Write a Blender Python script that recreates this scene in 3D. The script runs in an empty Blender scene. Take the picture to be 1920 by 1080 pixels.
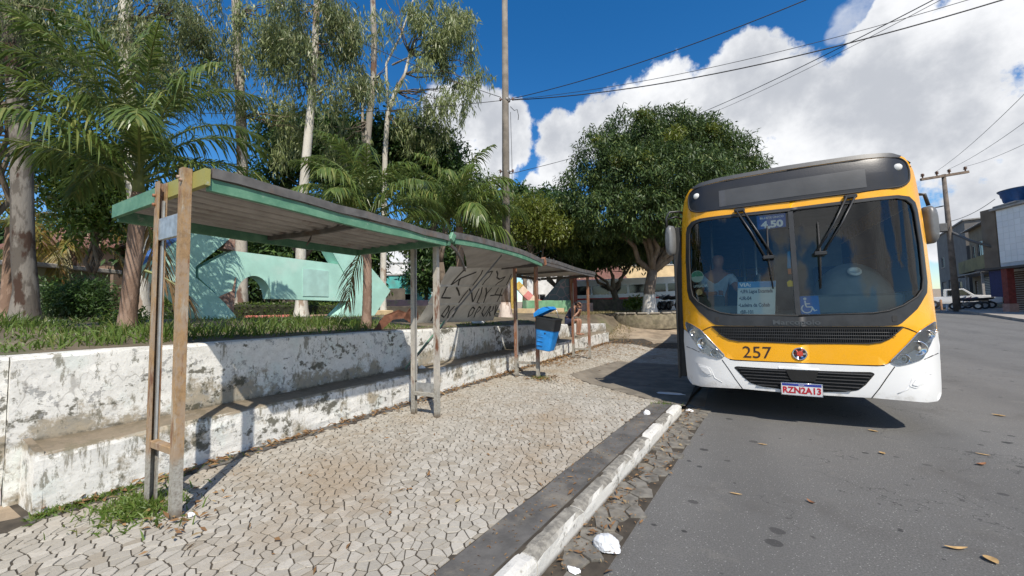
import bpy, bmesh, math, random
import numpy as np
from mathutils import Vector, Matrix
random.seed(7); RNG = np.random.default_rng(7)
S = bpy.context.scene
COL = S.collection
PI = math.pi

# ------------------------------------------------------------------ camera
CAM_H = 1.5
FOC = 722.0 / 1920.0
_yaw, _pitch, _roll = math.atan(400/722), math.atan(42.3/722), math.atan(0.0188)
_f0 = np.array([-math.sin(_yaw), math.cos(_yaw), 0.0]); _r0 = np.array([math.cos(_yaw), math.sin(_yaw), 0.0]); _u0 = np.array([0, 0, 1.0])
CF = _f0*math.cos(_pitch) + _u0*math.sin(_pitch); _up = _u0*math.cos(_pitch) - _f0*math.sin(_pitch)
CR = _r0*math.cos(_roll) - _up*math.sin(_roll); CU = _up*math.cos(_roll) + _r0*math.sin(_roll)
CC = np.array([0, 0, CAM_H])
cam = bpy.data.cameras.new("camera"); cam.sensor_width = 36; cam.lens = 36*FOC
cam.clip_start = 0.05; cam.clip_end = 3000
camo = bpy.data.objects.new("camera", cam); COL.objects.link(camo)
camo.matrix_world = Matrix(((CR[0], CU[0], -CF[0], 0), (CR[1], CU[1], -CF[1], 0), (CR[2], CU[2], -CF[2], CAM_H), (0, 0, 0, 1)))
S.camera = camo

def ray(px, py): return CF + CR*((px-960)/722.0) - CU*((py-540)/722.0)
def at(px, py, d): return CC + ray(px, py)*d           # a surveyed bearing and a distance give a place

# ------------------------------------------------------------------ sun and sky
SUNV = Vector((-0.60, 0.58, -1.0)).normalized()
sun = bpy.data.lights.new("sun", 'SUN'); sun.energy = 5.0; sun.angle = math.radians(0.53); sun.color = (1.0, 0.93, 0.82)
suno = bpy.data.objects.new("sun", sun); COL.objects.link(suno)
suno.rotation_euler = SUNV.to_track_quat('-Z', 'Y').to_euler(); suno.location = (30, -30, 50)
S.view_settings.view_transform = 'Standard'; S.view_settings.look = 'None'
S.view_settings.exposure = 0.12; S.view_settings.gamma = 1.0; S.view_settings.use_curve_mapping = False
S.cycles.max_bounces = 8; S.cycles.transparent_max_bounces = 24; S.cycles.sample_clamp_indirect = 6.0
S.cycles.use_denoising = True

world = bpy.data.worlds.new("World"); S.world = world; world.use_nodes = True
def build_sky():
    nt = world.node_tree; nt.nodes.clear(); N = nt.nodes.new; Lk = nt.links.new
    def val(x, sock):
        if isinstance(x, (int, float)): sock.default_value = x
        else: Lk(x, sock)
    def math_(op, a, b=None, c=None, clamp=False):
        n = N('ShaderNodeMath'); n.operation = op; n.use_clamp = clamp
        val(a, n.inputs[0])
        if b is not None: val(b, n.inputs[1])
        if c is not None: val(c, n.inputs[2])
        return n.outputs[0]
    out = N('ShaderNodeOutputWorld'); bg = N('ShaderNodeBackground'); Lk(bg.outputs[0], out.inputs[0])
    sky = N('ShaderNodeTexSky'); sky.sky_type = 'NISHITA'; sky.sun_disc = False
    sky.sun_elevation = math.radians(50.1); sky.sun_rotation = math.atan2(0.6, -0.58)
    sky.air_density = 1.0; sky.dust_density = 0.3; sky.ozone_density = 3.0; sky.altitude = 200
    hsv = N('ShaderNodeHueSaturation'); hsv.inputs['Saturation'].default_value = 1.36; hsv.inputs['Hue'].default_value = 0.502
    hsv.inputs['Value'].default_value = 0.142
    Lk(sky.outputs[0], hsv.inputs['Color'])
    tc = N('ShaderNodeTexCoord'); nrm = N('ShaderNodeVectorMath'); nrm.operation = 'NORMALIZE'; Lk(tc.outputs['Generated'], nrm.inputs[0])
    d = nrm.outputs[0]
    def fbm(scale, detail, rough, off=0.0):
        mp = N('ShaderNodeVectorMath'); mp.operation = 'ADD'; Lk(d, mp.inputs[0]); mp.inputs[1].default_value = (off, off*.7, -off)
        n = N('ShaderNodeTexNoise'); n.inputs['Scale'].default_value = scale; n.inputs['Detail'].default_value = detail; n.inputs['Roughness'].default_value = rough
        Lk(mp.outputs[0], n.inputs['Vector']); return n.outputs[0]
    n_big = fbm(5.0, 8, .52); n_mid = fbm(15, 10, .60, 3.1); n_fine = fbm(48, 8, .62, 5.7); n_sh = fbm(4.2, 5, .5, 9.3)
    def blob(v, r):
        v = np.array(v, float); v /= np.linalg.norm(v)
        dp = N('ShaderNodeVectorMath'); dp.operation = 'DOT_PRODUCT'; Lk(d, dp.inputs[0]); dp.inputs[1].default_value = tuple(v)
        k = 1.0/(1-math.cos(r))
        return math_('MULTIPLY_ADD', dp.outputs['Value'], k, -math.cos(r)*k)
    cumul = [(1395,150,80),(1330,215,95),(1460,190,85),(1240,205,90),(1180,230,85),(1550,235,95),(1130,250,75),(1060,270,60),(1040,330,45),(1000,345,28),
             (1640,260,170),(1625,150,70),(1700,110,110),(1800,90,130),(1880,60,110),(1760,250,170),(1900,240,100),(1960,330,120),(1850,400,90),(1760,440,70),
             (1560,360,130),(1420,360,130),(1700,20,60),(865,215,75),(930,250,75),(850,310,95),(935,300,62),(900,340,50),(800,300,70),(960,400,40),
             (1150,480,60),(760,500,60),(1080,480,60)]
    wisp = [(1600,40,45),(1640,15,60),(1570,65,26),(1690,-30,70)]
    def direc(px, py, r): 
        a = ray(px, py); return a, r/722.0/np.linalg.norm(a)**1.3
    acc = None
    items = [direc(*b) for b in cumul]
    # the same kind of fair-weather cloud goes on all round the horizon
    rr = random.Random(3)
    for az in range(0, 360, 24):
        a = math.radians(az + rr.uniform(-6, 6)); v = np.array([math.sin(a), math.cos(a), 0])
        if np.dot(v, _f0) > math.cos(math.radians(66)): continue
        for k in range(2):
            e = math.radians(rr.uniform(6, 34)); items.append((np.array([math.sin(a)*math.cos(e), math.cos(a)*math.cos(e), math.sin(e)]), rr.uniform(.08, .2)))
    items += [(np.array([.50, -1.0, .36]), .17), (np.array([.38, -1.0, .50]), .13), (np.array([.62, -1.0, .25]), .12), (np.array([.1, -1.0, .2]), .1)]
    for v, r in items:
        b = blob(v, r)
        if acc is None: acc = b
        else:
            n = N('ShaderNodeMath'); n.operation = 'SMOOTH_MAX'; Lk(acc, n.inputs[0]); Lk(b, n.inputs[1]); n.inputs[2].default_value = .25; acc = n.outputs[0]
    base = math_('MINIMUM', acc, 0.9)
    dens = math_('ADD', base, math_('MULTIPLY', math_('SUBTRACT', n_big, .5), 2.4))
    dens = math_('ADD', dens, math_('MULTIPLY', math_('SUBTRACT', n_mid, .5), 1.5)); dens = math_('ADD', dens, math_('MULTIPLY', math_('SUBTRACT', n_fine, .5), 0.7))
    mr = N('ShaderNodeMapRange'); mr.interpolation_type = 'SMOOTHSTEP'; Lk(dens, mr.inputs[0]); mr.inputs[1].default_value = .04; mr.inputs[2].default_value = .42
    alpha = mr.outputs[0]
    w = None
    for v, r in [direc(*b) for b in wisp]:
        b = blob(v, r); w = b if w is None else math_('MAXIMUM', w, b)
    wd = math_('ADD', math_('MINIMUM', w, .6), math_('MULTIPLY', math_('SUBTRACT', n_mid, .52), 2.0))
    mw = N('ShaderNodeMapRange'); mw.interpolation_type = 'SMOOTHSTEP'; Lk(wd, mw.inputs[0]); mw.inputs[1].default_value = .1; mw.inputs[2].default_value = 1.0; mw.inputs[4].default_value = .6
    alpha = math_('MAXIMUM', alpha, mw.outputs[0])
    # thick middle of the cloud is greyer than its sunlit rim
    thick = N('ShaderNodeMapRange'); thick.interpolation_type = 'SMOOTHSTEP'; Lk(math_('ADD', math_('MULTIPLY', math_('MINIMUM', dens, 1.2), .26), math_('ADD', math_('MULTIPLY', math_('SUBTRACT', n_sh, .47), 2.6), math_('MULTIPLY', math_('SUBTRACT', n_mid, .5), .9))), thick.inputs[0])
    thick.inputs[1].default_value = -.2; thick.inputs[2].default_value = .85
    cmix = N('ShaderNodeMix'); cmix.data_type = 'RGBA'; Lk(thick.outputs[0], cmix.inputs['Factor'])
    cmix.inputs['A'].default_value = (.93, .94, .96, 1); cmix.inputs['B'].default_value = (.52, .545, .595, 1)
    fin = N('ShaderNodeMix'); fin.data_type = 'RGBA'; Lk(alpha, fin.inputs['Factor']); Lk(hsv.outputs[0], fin.inputs['A']); Lk(cmix.outputs['Result'], fin.inputs['B'])
    Lk(fin.outputs['Result'], bg.inputs['Color']); bg.inputs['Strength'].default_value = 1.0
build_sky()

# ------------------------------------------------------------------ materials
def srgb(r, g, b):
    f = lambda c: (c/255/12.92) if c/255 <= .04045 else ((c/255+.055)/1.055)**2.4
    return (f(r), f(g), f(b))
class NT:
    def __init__(s, name):
        s.m = bpy.data.materials.new(name); s.m.use_nodes = True; s.t = s.m.node_tree
        s.bsdf = s.t.nodes['Principled BSDF']; s.out = s.t.nodes['Material Output']
        s.tc = s.t.nodes.new('ShaderNodeTexCoord')
    def n(s, k): return s.t.nodes.new(k)
    def l(s, a, b): s.t.links.new(a, b)
    def put(s, x, sock):
        if hasattr(x, 'links'): s.l(x, sock)
        elif isinstance(x, tuple) and len(x) == 3 and sock.type == 'RGBA': sock.default_value = (*x, 1)
        else: sock.default_value = x
    def coord(s, kind='Object', scale=(1, 1, 1), loc=(0, 0, 0)):
        mp = s.n('ShaderNodeMapping'); s.l(s.tc.outputs[kind], mp.inputs[0]); mp.inputs['Scale'].default_value = scale; mp.inputs['Location'].default_value = loc
        return mp.outputs[0]
    def noise(s, scale, detail=4, rough=.55, stretch=(1, 1, 1), loc=(0, 0, 0), kind='Object', dist=0):
        n = s.n('ShaderNodeTexNoise'); s.l(s.coord(kind, stretch, loc), n.inputs['Vector']); n.inputs['Scale'].default_value = scale
        n.inputs['Detail'].default_value = detail; n.inputs['Roughness'].default_value = rough; n.inputs['Distortion'].default_value = dist
        return n.outputs[0]
    def voro(s, scale, feature='F1', stretch=(1, 1, 1), rand=1, out='Distance', loc=(0, 0, 0)):
        n = s.n('ShaderNodeTexVoronoi'); n.feature = feature; s.l(s.coord('Object', stretch, loc), n.inputs['Vector']); n.inputs['Scale'].default_value = scale
        n.inputs['Randomness'].default_value = rand; return n.outputs[out]
    def rng(s, v, a, b, c=0., d=1., smooth=True):
        n = s.n('ShaderNodeMapRange'); n.interpolation_type = 'SMOOTHSTEP' if smooth else 'LINEAR'; s.put(v, n.inputs[0])
        for i, x in enumerate((a, b, c, d)): n.inputs[i+1].default_value = x
        return n.outputs[0]
    def mix(s, f, a, b, mode='MIX'):
        n = s.n('ShaderNodeMix'); n.data_type = 'RGBA'; n.blend_type = mode; s.put(f, n.inputs['Factor']); s.put(a, n.inputs['A']); s.put(b, n.inputs['B']); return n.outputs['Result']
    def mth(s, op, a, b=0.):
        n = s.n('ShaderNodeMath'); n.operation = op; s.put(a, n.inputs[0]); s.put(b, n.inputs[1]); return n.outputs[0]
    def xyz(s, i, kind='Object'):
        n = s.n('ShaderNodeSeparateXYZ'); s.l(s.tc.outputs[kind], n.inputs[0]); return n.outputs[i]
    def island(s):
        n = s.n('ShaderNodeNewGeometry'); return n.outputs['Random Per Island']
    def objrand(s):
        n = s.n('ShaderNodeObjectInfo'); return n.outputs['Random']
    def fin(s, col, rough=.6, metal=0., spec=.5, bump=None, bstr=.3, bdist=.01, **kw):
        b = s.bsdf; s.put(col, b.inputs['Base Color']); s.put(rough, b.inputs['Roughness']); b.inputs['Metallic'].default_value = metal
        b.inputs['Specular IOR Level'].default_value = spec
        for k, v in kw.items(): s.put(v, b.inputs[k.replace('_', ' ')])
        if bump is not None:
            n = s.n('ShaderNodeBump'); s.l(bump, n.inputs['Height']); n.inputs['Strength'].default_value = bstr; n.inputs['Distance'].default_value = bdist
            s.l(n.outputs[0], b.inputs['Normal'])
        return s.m
def simple(name, col, rough=.6, metal=0., spec=.5, var=.18, scale=6., bstr=.12, bdist=.004, dirt=None, **kw):
    t = NT(name); n = t.noise(scale, 5); d = tuple(c*(1-var) for c in col); l = tuple(min(1, c*(1+var*.6)) for c in col)
    c = t.mix(t.rng(n, .3, .7), d, l)
    if dirt: c = t.mix(t.mth('MULTIPLY', t.rng(t.noise(scale*.45, 7, .65, loc=(3, 1, 7)), .5, .72), dirt[1]), c, dirt[0])
    return t.fin(c, rough, metal, spec, t.noise(scale*9, 4), bstr, bdist, **kw)
def leafmat(name, c1, c2, c3=None, trans=.3, rough=.45, spec=.5):
    t = NT(name); r = t.island(); c = t.mix(t.rng(r, 0, .75, smooth=False), c1, c2)
    if c3: c = t.mix(t.rng(r, .78, .95), c, c3)
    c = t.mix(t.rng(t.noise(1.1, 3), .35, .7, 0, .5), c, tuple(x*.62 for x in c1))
    t.fin(c, rough, 0, spec)
    tr = t.n('ShaderNodeBsdfTranslucent'); t.put(t.mix(.5, c, tuple(min(1, x*1.7) for x in c2)), tr.inputs[0])
    ms = t.n('ShaderNodeMixShader'); ms.inputs[0].default_value = trans; t.l(t.bsdf.outputs[0], ms.inputs[1]); t.l(tr.outputs[0], ms.inputs[2]); t.l(ms.outputs[0], t.out.inputs[0])
    return t.m
def glassmat(name, tint, refl=1.0, rough=.0, base=0.03):
    t = NT(name); tr = t.n('ShaderNodeBsdfTransparent'); tr.inputs[0].default_value = (*tint, 1)
    gl = t.n('ShaderNodeBsdfGlossy'); gl.inputs['Roughness'].default_value = rough; gl.inputs[0].default_value = (refl, refl, refl, 1)
    fr = t.n('ShaderNodeFresnel'); fr.inputs[0].default_value = 1.5
    f = t.rng(fr.outputs[0], 0, 1, base, 1, smooth=False)
    ms = t.n('ShaderNodeMixShader'); t.l(f, ms.inputs[0]); t.l(tr.outputs[0], ms.inputs[1]); t.l(gl.outputs[0], ms.inputs[2]); t.l(ms.outputs[0], t.out.inputs[0])
    return t.m

# ------------------------------------------------------------------ objects
def wloc(o):
    v = Vector((0, 0, 0))
    while o is not None: v = v + o.location; o = o.parent
    return v
def tag(o, label=None, cat=None, group=None, kind=None):
    if label: o['label'] = label
    if cat: o['category'] = cat
    if group: o['group'] = group
    if kind: o['kind'] = kind
    return o
def thing(name, label, cat, loc, group=None):
    o = bpy.data.objects.new(name, None); o.empty_display_size = .1; COL.objects.link(o); o.location = Vector([float(x) for x in loc])
    return tag(o, label, cat, group)
def copy_tree(o, parent=None):
    c = o.copy(); COL.objects.link(c); c.parent = parent
    for ch in list(o.children): copy_tree(ch, c)
    return c
def np_mesh(name, V, faces, mats, parent=None, smooth=False, mi=None):
    V = np.asarray(V, np.float32)
    if parent is not None: V = V - np.array(wloc(parent), np.float32)
    me = bpy.data.meshes.new(name)
    if isinstance(faces, np.ndarray):
        k = faces.shape[1]; nf = len(faces)
        me.vertices.add(len(V)); me.vertices.foreach_set('co', V.ravel())
        me.loops.add(nf*k); me.loops.foreach_set('vertex_index', faces.astype(np.int32).ravel())
        me.polygons.add(nf); me.polygons.foreach_set('loop_start', np.arange(0, nf*k, k, dtype=np.int32))
        me.update(calc_edges=True); me.validate()
    else:
        me.from_pydata([tuple(map(float, v)) for v in V], [], faces); me.update()
    for m in (mats if isinstance(mats, (list, tuple)) else [mats]): me.materials.append(m)
    if mi is not None: me.polygons.foreach_set('material_index', np.asarray(mi, np.int32))
    if isinstance(smooth, bool):
        if smooth: me.polygons.foreach_set('use_smooth', np.ones(len(me.polygons), bool))
    else: me.polygons.foreach_set('use_smooth', np.asarray(smooth, bool))
    o = bpy.data.objects.new(name, me); COL.objects.link(o)
    if parent is not None: o.parent = parent
    return o
class MB:
    def __init__(s): s.v = []; s.f = []; s.m = []; s.s = []
    def add(s, vs, fs, mi=0, sm=False):
        b = len(s.v); s.v += [tuple(map(float, v)) for v in vs]; s.f += [tuple(i+b for i in f) for f in fs]; s.m += [mi]*len(fs); s.s += [sm]*len(fs); return s
    def box(s, c, size, bev=0.0, rot=None, mi=0):
        hx, hy, hz = [x/2 for x in size]; vs = []; fs = []
        if bev <= 0:
            vs = [(x, y, z) for z in (-hz, hz) for y in (-hy, hy) for x in (-hx, hx)]
            fs = [(0, 2, 3, 1), (4, 5, 7, 6), (0, 1, 5, 4), (2, 6, 7, 3), (0, 4, 6, 2), (1, 3, 7, 5)]
        else:
            b = min(bev, hx*.9, hy*.9, hz*.9); bm = bmesh.new(); bmesh.ops.create_cube(bm, size=1)
            for v in bm.verts: v.co = Vector((v.co.x*size[0], v.co.y*size[1], v.co.z*size[2]))
            bmesh.ops.bevel(bm, geom=list(bm.edges), offset=b, segments=1, affect='EDGES'); bm.verts.index_update()
            vs = [tuple(v.co) for v in bm.verts]; fs = [tuple(v.index for v in f.verts) for f in bm.faces]; bm.free()
        if rot is not None: vs = [tuple(rot @ Vector(v)) for v in vs]
        vs = [(v[0]+c[0], v[1]+c[1], v[2]+c[2]) for v in vs]
        return s.add(vs, fs, mi)
    def bar(s, a, b, w, h, bev=0.0, mi=0, up=(0, 0, 1)):
        a = Vector(a); b = Vector(b); d = (b-a); L = d.length; d.normalize(); u = Vector(up)
        if abs(d.dot(u)) > .98: u = Vector((1, 0, 0))
        x = d.cross(u).normalized(); z = x.cross(d).normalized()
        R = Matrix((x, d, z)).transposed()
        return s.box((a+b)/2, (w, L, h), bev, R, mi)
    def tube(s, pts, r, n=8, cap=True, mi=0, sm=True):
        P = [Vector([float(q) for q in p]) for p in pts]; R = r if isinstance(r, (list, tuple, np.ndarray)) else [r]*len(P)
        t0 = (P[1]-P[0]).normalized(); ref = Vector((0, 0, 1)) if abs(t0.z) < .9 else Vector((1, 0, 0)); u = t0.cross(ref).normalized(); vs = []
        for i, p in enumerate(P):
            t = (P[min(i+1, len(P)-1)]-P[max(i-1, 0)]).normalized(); u = (u - t*u.dot(t)).normalized(); w = t.cross(u)
            for k in range(n):
                a = 2*PI*k/n; vs.append(p + (u*math.cos(a)+w*math.sin(a))*float(R[i]))
        fs = [(i*n+k, i*n+(k+1) % n, (i+1)*n+(k+1) % n, (i+1)*n+k) for i in range(len(P)-1) for k in range(n)]
        b = len(s.v); s.add(vs, fs, mi, sm)
        if cap: s._cap(b, n, len(P), mi)
        return s
    def _cap(s, b, n, m, mi):
        s.f += [tuple(b+i for i in range(n-1, -1, -1)), tuple(b+i for i in range((m-1)*n, m*n))]; s.m += [mi]*2; s.s += [False]*2
    def lathe(s, prof, c=(0, 0, 0), n=20, axis='z', mi=0, sm=True, rot=None):
        vs = []
        for r, h in prof:
            for k in range(n):
                a = 2*PI*k/n; v = (r*math.cos(a), r*math.sin(a), h)
                if axis == 'y': v = (v[0], h, v[1])
                elif axis == 'x': v = (h, v[0], v[1])
                if rot is not None: v = tuple(rot @ Vector(v))
                vs.append((v[0]+c[0], v[1]+c[1], v[2]+c[2]))
        fs = [(i*n+k, i*n+(k+1) % n, (i+1)*n+(k+1) % n, (i+1)*n+k) for i in range(len(prof)-1) for k in range(n)]
        return s.add(vs, fs, mi, sm)
    def prism(s, poly, f0, f1, mi=0):
        """poly: 2D points; f0, f1 map a 2D point to the two faces"""
        n = len(poly); vs = [f0(*p) for p in poly] + [f1(*p) for p in poly]
        fs = [tuple(range(n)), tuple(range(2*n-1, n-1, -1))] + [(i, (i+1) % n, n+(i+1) % n, n+i) for i in range(n)]
        return s.add(vs, fs, mi)
    def build(s, name, mats, parent=None):
        o = np_mesh(name, np.array(s.v), s.f, mats, parent, smooth=s.s, mi=s.m)
        bm = bmesh.new(); bm.from_mesh(o.data); bmesh.ops.recalc_face_normals(bm, faces=bm.faces); bm.to_mesh(o.data); bm.free()
        return o
def sm01(t): t = min(1, max(0, t)); return t*t*(3-2*t)
def fnoise(x, y, s=1.0):
    return (math.sin(x*1.7*s+y*2.3*s)+math.sin(x*3.1*s-y*1.3*s+1.7)+math.sin(-x*2.2*s+y*4.1*s+.6))/3
def text_pts(txt, size, spacing=1.0, bold=0.0, align='CENTER', sx=1.0):
    """flat lettering as verts (x, y) and faces, from the built-in font"""
    cu = bpy.data.curves.new("lettering", 'FONT'); cu.body = txt; cu.size = size; cu.align_x = align; cu.align_y = 'CENTER'; cu.space_character = spacing; cu.offset = bold; cu.resolution_u = 3
    o = bpy.data.objects.new("lettering", cu); COL.objects.link(o)
    me = bpy.data.meshes.new_from_object(o.evaluated_get(bpy.context.evaluated_depsgraph_get()))
    vs = [(v.co.x*sx, v.co.y) for v in me.vertices]; fs = [tuple(p.vertices) for p in me.polygons]
    bpy.data.objects.remove(o); bpy.data.curves.remove(cu); bpy.data.meshes.remove(me)
    return vs, fs
# ------------------------------------------------------------------ ground, road, pavement
def hill(y):
    t = max(0.0, y-14.0); return .027*t*t/(t+4.0)
def s5(y): return sm01((y-5.75)/.8)
def pav(x, y):
    """top of the pavement: drops to the road at the driveway in front of the bus"""
    ramp = s5(y)*sm01((x+3.3)/.9)
    return .14*(1-ramp) + .012*ramp + hill(y)
def kerb_x(y): return -.99+.095*(y-2.0)          # outer face of the kerb
def right_kerb(y): return 13.8+.19*(y-30.9)

def asphalt():
    t = NT('asphalt')
    g = t.noise(95, 6, .8); big = t.noise(.55, 5, .6); c = t.mix(t.rng(big, .35, .7), (.100, .098, .093), (.128, .125, .118))
    c = t.mix(t.rng(g, .38, .68), c, (.205, .20, .188), 'MIX')
    c = t.mix(t.rng(t.noise(150, 3, .8), .58, .68, 0, .6), c, (.05, .05, .05))
    sp = t.voro(42, rand=1); c = t.mix(t.rng(sp, .10, .17, .8, 0), c, (.46, .45, .42))           # pale grit
    # oil drips and patches
    st = t.voro(4.3, stretch=(1, 1.2, 1)); rnd = t.voro(4.3, stretch=(1, 1.2, 1), out='Color')
    sep = t.n('ShaderNodeSeparateColor'); t.l(rnd, sep.inputs[0])
    wob = t.mth('ADD', st, t.mth('MULTIPLY', t.mth('SUBTRACT', t.noise(14, 3), .5), .12))
    rad = t.mth('MULTIPLY', t.rng(sep.outputs[0], .42, 1, 0.0, .30, smooth=False), t.rng(t.noise(.8, 3, .6, loc=(7, 3, 0)), .42, .58, .25, 1))
    drop = t.rng(t.mth('SUBTRACT', wob, rad), -.02, .012, 1, 0)
    c = t.mix(t.mth('MULTIPLY', drop, t.rng(sep.outputs[1], 0, 1, .5, 1, smooth=False)), c, (.036, .035, .035))
    st2 = t.voro(10.5); rn2 = t.voro(10.5, out='Color'); sp2 = t.n('ShaderNodeSeparateColor'); t.l(rn2, sp2.inputs[0])
    d2 = t.rng(t.mth('SUBTRACT', st2, t.mth('MULTIPLY', t.rng(sp2.outputs[0], .66, 1, 0, .26, smooth=False), t.rng(t.noise(1.3, 3, .6, loc=(1, 8, 0)), .46, .6))), -.02, .01, 1, 0)
    c = t.mix(t.mth('MULTIPLY', d2, .85), c, (.034, .034, .035))
    c = t.mix(t.rng(t.noise(1.0, 5, .6, loc=(4, 2, 0)), .55, .75, 0, .5), c, (.085, .078, .07))
    c = t.mix(t.rng(t.noise(.35, 6, .7, stretch=(5, .5, 1)), .5, .8, 0, .35), c, (.16, .156, .147))
    cr = t.mth('ABSOLUTE', t.mth('SUBTRACT', t.noise(.55, 6, .62, dist=.4, loc=(9, 4, 0)), .5)); crk = t.mth('MULTIPLY', t.rng(cr, .0005, .0032, 1, 0), t.rng(t.noise(.4, 2, .5, loc=(2, 2, 0)), .5, .56)); c = t.mix(t.mth('MULTIPLY', crk, .75), c, (.03, .03, .03))
    ln = t.mth('SINE', t.mth('ADD', t.mth('MULTIPLY', t.xyz(0), 3.4), t.mth('MULTIPLY', t.noise(.3, 2), 2.5))); c = t.mix(t.rng(ln, .1, 1, 0, .22), c, (.075, .073, .07)); c = t.mix(t.mth('MULTIPLY', t.rng(t.noise(2.6, 8, .75, loc=(6, 6, 0)), .56, .66), .35), c, (.20, .19, .17))
    return t.fin(c, .86, 0, .35, t.noise(130, 6, .8), .9, .008)
M_ASPH = asphalt()
M_MORTAR = simple('joint_sand', (.060, .049, .036), .95, var=.4, scale=9)
def stone_mat():
    t = NT('limestone_paving'); r = t.objrand(); r2 = t.island(); rr = t.mth('FRACT', t.mth('ADD', r, r2))
    c = t.mix(rr, (.33, .305, .258), (.455, .425, .368)); c = t.mix(t.rng(t.mth('FRACT', t.mth('MULTIPLY', rr, 7.3)), .90, .97), c, (.31, .275, .22))
    c = t.mix(t.rng(t.noise(.8, 5, .65), .44, .72, 0, .7), c, (.30, .225, .145))
    c = t.mix(t.rng(t.noise(38, 5, .7), .5, .75, 0, .5), c, (.21, .185, .145))
    return t.fin(c, .82, 0, .3, t.noise(55, 6, .65), .45, .008)
M_STONE = stone_mat()
M_DKCONC = simple('dark_cement', (.105, .10, .093), .9, var=.35, scale=5, bstr=.4, bdist=.01, dirt=((.26, .23, .18), .6))
M_COBBLE = simple('basalt_cobble', (.17, .158, .135), .85, var=.4, scale=12, bstr=.5, bdist=.01, dirt=((.25, .21, .15), .7))
M_EARTH = simple('bare_earth', (.30, .235, .165), .95, var=.35, scale=2.2, bstr=.5, bdist=.03, dirt=((.40, .34, .25), .7))
M_SOIL = simple('plaza_soil', (.155, .125, .085), .95, var=.4, scale=1.6, bstr=.5, bdist=.03, dirt=((.10, .13, .045), .8))

def sheet(name, xs, ys, zf, m, kind='structure'):
    V = [(x(y) if callable(x) else x, y, 0) for y in ys for x in xs]; V = [(a, b, zf(a, b)) for a, b, _ in V]; n = len(xs)
    F = np.array([(j*n+i, j*n+i+1, (j+1)*n+i+1, (j+1)*n+i) for j in range(len(ys)-1) for i in range(n-1)])
    return tag(np_mesh(name, V, F, m, smooth=True), kind=kind)
def base_z(x, y): return hill(y) - .03
YS = [-30, -15, -8] + [float(v) for v in np.arange(-4, 40, 1.0)] + [45, 50, 60, 75, 100, 150, 250, 500, 1200]
sheet('ground', [-1200, -300, -100, -60, -40, -25, -15, -8, -4.5, -2, 0, 3, 8, 15, 25, 40, 80, 300, 1200], YS, base_z, M_EARTH)
sheet('road', [lambda y: kerb_x(min(y, 5.9))+.27 if y < 16 else kerb_x(5.9)+.27+(y-16)*.15, 1.5, 4, 7, lambda y: right_kerb(y) if y < 150 else right_kerb(150)], [v for v in YS if v <= 150], lambda x, y: hill(y), M_ASPH)

# plaza behind the planter wall: level, and sloping down to the pavement beyond the wall's end
def plaza_z(x, y):
    p = pav(x, y) - .02
    s = 1.0 if x < -5.2 else sm01((y-16.6)/(6.5+1.2*max(0, x+4.6)))
    return p*(1-s) + (1.27+.16*sm01((-x-6)/3) + .035*fnoise(x, y, .6) + .01*max(0, y-22))*s
# keep the level part clear of the wall
xs_p = [-160, -90, -60, -45, -35] + [float(v) for v in np.arange(-28, -5, 1.0)] + [-4.78]
ys_p = [-40, -20, -10] + [float(v) for v in np.arange(-5, 40, .8)] + [45, 60, 90, 150]
sheet('plaza_ground', xs_p, ys_p, lambda x, y: (1.2 - .055*max(0, min(y, 17)-4)*.5 if x > -5.2 else plaza_z(x, y)) if y < 17 else plaza_z(x, y), M_SOIL)
sheet('dirt_bank', [-4.78, -4.3, -3.6, -3, -2.4, -1.8, -1.2, -.8], [float(v) for v in np.arange(16.2, 42, .7)], plaza_z, M_EARTH)

# pavement bed with the stones laid in it
pvm = sheet('pavement', [-12, -7, -5, -4.3, -3.8, -3.4]+[float(v) for v in np.arange(-3.3, -1.35, .1)]+[lambda y: kerb_x(y)-.08],
            [float(v) for v in np.arange(-4, 5, .3)]+[float(v) for v in np.arange(5, 8, .1)]+[float(v) for v in np.arange(8, 18.1, .3)], lambda x, y: pav(x, y)-.0032 if x > -4.4 else .126+hill(y), M_MORTAR)
sheet('dirt_patch', [-7, -5.5, -4.9, -4.34], [float(v) for v in np.arange(-3, .75, .2)]+[.745], lambda x, y: .134+.004*fnoise(x, y, 4), M_EARTH)
def band_x(y): return kerb_x(y)-.105-.27
def clip(poly, nx, ny, c):
    out = []; n = len(poly)
    for i in range(n):
        p = poly[i]; q = poly[(i+1) % n]; dp = nx*p[0]+ny*p[1]-c; dq = nx*q[0]+ny*q[1]-c
        if dp <= 0: out.append(p)
        if (dp < 0 < dq) or (dq < 0 < dp):
            t = dp/(dp-dq); out.append((p[0]+(q[0]-p[0])*t, p[1]+(q[1]-p[1])*t))
    return out
def voronoi_cells(x0, x1, y0, y1, st, jit, keep, sy=1.0):
    nx = int((x1-x0)/st); ny = int((y1-y0)/(st*sy)); P = {}
    for j in range(-2, ny+3):
        for i in range(-2, nx+3):
            P[i, j] = (x0+(i+.5+.5*(j % 2)+random.uniform(-jit, jit))*st, y0+(j+.5+random.uniform(-jit, jit))*st*sy)
    out = []
    for j in range(ny+1):
        for i in range(nx+1):
            p = P[i, j]
            if not keep(*p): continue
            poly = [(p[0]-st*1.6, p[1]-st*1.6), (p[0]+st*1.6, p[1]-st*1.6), (p[0]+st*1.6, p[1]+st*1.6), (p[0]-st*1.6, p[1]+st*1.6)]
            for dj in (-2, -1, 0, 1, 2):
                for di in (-2, -1, 0, 1, 2):
                    if di == 0 and dj == 0: continue
                    q = P.get((i+di, j+dj))
                    if q is None: continue
                    ax, ay = q[0]-p[0], q[1]-p[1]
                    poly = clip(poly, ax, ay, (ax*(p[0]+q[0])+ay*(p[1]+q[1]))/2)
                    if len(poly) < 3: break
            if len(poly) >= 3: out.append((p, poly))
    return out
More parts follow.
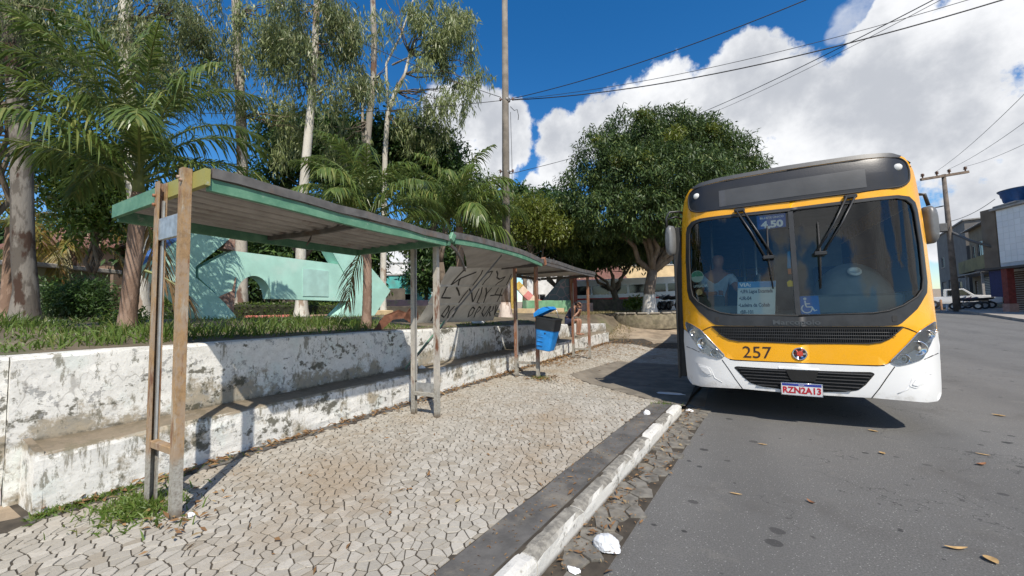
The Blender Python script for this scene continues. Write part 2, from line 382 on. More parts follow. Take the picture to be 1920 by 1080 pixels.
def in_poly(x, y, poly):
    r = False; n = len(poly)
    for i in range(n):
        a, b = poly[i], poly[(i+1) % n]
        if (a[1] > y) != (b[1] > y) and x < (b[0]-a[0])*(y-a[1])/(b[1]-a[1])+a[0]: r = not r
    return r
DRIVE = [(-3.0, 7.9), (-2.7, 10.9), (-.55, 10.9), (-.6, 6.3), (-1.55, 6.9), (-2.2, 7.4)]
def slab_stone(poly, zf, gap, h, depth):
    cx = sum(p[0] for p in poly)/len(poly); cy = sum(p[1] for p in poly)/len(poly); top = []; mid = []; bot = []
    dz = random.uniform(-.002, .003); tx, ty = random.uniform(-.03, .03), random.uniform(-.03, .03)
    for x, y in poly:
        d = math.hypot(x-cx, y-cy); k = max(.25, 1-gap/d) ; k2 = max(.2, 1-(gap+.0025)/d)
        X, Y = cx+(x-cx)*k, cy+(y-cy)*k; z = zf(X, Y)+dz+(X-cx)*tx+(Y-cy)*ty
        mid.append((X, Y, z-.004)); bot.append((X, Y, z-depth)); top.append((cx+(x-cx)*k2, cy+(y-cy)*k2, z+h))
    n = len(poly)
    return top+mid+bot, [tuple(range(n))] + [(i, n+i, n+(i+1) % n, (i+1) % n) for i in range(n)] + [(n+i, 2*n+i, 2*n+(i+1) % n, n+(i+1) % n) for i in range(n)]
def camdepth(p): return float((np.array((p[0], p[1], .12))-CC) @ CF)
def in_view(p):
    v = np.array((p[0], p[1], .12))-CC; z = v @ CF
    if z < .3: return False
    return abs(v @ CR)/z < 1.36 and abs(v @ CU)/z < .77
def pave_keep(x, y):
    return -4.12+.05*fnoise(x, y, 2) < x < band_x(y)+.02 and not in_poly(x, y, DRIVE) and not (y > 12 and x > -1.0)
stones = voronoi_cells(-4.2, -.4, .25, 11.0, .068, .47, pave_keep)
def trim(poly): 
    # cut at the band's straight inner edge
    a = (band_x(0), 0); nx, ny = 1.0, -.095
    return clip(poly, nx, ny, nx*a[0])
_far = voronoi_cells(-4.2, -.4, 11.0, 15.0, .10, .44, pave_keep); stones += _far
stones = [(p, trim(q)) for p, q in stones]; stones = [s for s in stones if len(s[1]) >= 3]
order = sorted(range(len(stones)), key=lambda i: camdepth(stones[i][0]) if in_view(stones[i][0]) else 1e9)
near = set(order[:298]); VV = []; FF = []
for i, (p, poly) in enumerate(stones):
    v, f = slab_stone(poly, pav, random.uniform(.0032, .0058), .0014, .025)
    if i in near: np_mesh('stone', v, f, M_STONE, pvm)
    else:
        b = len(VV); VV += v; FF += [tuple(k+b for k in q) for q in f]
tag(np_mesh('paving_stones', VV, FF, M_STONE, pvm), kind='stuff')
# dark cement band along the kerb, and the dark driveway slab
def strip(name, xa, xb, ys, zf, th, m, parent):
    V = []; 
    for y in ys:
        a, b = xa(y), xb(y); V += [(a, y, zf(a, y)), (b, y, zf(b, y)), (b, y, zf(b, y)-th), (a, y, zf(a, y)-th)]
    F = []
    for j in range(len(ys)-1):
        for k in range(4): F.append((4*j+k, 4*j+(k+1) % 4, 4*j+4+(k+1) % 4, 4*j+4+k))
    F += [(0, 1, 2, 3), tuple(4*(len(ys)-1)+k for k in (3, 2, 1, 0))]
    return np_mesh(name, V, F, m, parent)
strip('cement_band', lambda y: kerb_x(y)-.105-.262+.012*fnoise(y, 0, 3), lambda y: kerb_x(y)-.112, [float(v) for v in np.arange(-3, 6.35, .12)], lambda x, y: pav(x, y)+.003, .04, M_DKCONC, pvm)
strip('cement_edging', lambda y: -4.31, lambda y: -4.13+.03*fnoise(y, 1, 2.5), [float(v) for v in np.arange(.75, 16, .15)], lambda x, y: pav(x, y)+.001, .04, M_DKCONC, pvm)
bm_ = bmesh.new(); vs_ = [bm_.verts.new((x, y, 0)) for x, y in DRIVE]; f_ = bm_.faces.new(vs_)
for k in range(1, 16):
    y = 6.3+.3*k; bmesh.ops.bisect_plane(bm_, geom=bm_.verts[:]+bm_.edges[:]+bm_.faces[:], plane_co=(0, y, 0), plane_no=(0, 1, 0))
for k in range(1, 8):
    bmesh.ops.bisect_plane(bm_, geom=bm_.verts[:]+bm_.edges[:]+bm_.faces[:], plane_co=(-3+.3*k, 0, 0), plane_no=(1, 0, 0))
for v in bm_.verts: v.co.z = pav(v.co.x, v.co.y)-.001
ext_ = bmesh.ops.extrude_face_region(bm_, geom=bm_.faces[:]); 
for e in ext_['geom']:
    if isinstance(e, bmesh.types.BMVert): e.co.z += .006
me_ = bpy.data.meshes.new('driveway_slab'); bm_.to_mesh(me_); bm_.free(); me_.materials.append(simple('driveway_cement', (.20, .175, .14), .92, var=.3, scale=3, bstr=.35, dirt=((.12, .11, .09), .7)))
o_ = bpy.data.objects.new('driveway_slab', me_); COL.objects.link(o_); o_.parent = pvm

# kerb: one weathered stone after another, whitewashed on the road side
def kerb_mat():
    t = NT('whitewashed_kerb'); z = t.xyz(2); nrm = t.n('ShaderNodeNewGeometry'); sp = t.n('ShaderNodeSeparateXYZ'); t.l(nrm.outputs['True Normal'], sp.inputs[0])
    side = t.rng(sp.outputs[2], .35, .75, 1, 0)
    st = t.n('ShaderNodeMix'); 
    grey = t.mix(t.rng(t.noise(16, 6, .7), .35, .7), (.16, .15, .13), (.34, .32, .275))
    drips = t.noise(9, 7, .7, stretch=(1, 2.2, .7)); wear = t.rng(t.mth('ADD', drips, t.rng(z, .02, .14, -.10, .13, smooth=False)), .38, .52, 1, 0)
    paint = t.mth('MULTIPLY', side, t.rng(t.mth('ADD', t.noise(7, 8, .75), .0), .36, .46))
    ends = t.mth('MULTIPLY', t.rng(t.mth('ADD', t.objrand(), t.mth('MULTIPLY', t.noise(9, 6, .7), .9)), 1.02, 1.12), .85)
    c = t.mix(t.mth('MAXIMUM', paint, ends), grey, (.66, .645, .60))
    c = t.mix(t.rng(t.noise(30, 6, .7), .56, .75, 0, .7), c, (.17, .15, .12))
    c = t.mix(t.rng(z, .0, .04, .8, 0), c, (.11, .095, .075))
    return t.fin(c, .88, 0, .3, t.noise(42, 6, .7), .6, .012)
M_KERB = kerb_mat()
kerb = thing('kerb', 'long row of worn whitewashed kerb stones between the mosaic pavement and the road', 'kerb', (kerb_x(2), 2, 0))
def kerb_stone(y0, y1, z1=None):
    n = 9; V = []; wo = random.uniform(-.006, .006)
    prof = [(0, -.06), (.006, .085), (.004, .112), (-.014, .134), (-.05, .143), (-.092, .141), (-.104, .13), (-.106, -.06)]
    for j in range(n):
        y = y0+.004+(y1-y0-.008)*j/(n-1); e = .012 if j in (0, n-1) else 0
        for q, (dx, z) in enumerate(prof):
            k = fnoise(y*6+q, z*9+q*1.3, 1.0)*.006
            zz = z + (k-e if z > .1 else 0); V.append((kerb_x(y)+dx+wo+(k if 0 < q < 7 else 0), y, zz+(0 if z1 is None else -z1*sm01((y-y0)/(y1-y0)))))
    m = len(prof); F = [(j*m+k, j*m+k+1, (j+1)*m+k+1, (j+1)*m+k) for j in range(n-1) for k in range(m-1)] + [tuple(range(m-1, -1, -1)), tuple((n-1)*m+k for k in range(m))]
    return np_mesh('kerb_stone', V, F, M_KERB, kerb, smooth=False)
y = -1.4
for L in (.8, .7, .62, .78, .5, .62, .57, .55, .6, .56, .52, .6, .5):
    if y+L > 5.95: L = 5.95-y
    kerb_stone(y, y+L); y += L
    if y >= 5.9: break
# broken white capping on some kerb stones
M_LIME = simple('flaked_limewash', (.68, .66, .60), .9, var=.15, scale=20, bstr=.4, dirt=((.35, .32, .27), .6))
# gutter cobbles between kerb and asphalt
gut = sheet('gutter', [lambda y: kerb_x(y)-.01, lambda y: kerb_x(y)+.30], [float(v) for v in np.arange(-2, 6.6, .3)], lambda x, y: .003, M_MORTAR)
for p, poly in voronoi_cells(-1.2, .1, 0.3, 6.5, .135, .28, lambda x, y: kerb_x(y)+.02 < x < kerb_x(y)+.27+.03*fnoise(y, 3, 2.2), 1.15):
    v, f = slab_stone(poly, lambda x, y: .012, random.uniform(.005, .011), .002, .02); np_mesh('cobble', v, f, M_COBBLE, gut)

# far side of the street: pavement with a kerb
M_PAVE2 = simple('worn_concrete', (.34, .31, .27), .9, var=.25, scale=1.5, bstr=.3, dirt=((.20, .18, .15), .7))
strip_ys = [4, 8, 12, 16, 20, 24, 28, 32, 36, 40, 44, 48, 54, 60, 70, 85, 110, 150]
fp = strip('far_pavement', lambda y: right_kerb(y), lambda y: right_kerb(y)+7.5, strip_ys, lambda x, y: hill(y)+.15, .3, M_PAVE2, None); tag(fp, kind='structure')
# ------------------------------------------------------------------ low planter wall with the long bench built against it
def limewall(name, stain=1.0):
    t = NT(name); z = t.xyz(2)
    n1 = t.noise(2.4, 12, .74); n2 = t.noise(11, 8, .7); n3 = t.noise(1.1, 6, .65, stretch=(1, 1, 2.2), loc=(5, 2, 1)); fine = t.noise(46, 6, .7)
    c = t.mix(t.rng(n2, .35, .7), (.68, .67, .63), (.82, .81, .77))
    c = t.mix(t.rng(t.noise(3.5, 6, .6, loc=(9, 0, 3)), .5, .66, 0, .35), c, (.60, .70, .66))            # older pale green coat
    # damp brown grime low on the back and on the bench
    low = t.mth('MAXIMUM', t.rng(z, .46, .95, .16, -.11, smooth=False), -1.0); low = t.mth('SUBTRACT', low, t.rng(z, .40, .46, .145, 0))
    g = t.rng(t.mth('ADD', n1, t.mth('MULTIPLY', low, stain)), .535, .625)
    gc = t.mix(t.rng(n2, .3, .7), (.33, .25, .14), (.13, .11, .065)); c = t.mix(t.mth('MULTIPLY', g, .74), c, gc)
    # black mould patches and streaks
    c = t.mix(t.rng(t.mth('ADD', n3, t.mth('MULTIPLY', t.mth('SUBTRACT', n2, .5), .55)), .575, .635, 0, .9), c, (.085, .08, .055))
    c = t.mix(t.rng(t.noise(7, 8, .75, stretch=(1, 1, .35), loc=(2, 7, 0)), .56, .62, 0, .75), c, (.15, .135, .09))
    # paint flaked off to grey render
    fl = t.rng(t.noise(5.5, 10, .74, loc=(1, 4, 8)), .585, .60); c = t.mix(t.mth('MULTIPLY', fl, .8), c, t.mix(fine, (.26, .26, .25), (.40, .40, .39)))
    cr = t.noise(1.6, 3, .5, dist=.6, loc=(3, 9, 4)); cr = t.mth('ABSOLUTE', t.mth('SUBTRACT', cr, .5)); crm = t.mth('MULTIPLY', t.rng(t.mth('ADD', cr, t.mth('MULTIPLY', t.mth('SUBTRACT', n2, .5), .01)), .0, .0045, 1, 0), t.rng(t.noise(2.0, 2), .52, .62)); c = t.mix(t.mth('MULTIPLY', crm, .4), c, (.12, .1, .08))
    c = t.mix(t.rng(fine, .54, .72, 0, .6), c, (.36, .33, .28)); c = t.mix(t.rng(t.mth('ADD', t.noise(19, 9, .75, stretch=(1, 1, .5), loc=(6, 6, 2)), t.mth('MULTIPLY', t.mth('SUBTRACT', n1, .5), .5)), .585, .66, 0, .75), c, (.12, .115, .08))
    # walked-on, sat-on faces are bare and brown
    nr = t.n('ShaderNodeNewGeometry'); sp = t.n('ShaderNodeSeparateXYZ'); t.l(nr.outputs['True Normal'], sp.inputs[0])
    top = t.mth('MULTIPLY', t.rng(sp.outputs[2], .6, .9), t.rng(z, .8, .9, 1, .15)); c = t.mix(t.mth('MULTIPLY', top, .88), c, t.mix(n2, (.15, .12, .085), (.31, .25, .18)))
    drip = t.noise(9, 8, .72, stretch=(1, 1, .13), loc=(1, 2, 9)); c = t.mix(t.mth('MULTIPLY', t.rng(t.mth('ADD', drip, t.rng(z, .10, .46, -.16, .05, smooth=False)), .55, .62, 0, .75), t.rng(z, .44, .47, 1, 0)), c, (.17, .15, .10))
    jn = t.mth('ABSOLUTE', t.mth('SUBTRACT', z, .475)); c = t.mix(t.mth('MULTIPLY', t.rng(jn, .0, .03, .75, 0), t.rng(n2, .35, .6)), c, (.10, .085, .055))
    h = t.mth('ADD', t.mth('MULTIPLY', fl, -.5), t.mth('ADD', n2, t.mth('MULTIPLY', fine, .5)))
    return t.fin(c, .9, 0, .25, h, .5, .012)
M_WALL = limewall('peeling_limewash')
def wall_top(y): return float(np.interp(y, [-6, 4, 6.2, 8.7, 17], [1.235, 1.22, 1.18, 1.12, .86]))
def sweep(name, prof, ys, m, parent, amp=.006):
    V = []; n = None
    for y in ys:
        pr = prof(y); n = len(pr)
        for q, (x, z) in enumerate(pr): V.append((x+amp*fnoise(y*3+q*.7, z*5, 1), y+amp*fnoise(q, y*2), z+amp*fnoise(y*2.3+q, x*7, 1)))
    F = [(j*n+k, j*n+(k+1) % n, (j+1)*n+(k+1) % n, (j+1)*n+k) for j in range(len(ys)-1) for k in range(n)] + [tuple(range(n-1, -1, -1)), tuple((len(ys)-1)*n+k for k in range(n))]
    o = np_mesh(name, V, F, m, parent); bm = bmesh.new(); bm.from_mesh(o.data); bmesh.ops.recalc_face_normals(bm, faces=bm.faces); bm.to_mesh(o.data); bm.free(); return o
pw = thing('planter_wall', 'long low peeling white planter wall with a bench ledge along the pavement', 'wall', (-4.68, 8, .1))
ysw = [float(v) for v in np.arange(.72, 17.01, .18)]
def back_prof(y):
    t = wall_top(y); zs = np.linspace(.1, t-.03, 9)
    return [(-4.685+.004*fnoise(y, z*4), z) for z in zs] + [(-4.695, t-.005), (-4.72, t), (-4.86, t+.004), (-4.885, t-.01), (-4.89, .1)]
sweep('wall_back', back_prof, ysw, M_WALL, pw)
def seat_prof(y): return [(-4.30, .09)] + [(-4.30+.004*fnoise(y*2, z*9), z) for z in np.linspace(.14, .50, 6)] + [(-4.304, .528), (-4.325, .55), (-4.45, .558), (-4.6, .566), (-4.683, .572), (-4.683, .09)]
sweep('bench_ledge', seat_prof, [float(v) for v in np.arange(.805, 16.1, .18)], M_WALL, pw, .007)
sweep('end_pier', lambda y: [(-4.296, .08), (-4.296, .50), (-4.31, .56), (-4.676, .60), (-4.676, .08)], [.787, .80, .83], M_WALL, pw, .004)
M_WALL2 = limewall('planter_limewash', .6)
pw2 = thing('planter_wall', 'clean white stretch of planter wall set back at the left end of the bench', 'wall', (-4.75, -2, .1))
sweep('wall_back', lambda y: [(x-.045, z) for x, z in back_prof(y)], [float(v) for v in np.arange(-6, .721, .4)] + [.715], M_WALL2, pw2)
# earth-filled end of the planter, crumbling beyond the bench
# ------------------------------------------------------------------ bus shelter
def rustpaint(name, top, foot=True, z0=.14, low=(.36, .35, .31)):
    t = NT(name); z = t.xyz(2); n = t.noise(5, 9, .75, stretch=(2, 2, .8)); f = t.noise(40, 6, .7)
    c = t.mix(t.rng(t.noise(14, 8, .75, loc=(5, 1, 2)), .40, .7), top, tuple(x*.62 for x in top)); c = t.mix(t.rng(n, .46, .56, 0, .7), c, tuple(.55*x+.13 for x in top)); c = t.mix(t.rng(t.noise(4, 7, .7, stretch=(2, 2, .5), loc=(3, 3, 1)), .53, .66), c, (.16, .065, .03))
    c = t.mix(t.rng(t.noise(6, 8, .7, stretch=(2, 2, .4), loc=(7, 1, 4)), .58, .68, 0, .75), c, (.42, .39, .32))
    if foot: c = t.mix(t.rng(t.mth('ADD', z, t.mth('MULTIPLY', t.mth('SUBTRACT', n, .5), .5)), .30, .46, 1, 0), c, t.mix(t.rng(f, .4, .65), low, (.23, .21, .18)))
    c = t.mix(t.rng(z, .0, .10, .8, 0), c, (.10, .07, .045))
    c = t.mix(t.rng(f, .6, .74, 0, .6), c, (.10, .05, .025))
    return t.fin(c, .62, .0, .45, f, .25, .004)
M_POSTA = rustpaint('ochre_rusted_steel', (.37, .235, .115)); M_POSTB = rustpaint('bare_galvanised_steel', (.50, .46, .39)); M_POSTC = rustpaint('red_rusted_steel', (.30, .13, .065))
def greenpaint(name, olive=False):
    t = NT(name); n = t.noise(6, 8, .7); f = t.noise(30, 6, .7); g = t.mix(t.rng(n, .35, .7), (.075, .20, .125), (.15, .31, .20))
    if olive: g = t.mix(t.rng(t.mth('ADD', t.xyz(0), t.mth('MULTIPLY', t.mth('SUBTRACT', n, .5), .15)), -.36, -.26), g, (.31, .29, .085)); 
    g = t.mix(t.rng(t.noise(9, 8, .72, loc=(2, 2, 2)), .6, .68, 0, .8), g, (.33, .36, .30)); g = t.mix(t.rng(f, .62, .74, 0, .6), g, (.13, .09, .05))
    return t.fin(g, .55, 0, .45, f, .2, .004)
M_GREEN = greenpaint('faded_green_paint'); M_OLIVE = greenpaint('green_olive_paint', True)
def zinc():
    t = NT('weathered_zinc_sheet'); n = t.noise(3.5, 6, .6); c = t.mix(t.rng(n, .3, .7), (.30, .275, .25), (.43, .40, .37))
    w = t.mth('SINE', t.mth('MULTIPLY', t.xyz(0), 2*PI/.18)); rib_shade = t.mth('MULTIPLY', t.rng(t.mth('ADD', w, t.mth('MULTIPLY', t.mth('SUBTRACT', t.noise(5, 6, .7, stretch=(1, .3, 1)), .5), 1.6)), -.2, .5, 1, 0), .95)  # groove shade painted into the colour, streaked like grime, so the corrugation shows
    c = t.mix(rib_shade, c, (.075, .062, .052)); c = t.mix(t.rng(t.noise(2.2, 7, .7, loc=(2, 2, 5)), .56, .7, 0, .7), c, (.15, .085, .05)); return t.fin(c, .6, .1, .4)
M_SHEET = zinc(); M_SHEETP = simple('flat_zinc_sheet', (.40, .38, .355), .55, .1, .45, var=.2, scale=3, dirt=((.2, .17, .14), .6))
M_SHEETTOP = simple('grey_roof_edge', (.12, .115, .11), .7, .0, .4, var=.3, scale=8, dirt=((.16, .09, .05), .5))
M_PLATE = simple('bare_aluminium_plate', (.50, .51, .51), .38, .7, .5, var=.25, scale=18, dirt=((.30, .26, .2), .6))
M_STEELIN = simple('clean_channel_steel', (.58, .58, .56), .42, .6, .5, var=.15, scale=9)
sh = thing('bus_shelter', 'long rusty bus shelter of paired steel posts under a green edged zinc roof', 'bus shelter', (-3.5, 1.26, .14))
XF, XB = -3.33, -3.725
FRAMES = [(1.235, M_POSTA, 2.555, -3.725), (3.95, M_POSTB, 2.40, -3.73), (7.02, M_POSTC, 2.42, -3.82), (10.35, M_POSTC, 2.40, -3.80)]
def channel(name, x, y, z0, z1, open_dir, m, w=.064, d=.055, lean=0.0):
    t = .009; s = open_dir; P = [(-w/2, -d/2), (w/2, -d/2), (w/2, -d/2+t), (-w/2+t, -d/2+t), (-w/2+t, d/2-t), (w/2, d/2-t), (w/2, d/2), (-w/2, d/2)]
    b = MB(); b.prism(P, lambda a, c: (x+s*a, y+c, z0), lambda a, c: (x+s*a+lean, y+c, z1)); 
    b.box((x-s*.026, y, (z0+z1)/2), (.004, d-2.6*t, (z1-z0)*.96), mi=1)
    b.box((x+s*.024, y+d/2-.020, (z0+z1)/2+.2), (.026, .012, (z1-z0)*.72), mi=1)
    return b.build(name, [m, M_STEELIN], sh)
for i, (fy, fm, fz, fxb) in enumerate(FRAMES):
    channel('post', XF, fy, .06, fz, -1, fm); channel('post', fxb, fy+.004*i, .06, fz-.03, 1, fm)
    b = MB(); zc = (.585, .42, .44, .40)[i]; b.box(((XF+fxb)/2, fy-.004, zc), (XF-fxb-.07, .05, .05), .004); b.build('cross_bar', fm if i else M_POSTA, sh)
    if i == 0:
        b = MB(); b.box(((XF+fxb)/2, fy-.006, 2.155), (XF-fxb-.05, .03, .165), .004); b.build('name_plate', M_PLATE, sh)
    if i == 1:
        b = MB(); b.box(((XF+fxb)/2, fy, .50), (XF-fxb-.07, .012, .13), .002); b.build('base_plate', M_PLATE, sh)
# bolts
for (x, y, z) in ((XF+.02, 1.203, 2.46), (XF-.02, 1.203, 2.49), (XB-.02, 1.203, 2.42), (XB-.02, 1.203, 2.35)):
    b = MB(); b.lathe([(.0, -.012), (.012, -.012), (.013, 0), (.010, .006)], (x, y, z), 8, 'y'); b.build('bolt', M_POSTC, sh)
def corr_sheet(name, x0, x1, ya, yb, zf, m, amp=.03, pitch=.18, edge=None, nyy=14, th=.003, ystart=None):
    nx = int((x1-x0)/pitch*6); V = []; 
    for j in range(nyy+1):
        for i in range(nx+1):
            x = x0+(x1-x0)*i/nx; u = i/nx; y0 = ya if ystart is None else ystart(u); y = y0+(yb-y0)*j/nyy
            c = math.sin(2*PI*x/pitch); V.append((x, y, zf(x, y, u, j/nyy)+amp*max(-.5, min(.5, c*.9))*2))
    n = nx+1; F = [(j*n+i, j*n+i+1, (j+1)*n+i+1, (j+1)*n+i) for j in range(nyy) for i in range(nx)]
    k = len(V); V += [(a, b_, c+th) for a, b_, c in V]; F2 = F+[tuple(k+q for q in reversed(f)) for f in F]
    rim = [i for i in range(n)] + [(j+1)*n+nx for j in range(nyy)] + [nyy*n+i for i in range(nx-1, -1, -1)] + [j*n for j in range(nyy-1, -1, -1)]
    F2 += [(rim[q], rim[(q+1) % len(rim)], k+rim[(q+1) % len(rim)], k+rim[q]) for q in range(len(rim)-1)]
    return np_mesh(name, V, F2, m, sh)
def bowbar(name, pts, w, h, m, n=12, mi=None):
    """rectangular bar swept along points"""
    V = []; P = [Vector(p) for p in pts]
    for i, p in enumerate(P):
        d = (P[min(i+1, len(P)-1)]-P[max(i-1, 0)]).normalized(); sx = d.cross(Vector((0, 0, 1))).normalized()
        for a, c in ((-1, -1), (1, -1), (1, 1), (-1, 1)): V.append(p+sx*(a*w/2)+Vector((0, 0, c*h/2)))
    F = [(4*j+k, 4*j+(k+1) % 4, 4*j+4+(k+1) % 4, 4*j+4+k) for j in range(len(P)-1) for k in range(4)] + [(3, 2, 1, 0), tuple(4*(len(P)-1)+k for k in range(4))]
    return np_mesh(name, V, F, m, sh)
X0, X1 = -4.85, -3.14
def lin(a, b, n, f=lambda t: 0): return [Vector(a).lerp(Vector(b), i/n)+Vector((0, 0, f(i/n))) for i in range(n+1)]
# first roof: level sheet in a green box frame
bowbar('fascia', lin((X0, 1.282, 2.468), (X1+.02, 1.282, 2.472), 4), .035, .118, M_OLIVE)
bowbar('roof_beam', lin((X1-.02, 1.30, 2.425), (X1-.02, 3.93, 2.395), 14, lambda t: -.012*math.sin(PI*t)+.006*math.sin(9*t)), .045, .085, M_GREEN)
bowbar('roof_beam', lin((X0+.02, 1.30, 2.435), (X0+.02, 3.93, 2.425), 10, lambda t: -.01*math.sin(PI*t)), .05, .11, M_GREEN)
bowbar('roof_beam', lin((X0+.045, 3.93, 2.425), (X1-.045, 3.93, 2.405), 6), .05, .09, M_GREEN)
bowbar('roof_rib', lin((X0+.05, 2.62, 2.43), (X1-.05, 2.72, 2.43), 10, lambda t: -.02*math.sin(PI*t)), .04, .05, M_SHEETTOP)
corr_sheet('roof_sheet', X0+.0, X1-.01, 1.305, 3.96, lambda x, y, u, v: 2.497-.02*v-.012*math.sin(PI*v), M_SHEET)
bowbar('sheet_lip', lin((X1+.012, 1.31, 2.508), (X1+.012, 3.98, 2.462), 16, lambda t: .006*math.sin(13*t)+.004*math.sin(29*t)), .02, .072, M_SHEETTOP)
b = MB(); b.tube([(X1-.9, 2.66, 2.41), (X1-.88, 2.64, 2.33), (X1-.92, 2.62, 2.27), (X1-.97, 2.66, 2.30), (X1-.95, 2.69, 2.38)], .006, 6); b.build('loose_cable', M_SHEETTOP, sh)
b = MB(); b.box((X1-.03, 3.99, 2.44), (.10, .07, .14), .012, Matrix.Rotation(.3, 3, 'Y')); b.box((X1+.02, 4.03, 2.48), (.05, .09, .12), .01, Matrix.Rotation(-.5, 3, 'X')); b.build('corner_bracket', M_GREEN, sh)
# second roof: the sheet has dropped at the back
def z2(x, y, u, v): return 2.50-.04*v+.03*math.sin(PI*v)*(1-u)-.20*math.sin(PI*min(1, u*1.05))*(1-.8*v)-.05*u
corr_sheet('roof_sheet', -4.84, -3.16, 4.05, 6.98, lambda x, y, u, v: z2(x, y, 1-u, v), M_SHEETP, amp=.003, ystart=lambda u: 4.08+2.5*(1-u)**.75, nyy=20)
bowbar('roof_beam', lin((-3.15, 4.10, 2.45), (-3.16, 6.92, 2.425), 16, lambda t: .055*math.sin(PI*t)-.02*t), .045, .085, M_GREEN)
bowbar('sheet_lip', lin((-3.125, 4.06, 2.515), (-3.14, 6.98, 2.465), 16, lambda t: .058*math.sin(PI*t)+.006*math.sin(11*t)), .02, .085, M_SHEETTOP)
bowbar('roof_beam', [(-3.3-1.5*u, 4.1+2.5*u**.75, z2(0, 0, u, 0)-.03) for u in np.linspace(0, 1, 12)], .03, .045, M_SHEETTOP)
bowbar('roof_beam', lin((-4.80, 6.95, 2.40), (-3.2, 6.95, 2.405), 6), .045, .07, M_SHEETTOP)
# third roof
corr_sheet('roof_sheet', -4.84, -3.16, 7.0, 10.42, lambda x, y, u, v: 2.475-.008*v+.02*math.sin(2*PI*v)*(.3+u), M_SHEETP, amp=.004)
bowbar('sheet_lip', lin((-3.14, 7.02, 2.505), (-3.14, 10.45, 2.47), 12, lambda t: .012*math.sin(8*t)), .02, .08, M_SHEETTOP)
bowbar('roof_beam', lin((-3.16, 7.0, 2.43), (-3.16, 10.40, 2.41), 8), .04, .06, M_SHEETTOP)
bowbar('roof_beam', lin((-4.80, 7.0, 2.42), (-4.80, 10.40, 2.40), 8), .04, .07, M_SHEETTOP)
bowbar('roof_rib', lin((-4.75, 8.7, 2.42), (-3.2, 8.7, 2.43), 4), .035, .05, M_SHEETTOP); bowbar('roof_rib', lin((-4.75, 10.36, 2.415), (-3.2, 10.36, 2.415), 4), .04, .07, M_SHEETTOP)
b = MB(); b.box((-3.15, 7.02, 2.47), (.09, .08, .16), .012, Matrix.Rotation(.4, 3, 'X')); b.build('corner_bracket', M_POSTC, sh)
# back panel that has come loose and leans on the planter, sprayed with black letters
PBL, PBR, PTR, PTL = [np.array(p) for p in ((-4.93, 5.30, 1.31), (-4.93, 7.92, 1.27), (-4.06, 7.48, 2.43), (-4.06, 5.17, 2.27))]
_pn = np.cross(PBR-PBL, PTL-PBL); _pn /= np.linalg.norm(_pn)
if _pn[0] < 0: _pn = -_pn
def panel_pt(u, v, off=0.0):
    p = (PBL*(1-u)+PBR*u)*(1-v)+(PTL*(1-u)+PTR*u)*v
    rib = max(0, 1-min(abs(v-.345), abs(v-.675))/.016); return p+_pn*(off+.018*rib+.012*math.sin(3*u+2*v))
vs_ = sorted(set([0, .12, .22, .325, .338, .345, .352, .37, .5, .6, .655, .668, .675, .682, .7, .85, 1])); us_ = np.linspace(0, 1, 22)
V = []; 
for v in vs_:
    for k, u in enumerate(us_):
        uu = u + ((random.uniform(-.016, .004) if k == 0 else random.uniform(-.004, .016)) if k in (0, 21) else 0)
        if k == 21 and v > .4 : uu += .03*math.sin(v*9)
        V.append(panel_pt(uu, v))
n = len(us_); F = [(j*n+i, j*n+i+1, (j+1)*n+i+1, (j+1)*n+i) for j in range(len(vs_)-1) for i in range(n-1)]; k = len(V); V += [np.array(p)-_pn*.004 for p in V]; F += [tuple(k+q for q in reversed(f)) for f in F]
M_PANEL = simple('pale_zinc_panel', (.60, .585, .55), .6, .2, .45, var=.15, scale=4, dirt=((.24, .21, .18), .5))
bp_ = np_mesh('back_panel', V, F, M_PANEL, sh); bp_['label'] = 'loose grey back panel sprayed with black letters'
M_SPRAY = simple('black_spray_paint', (.02, .02, .02), .5, var=.1)
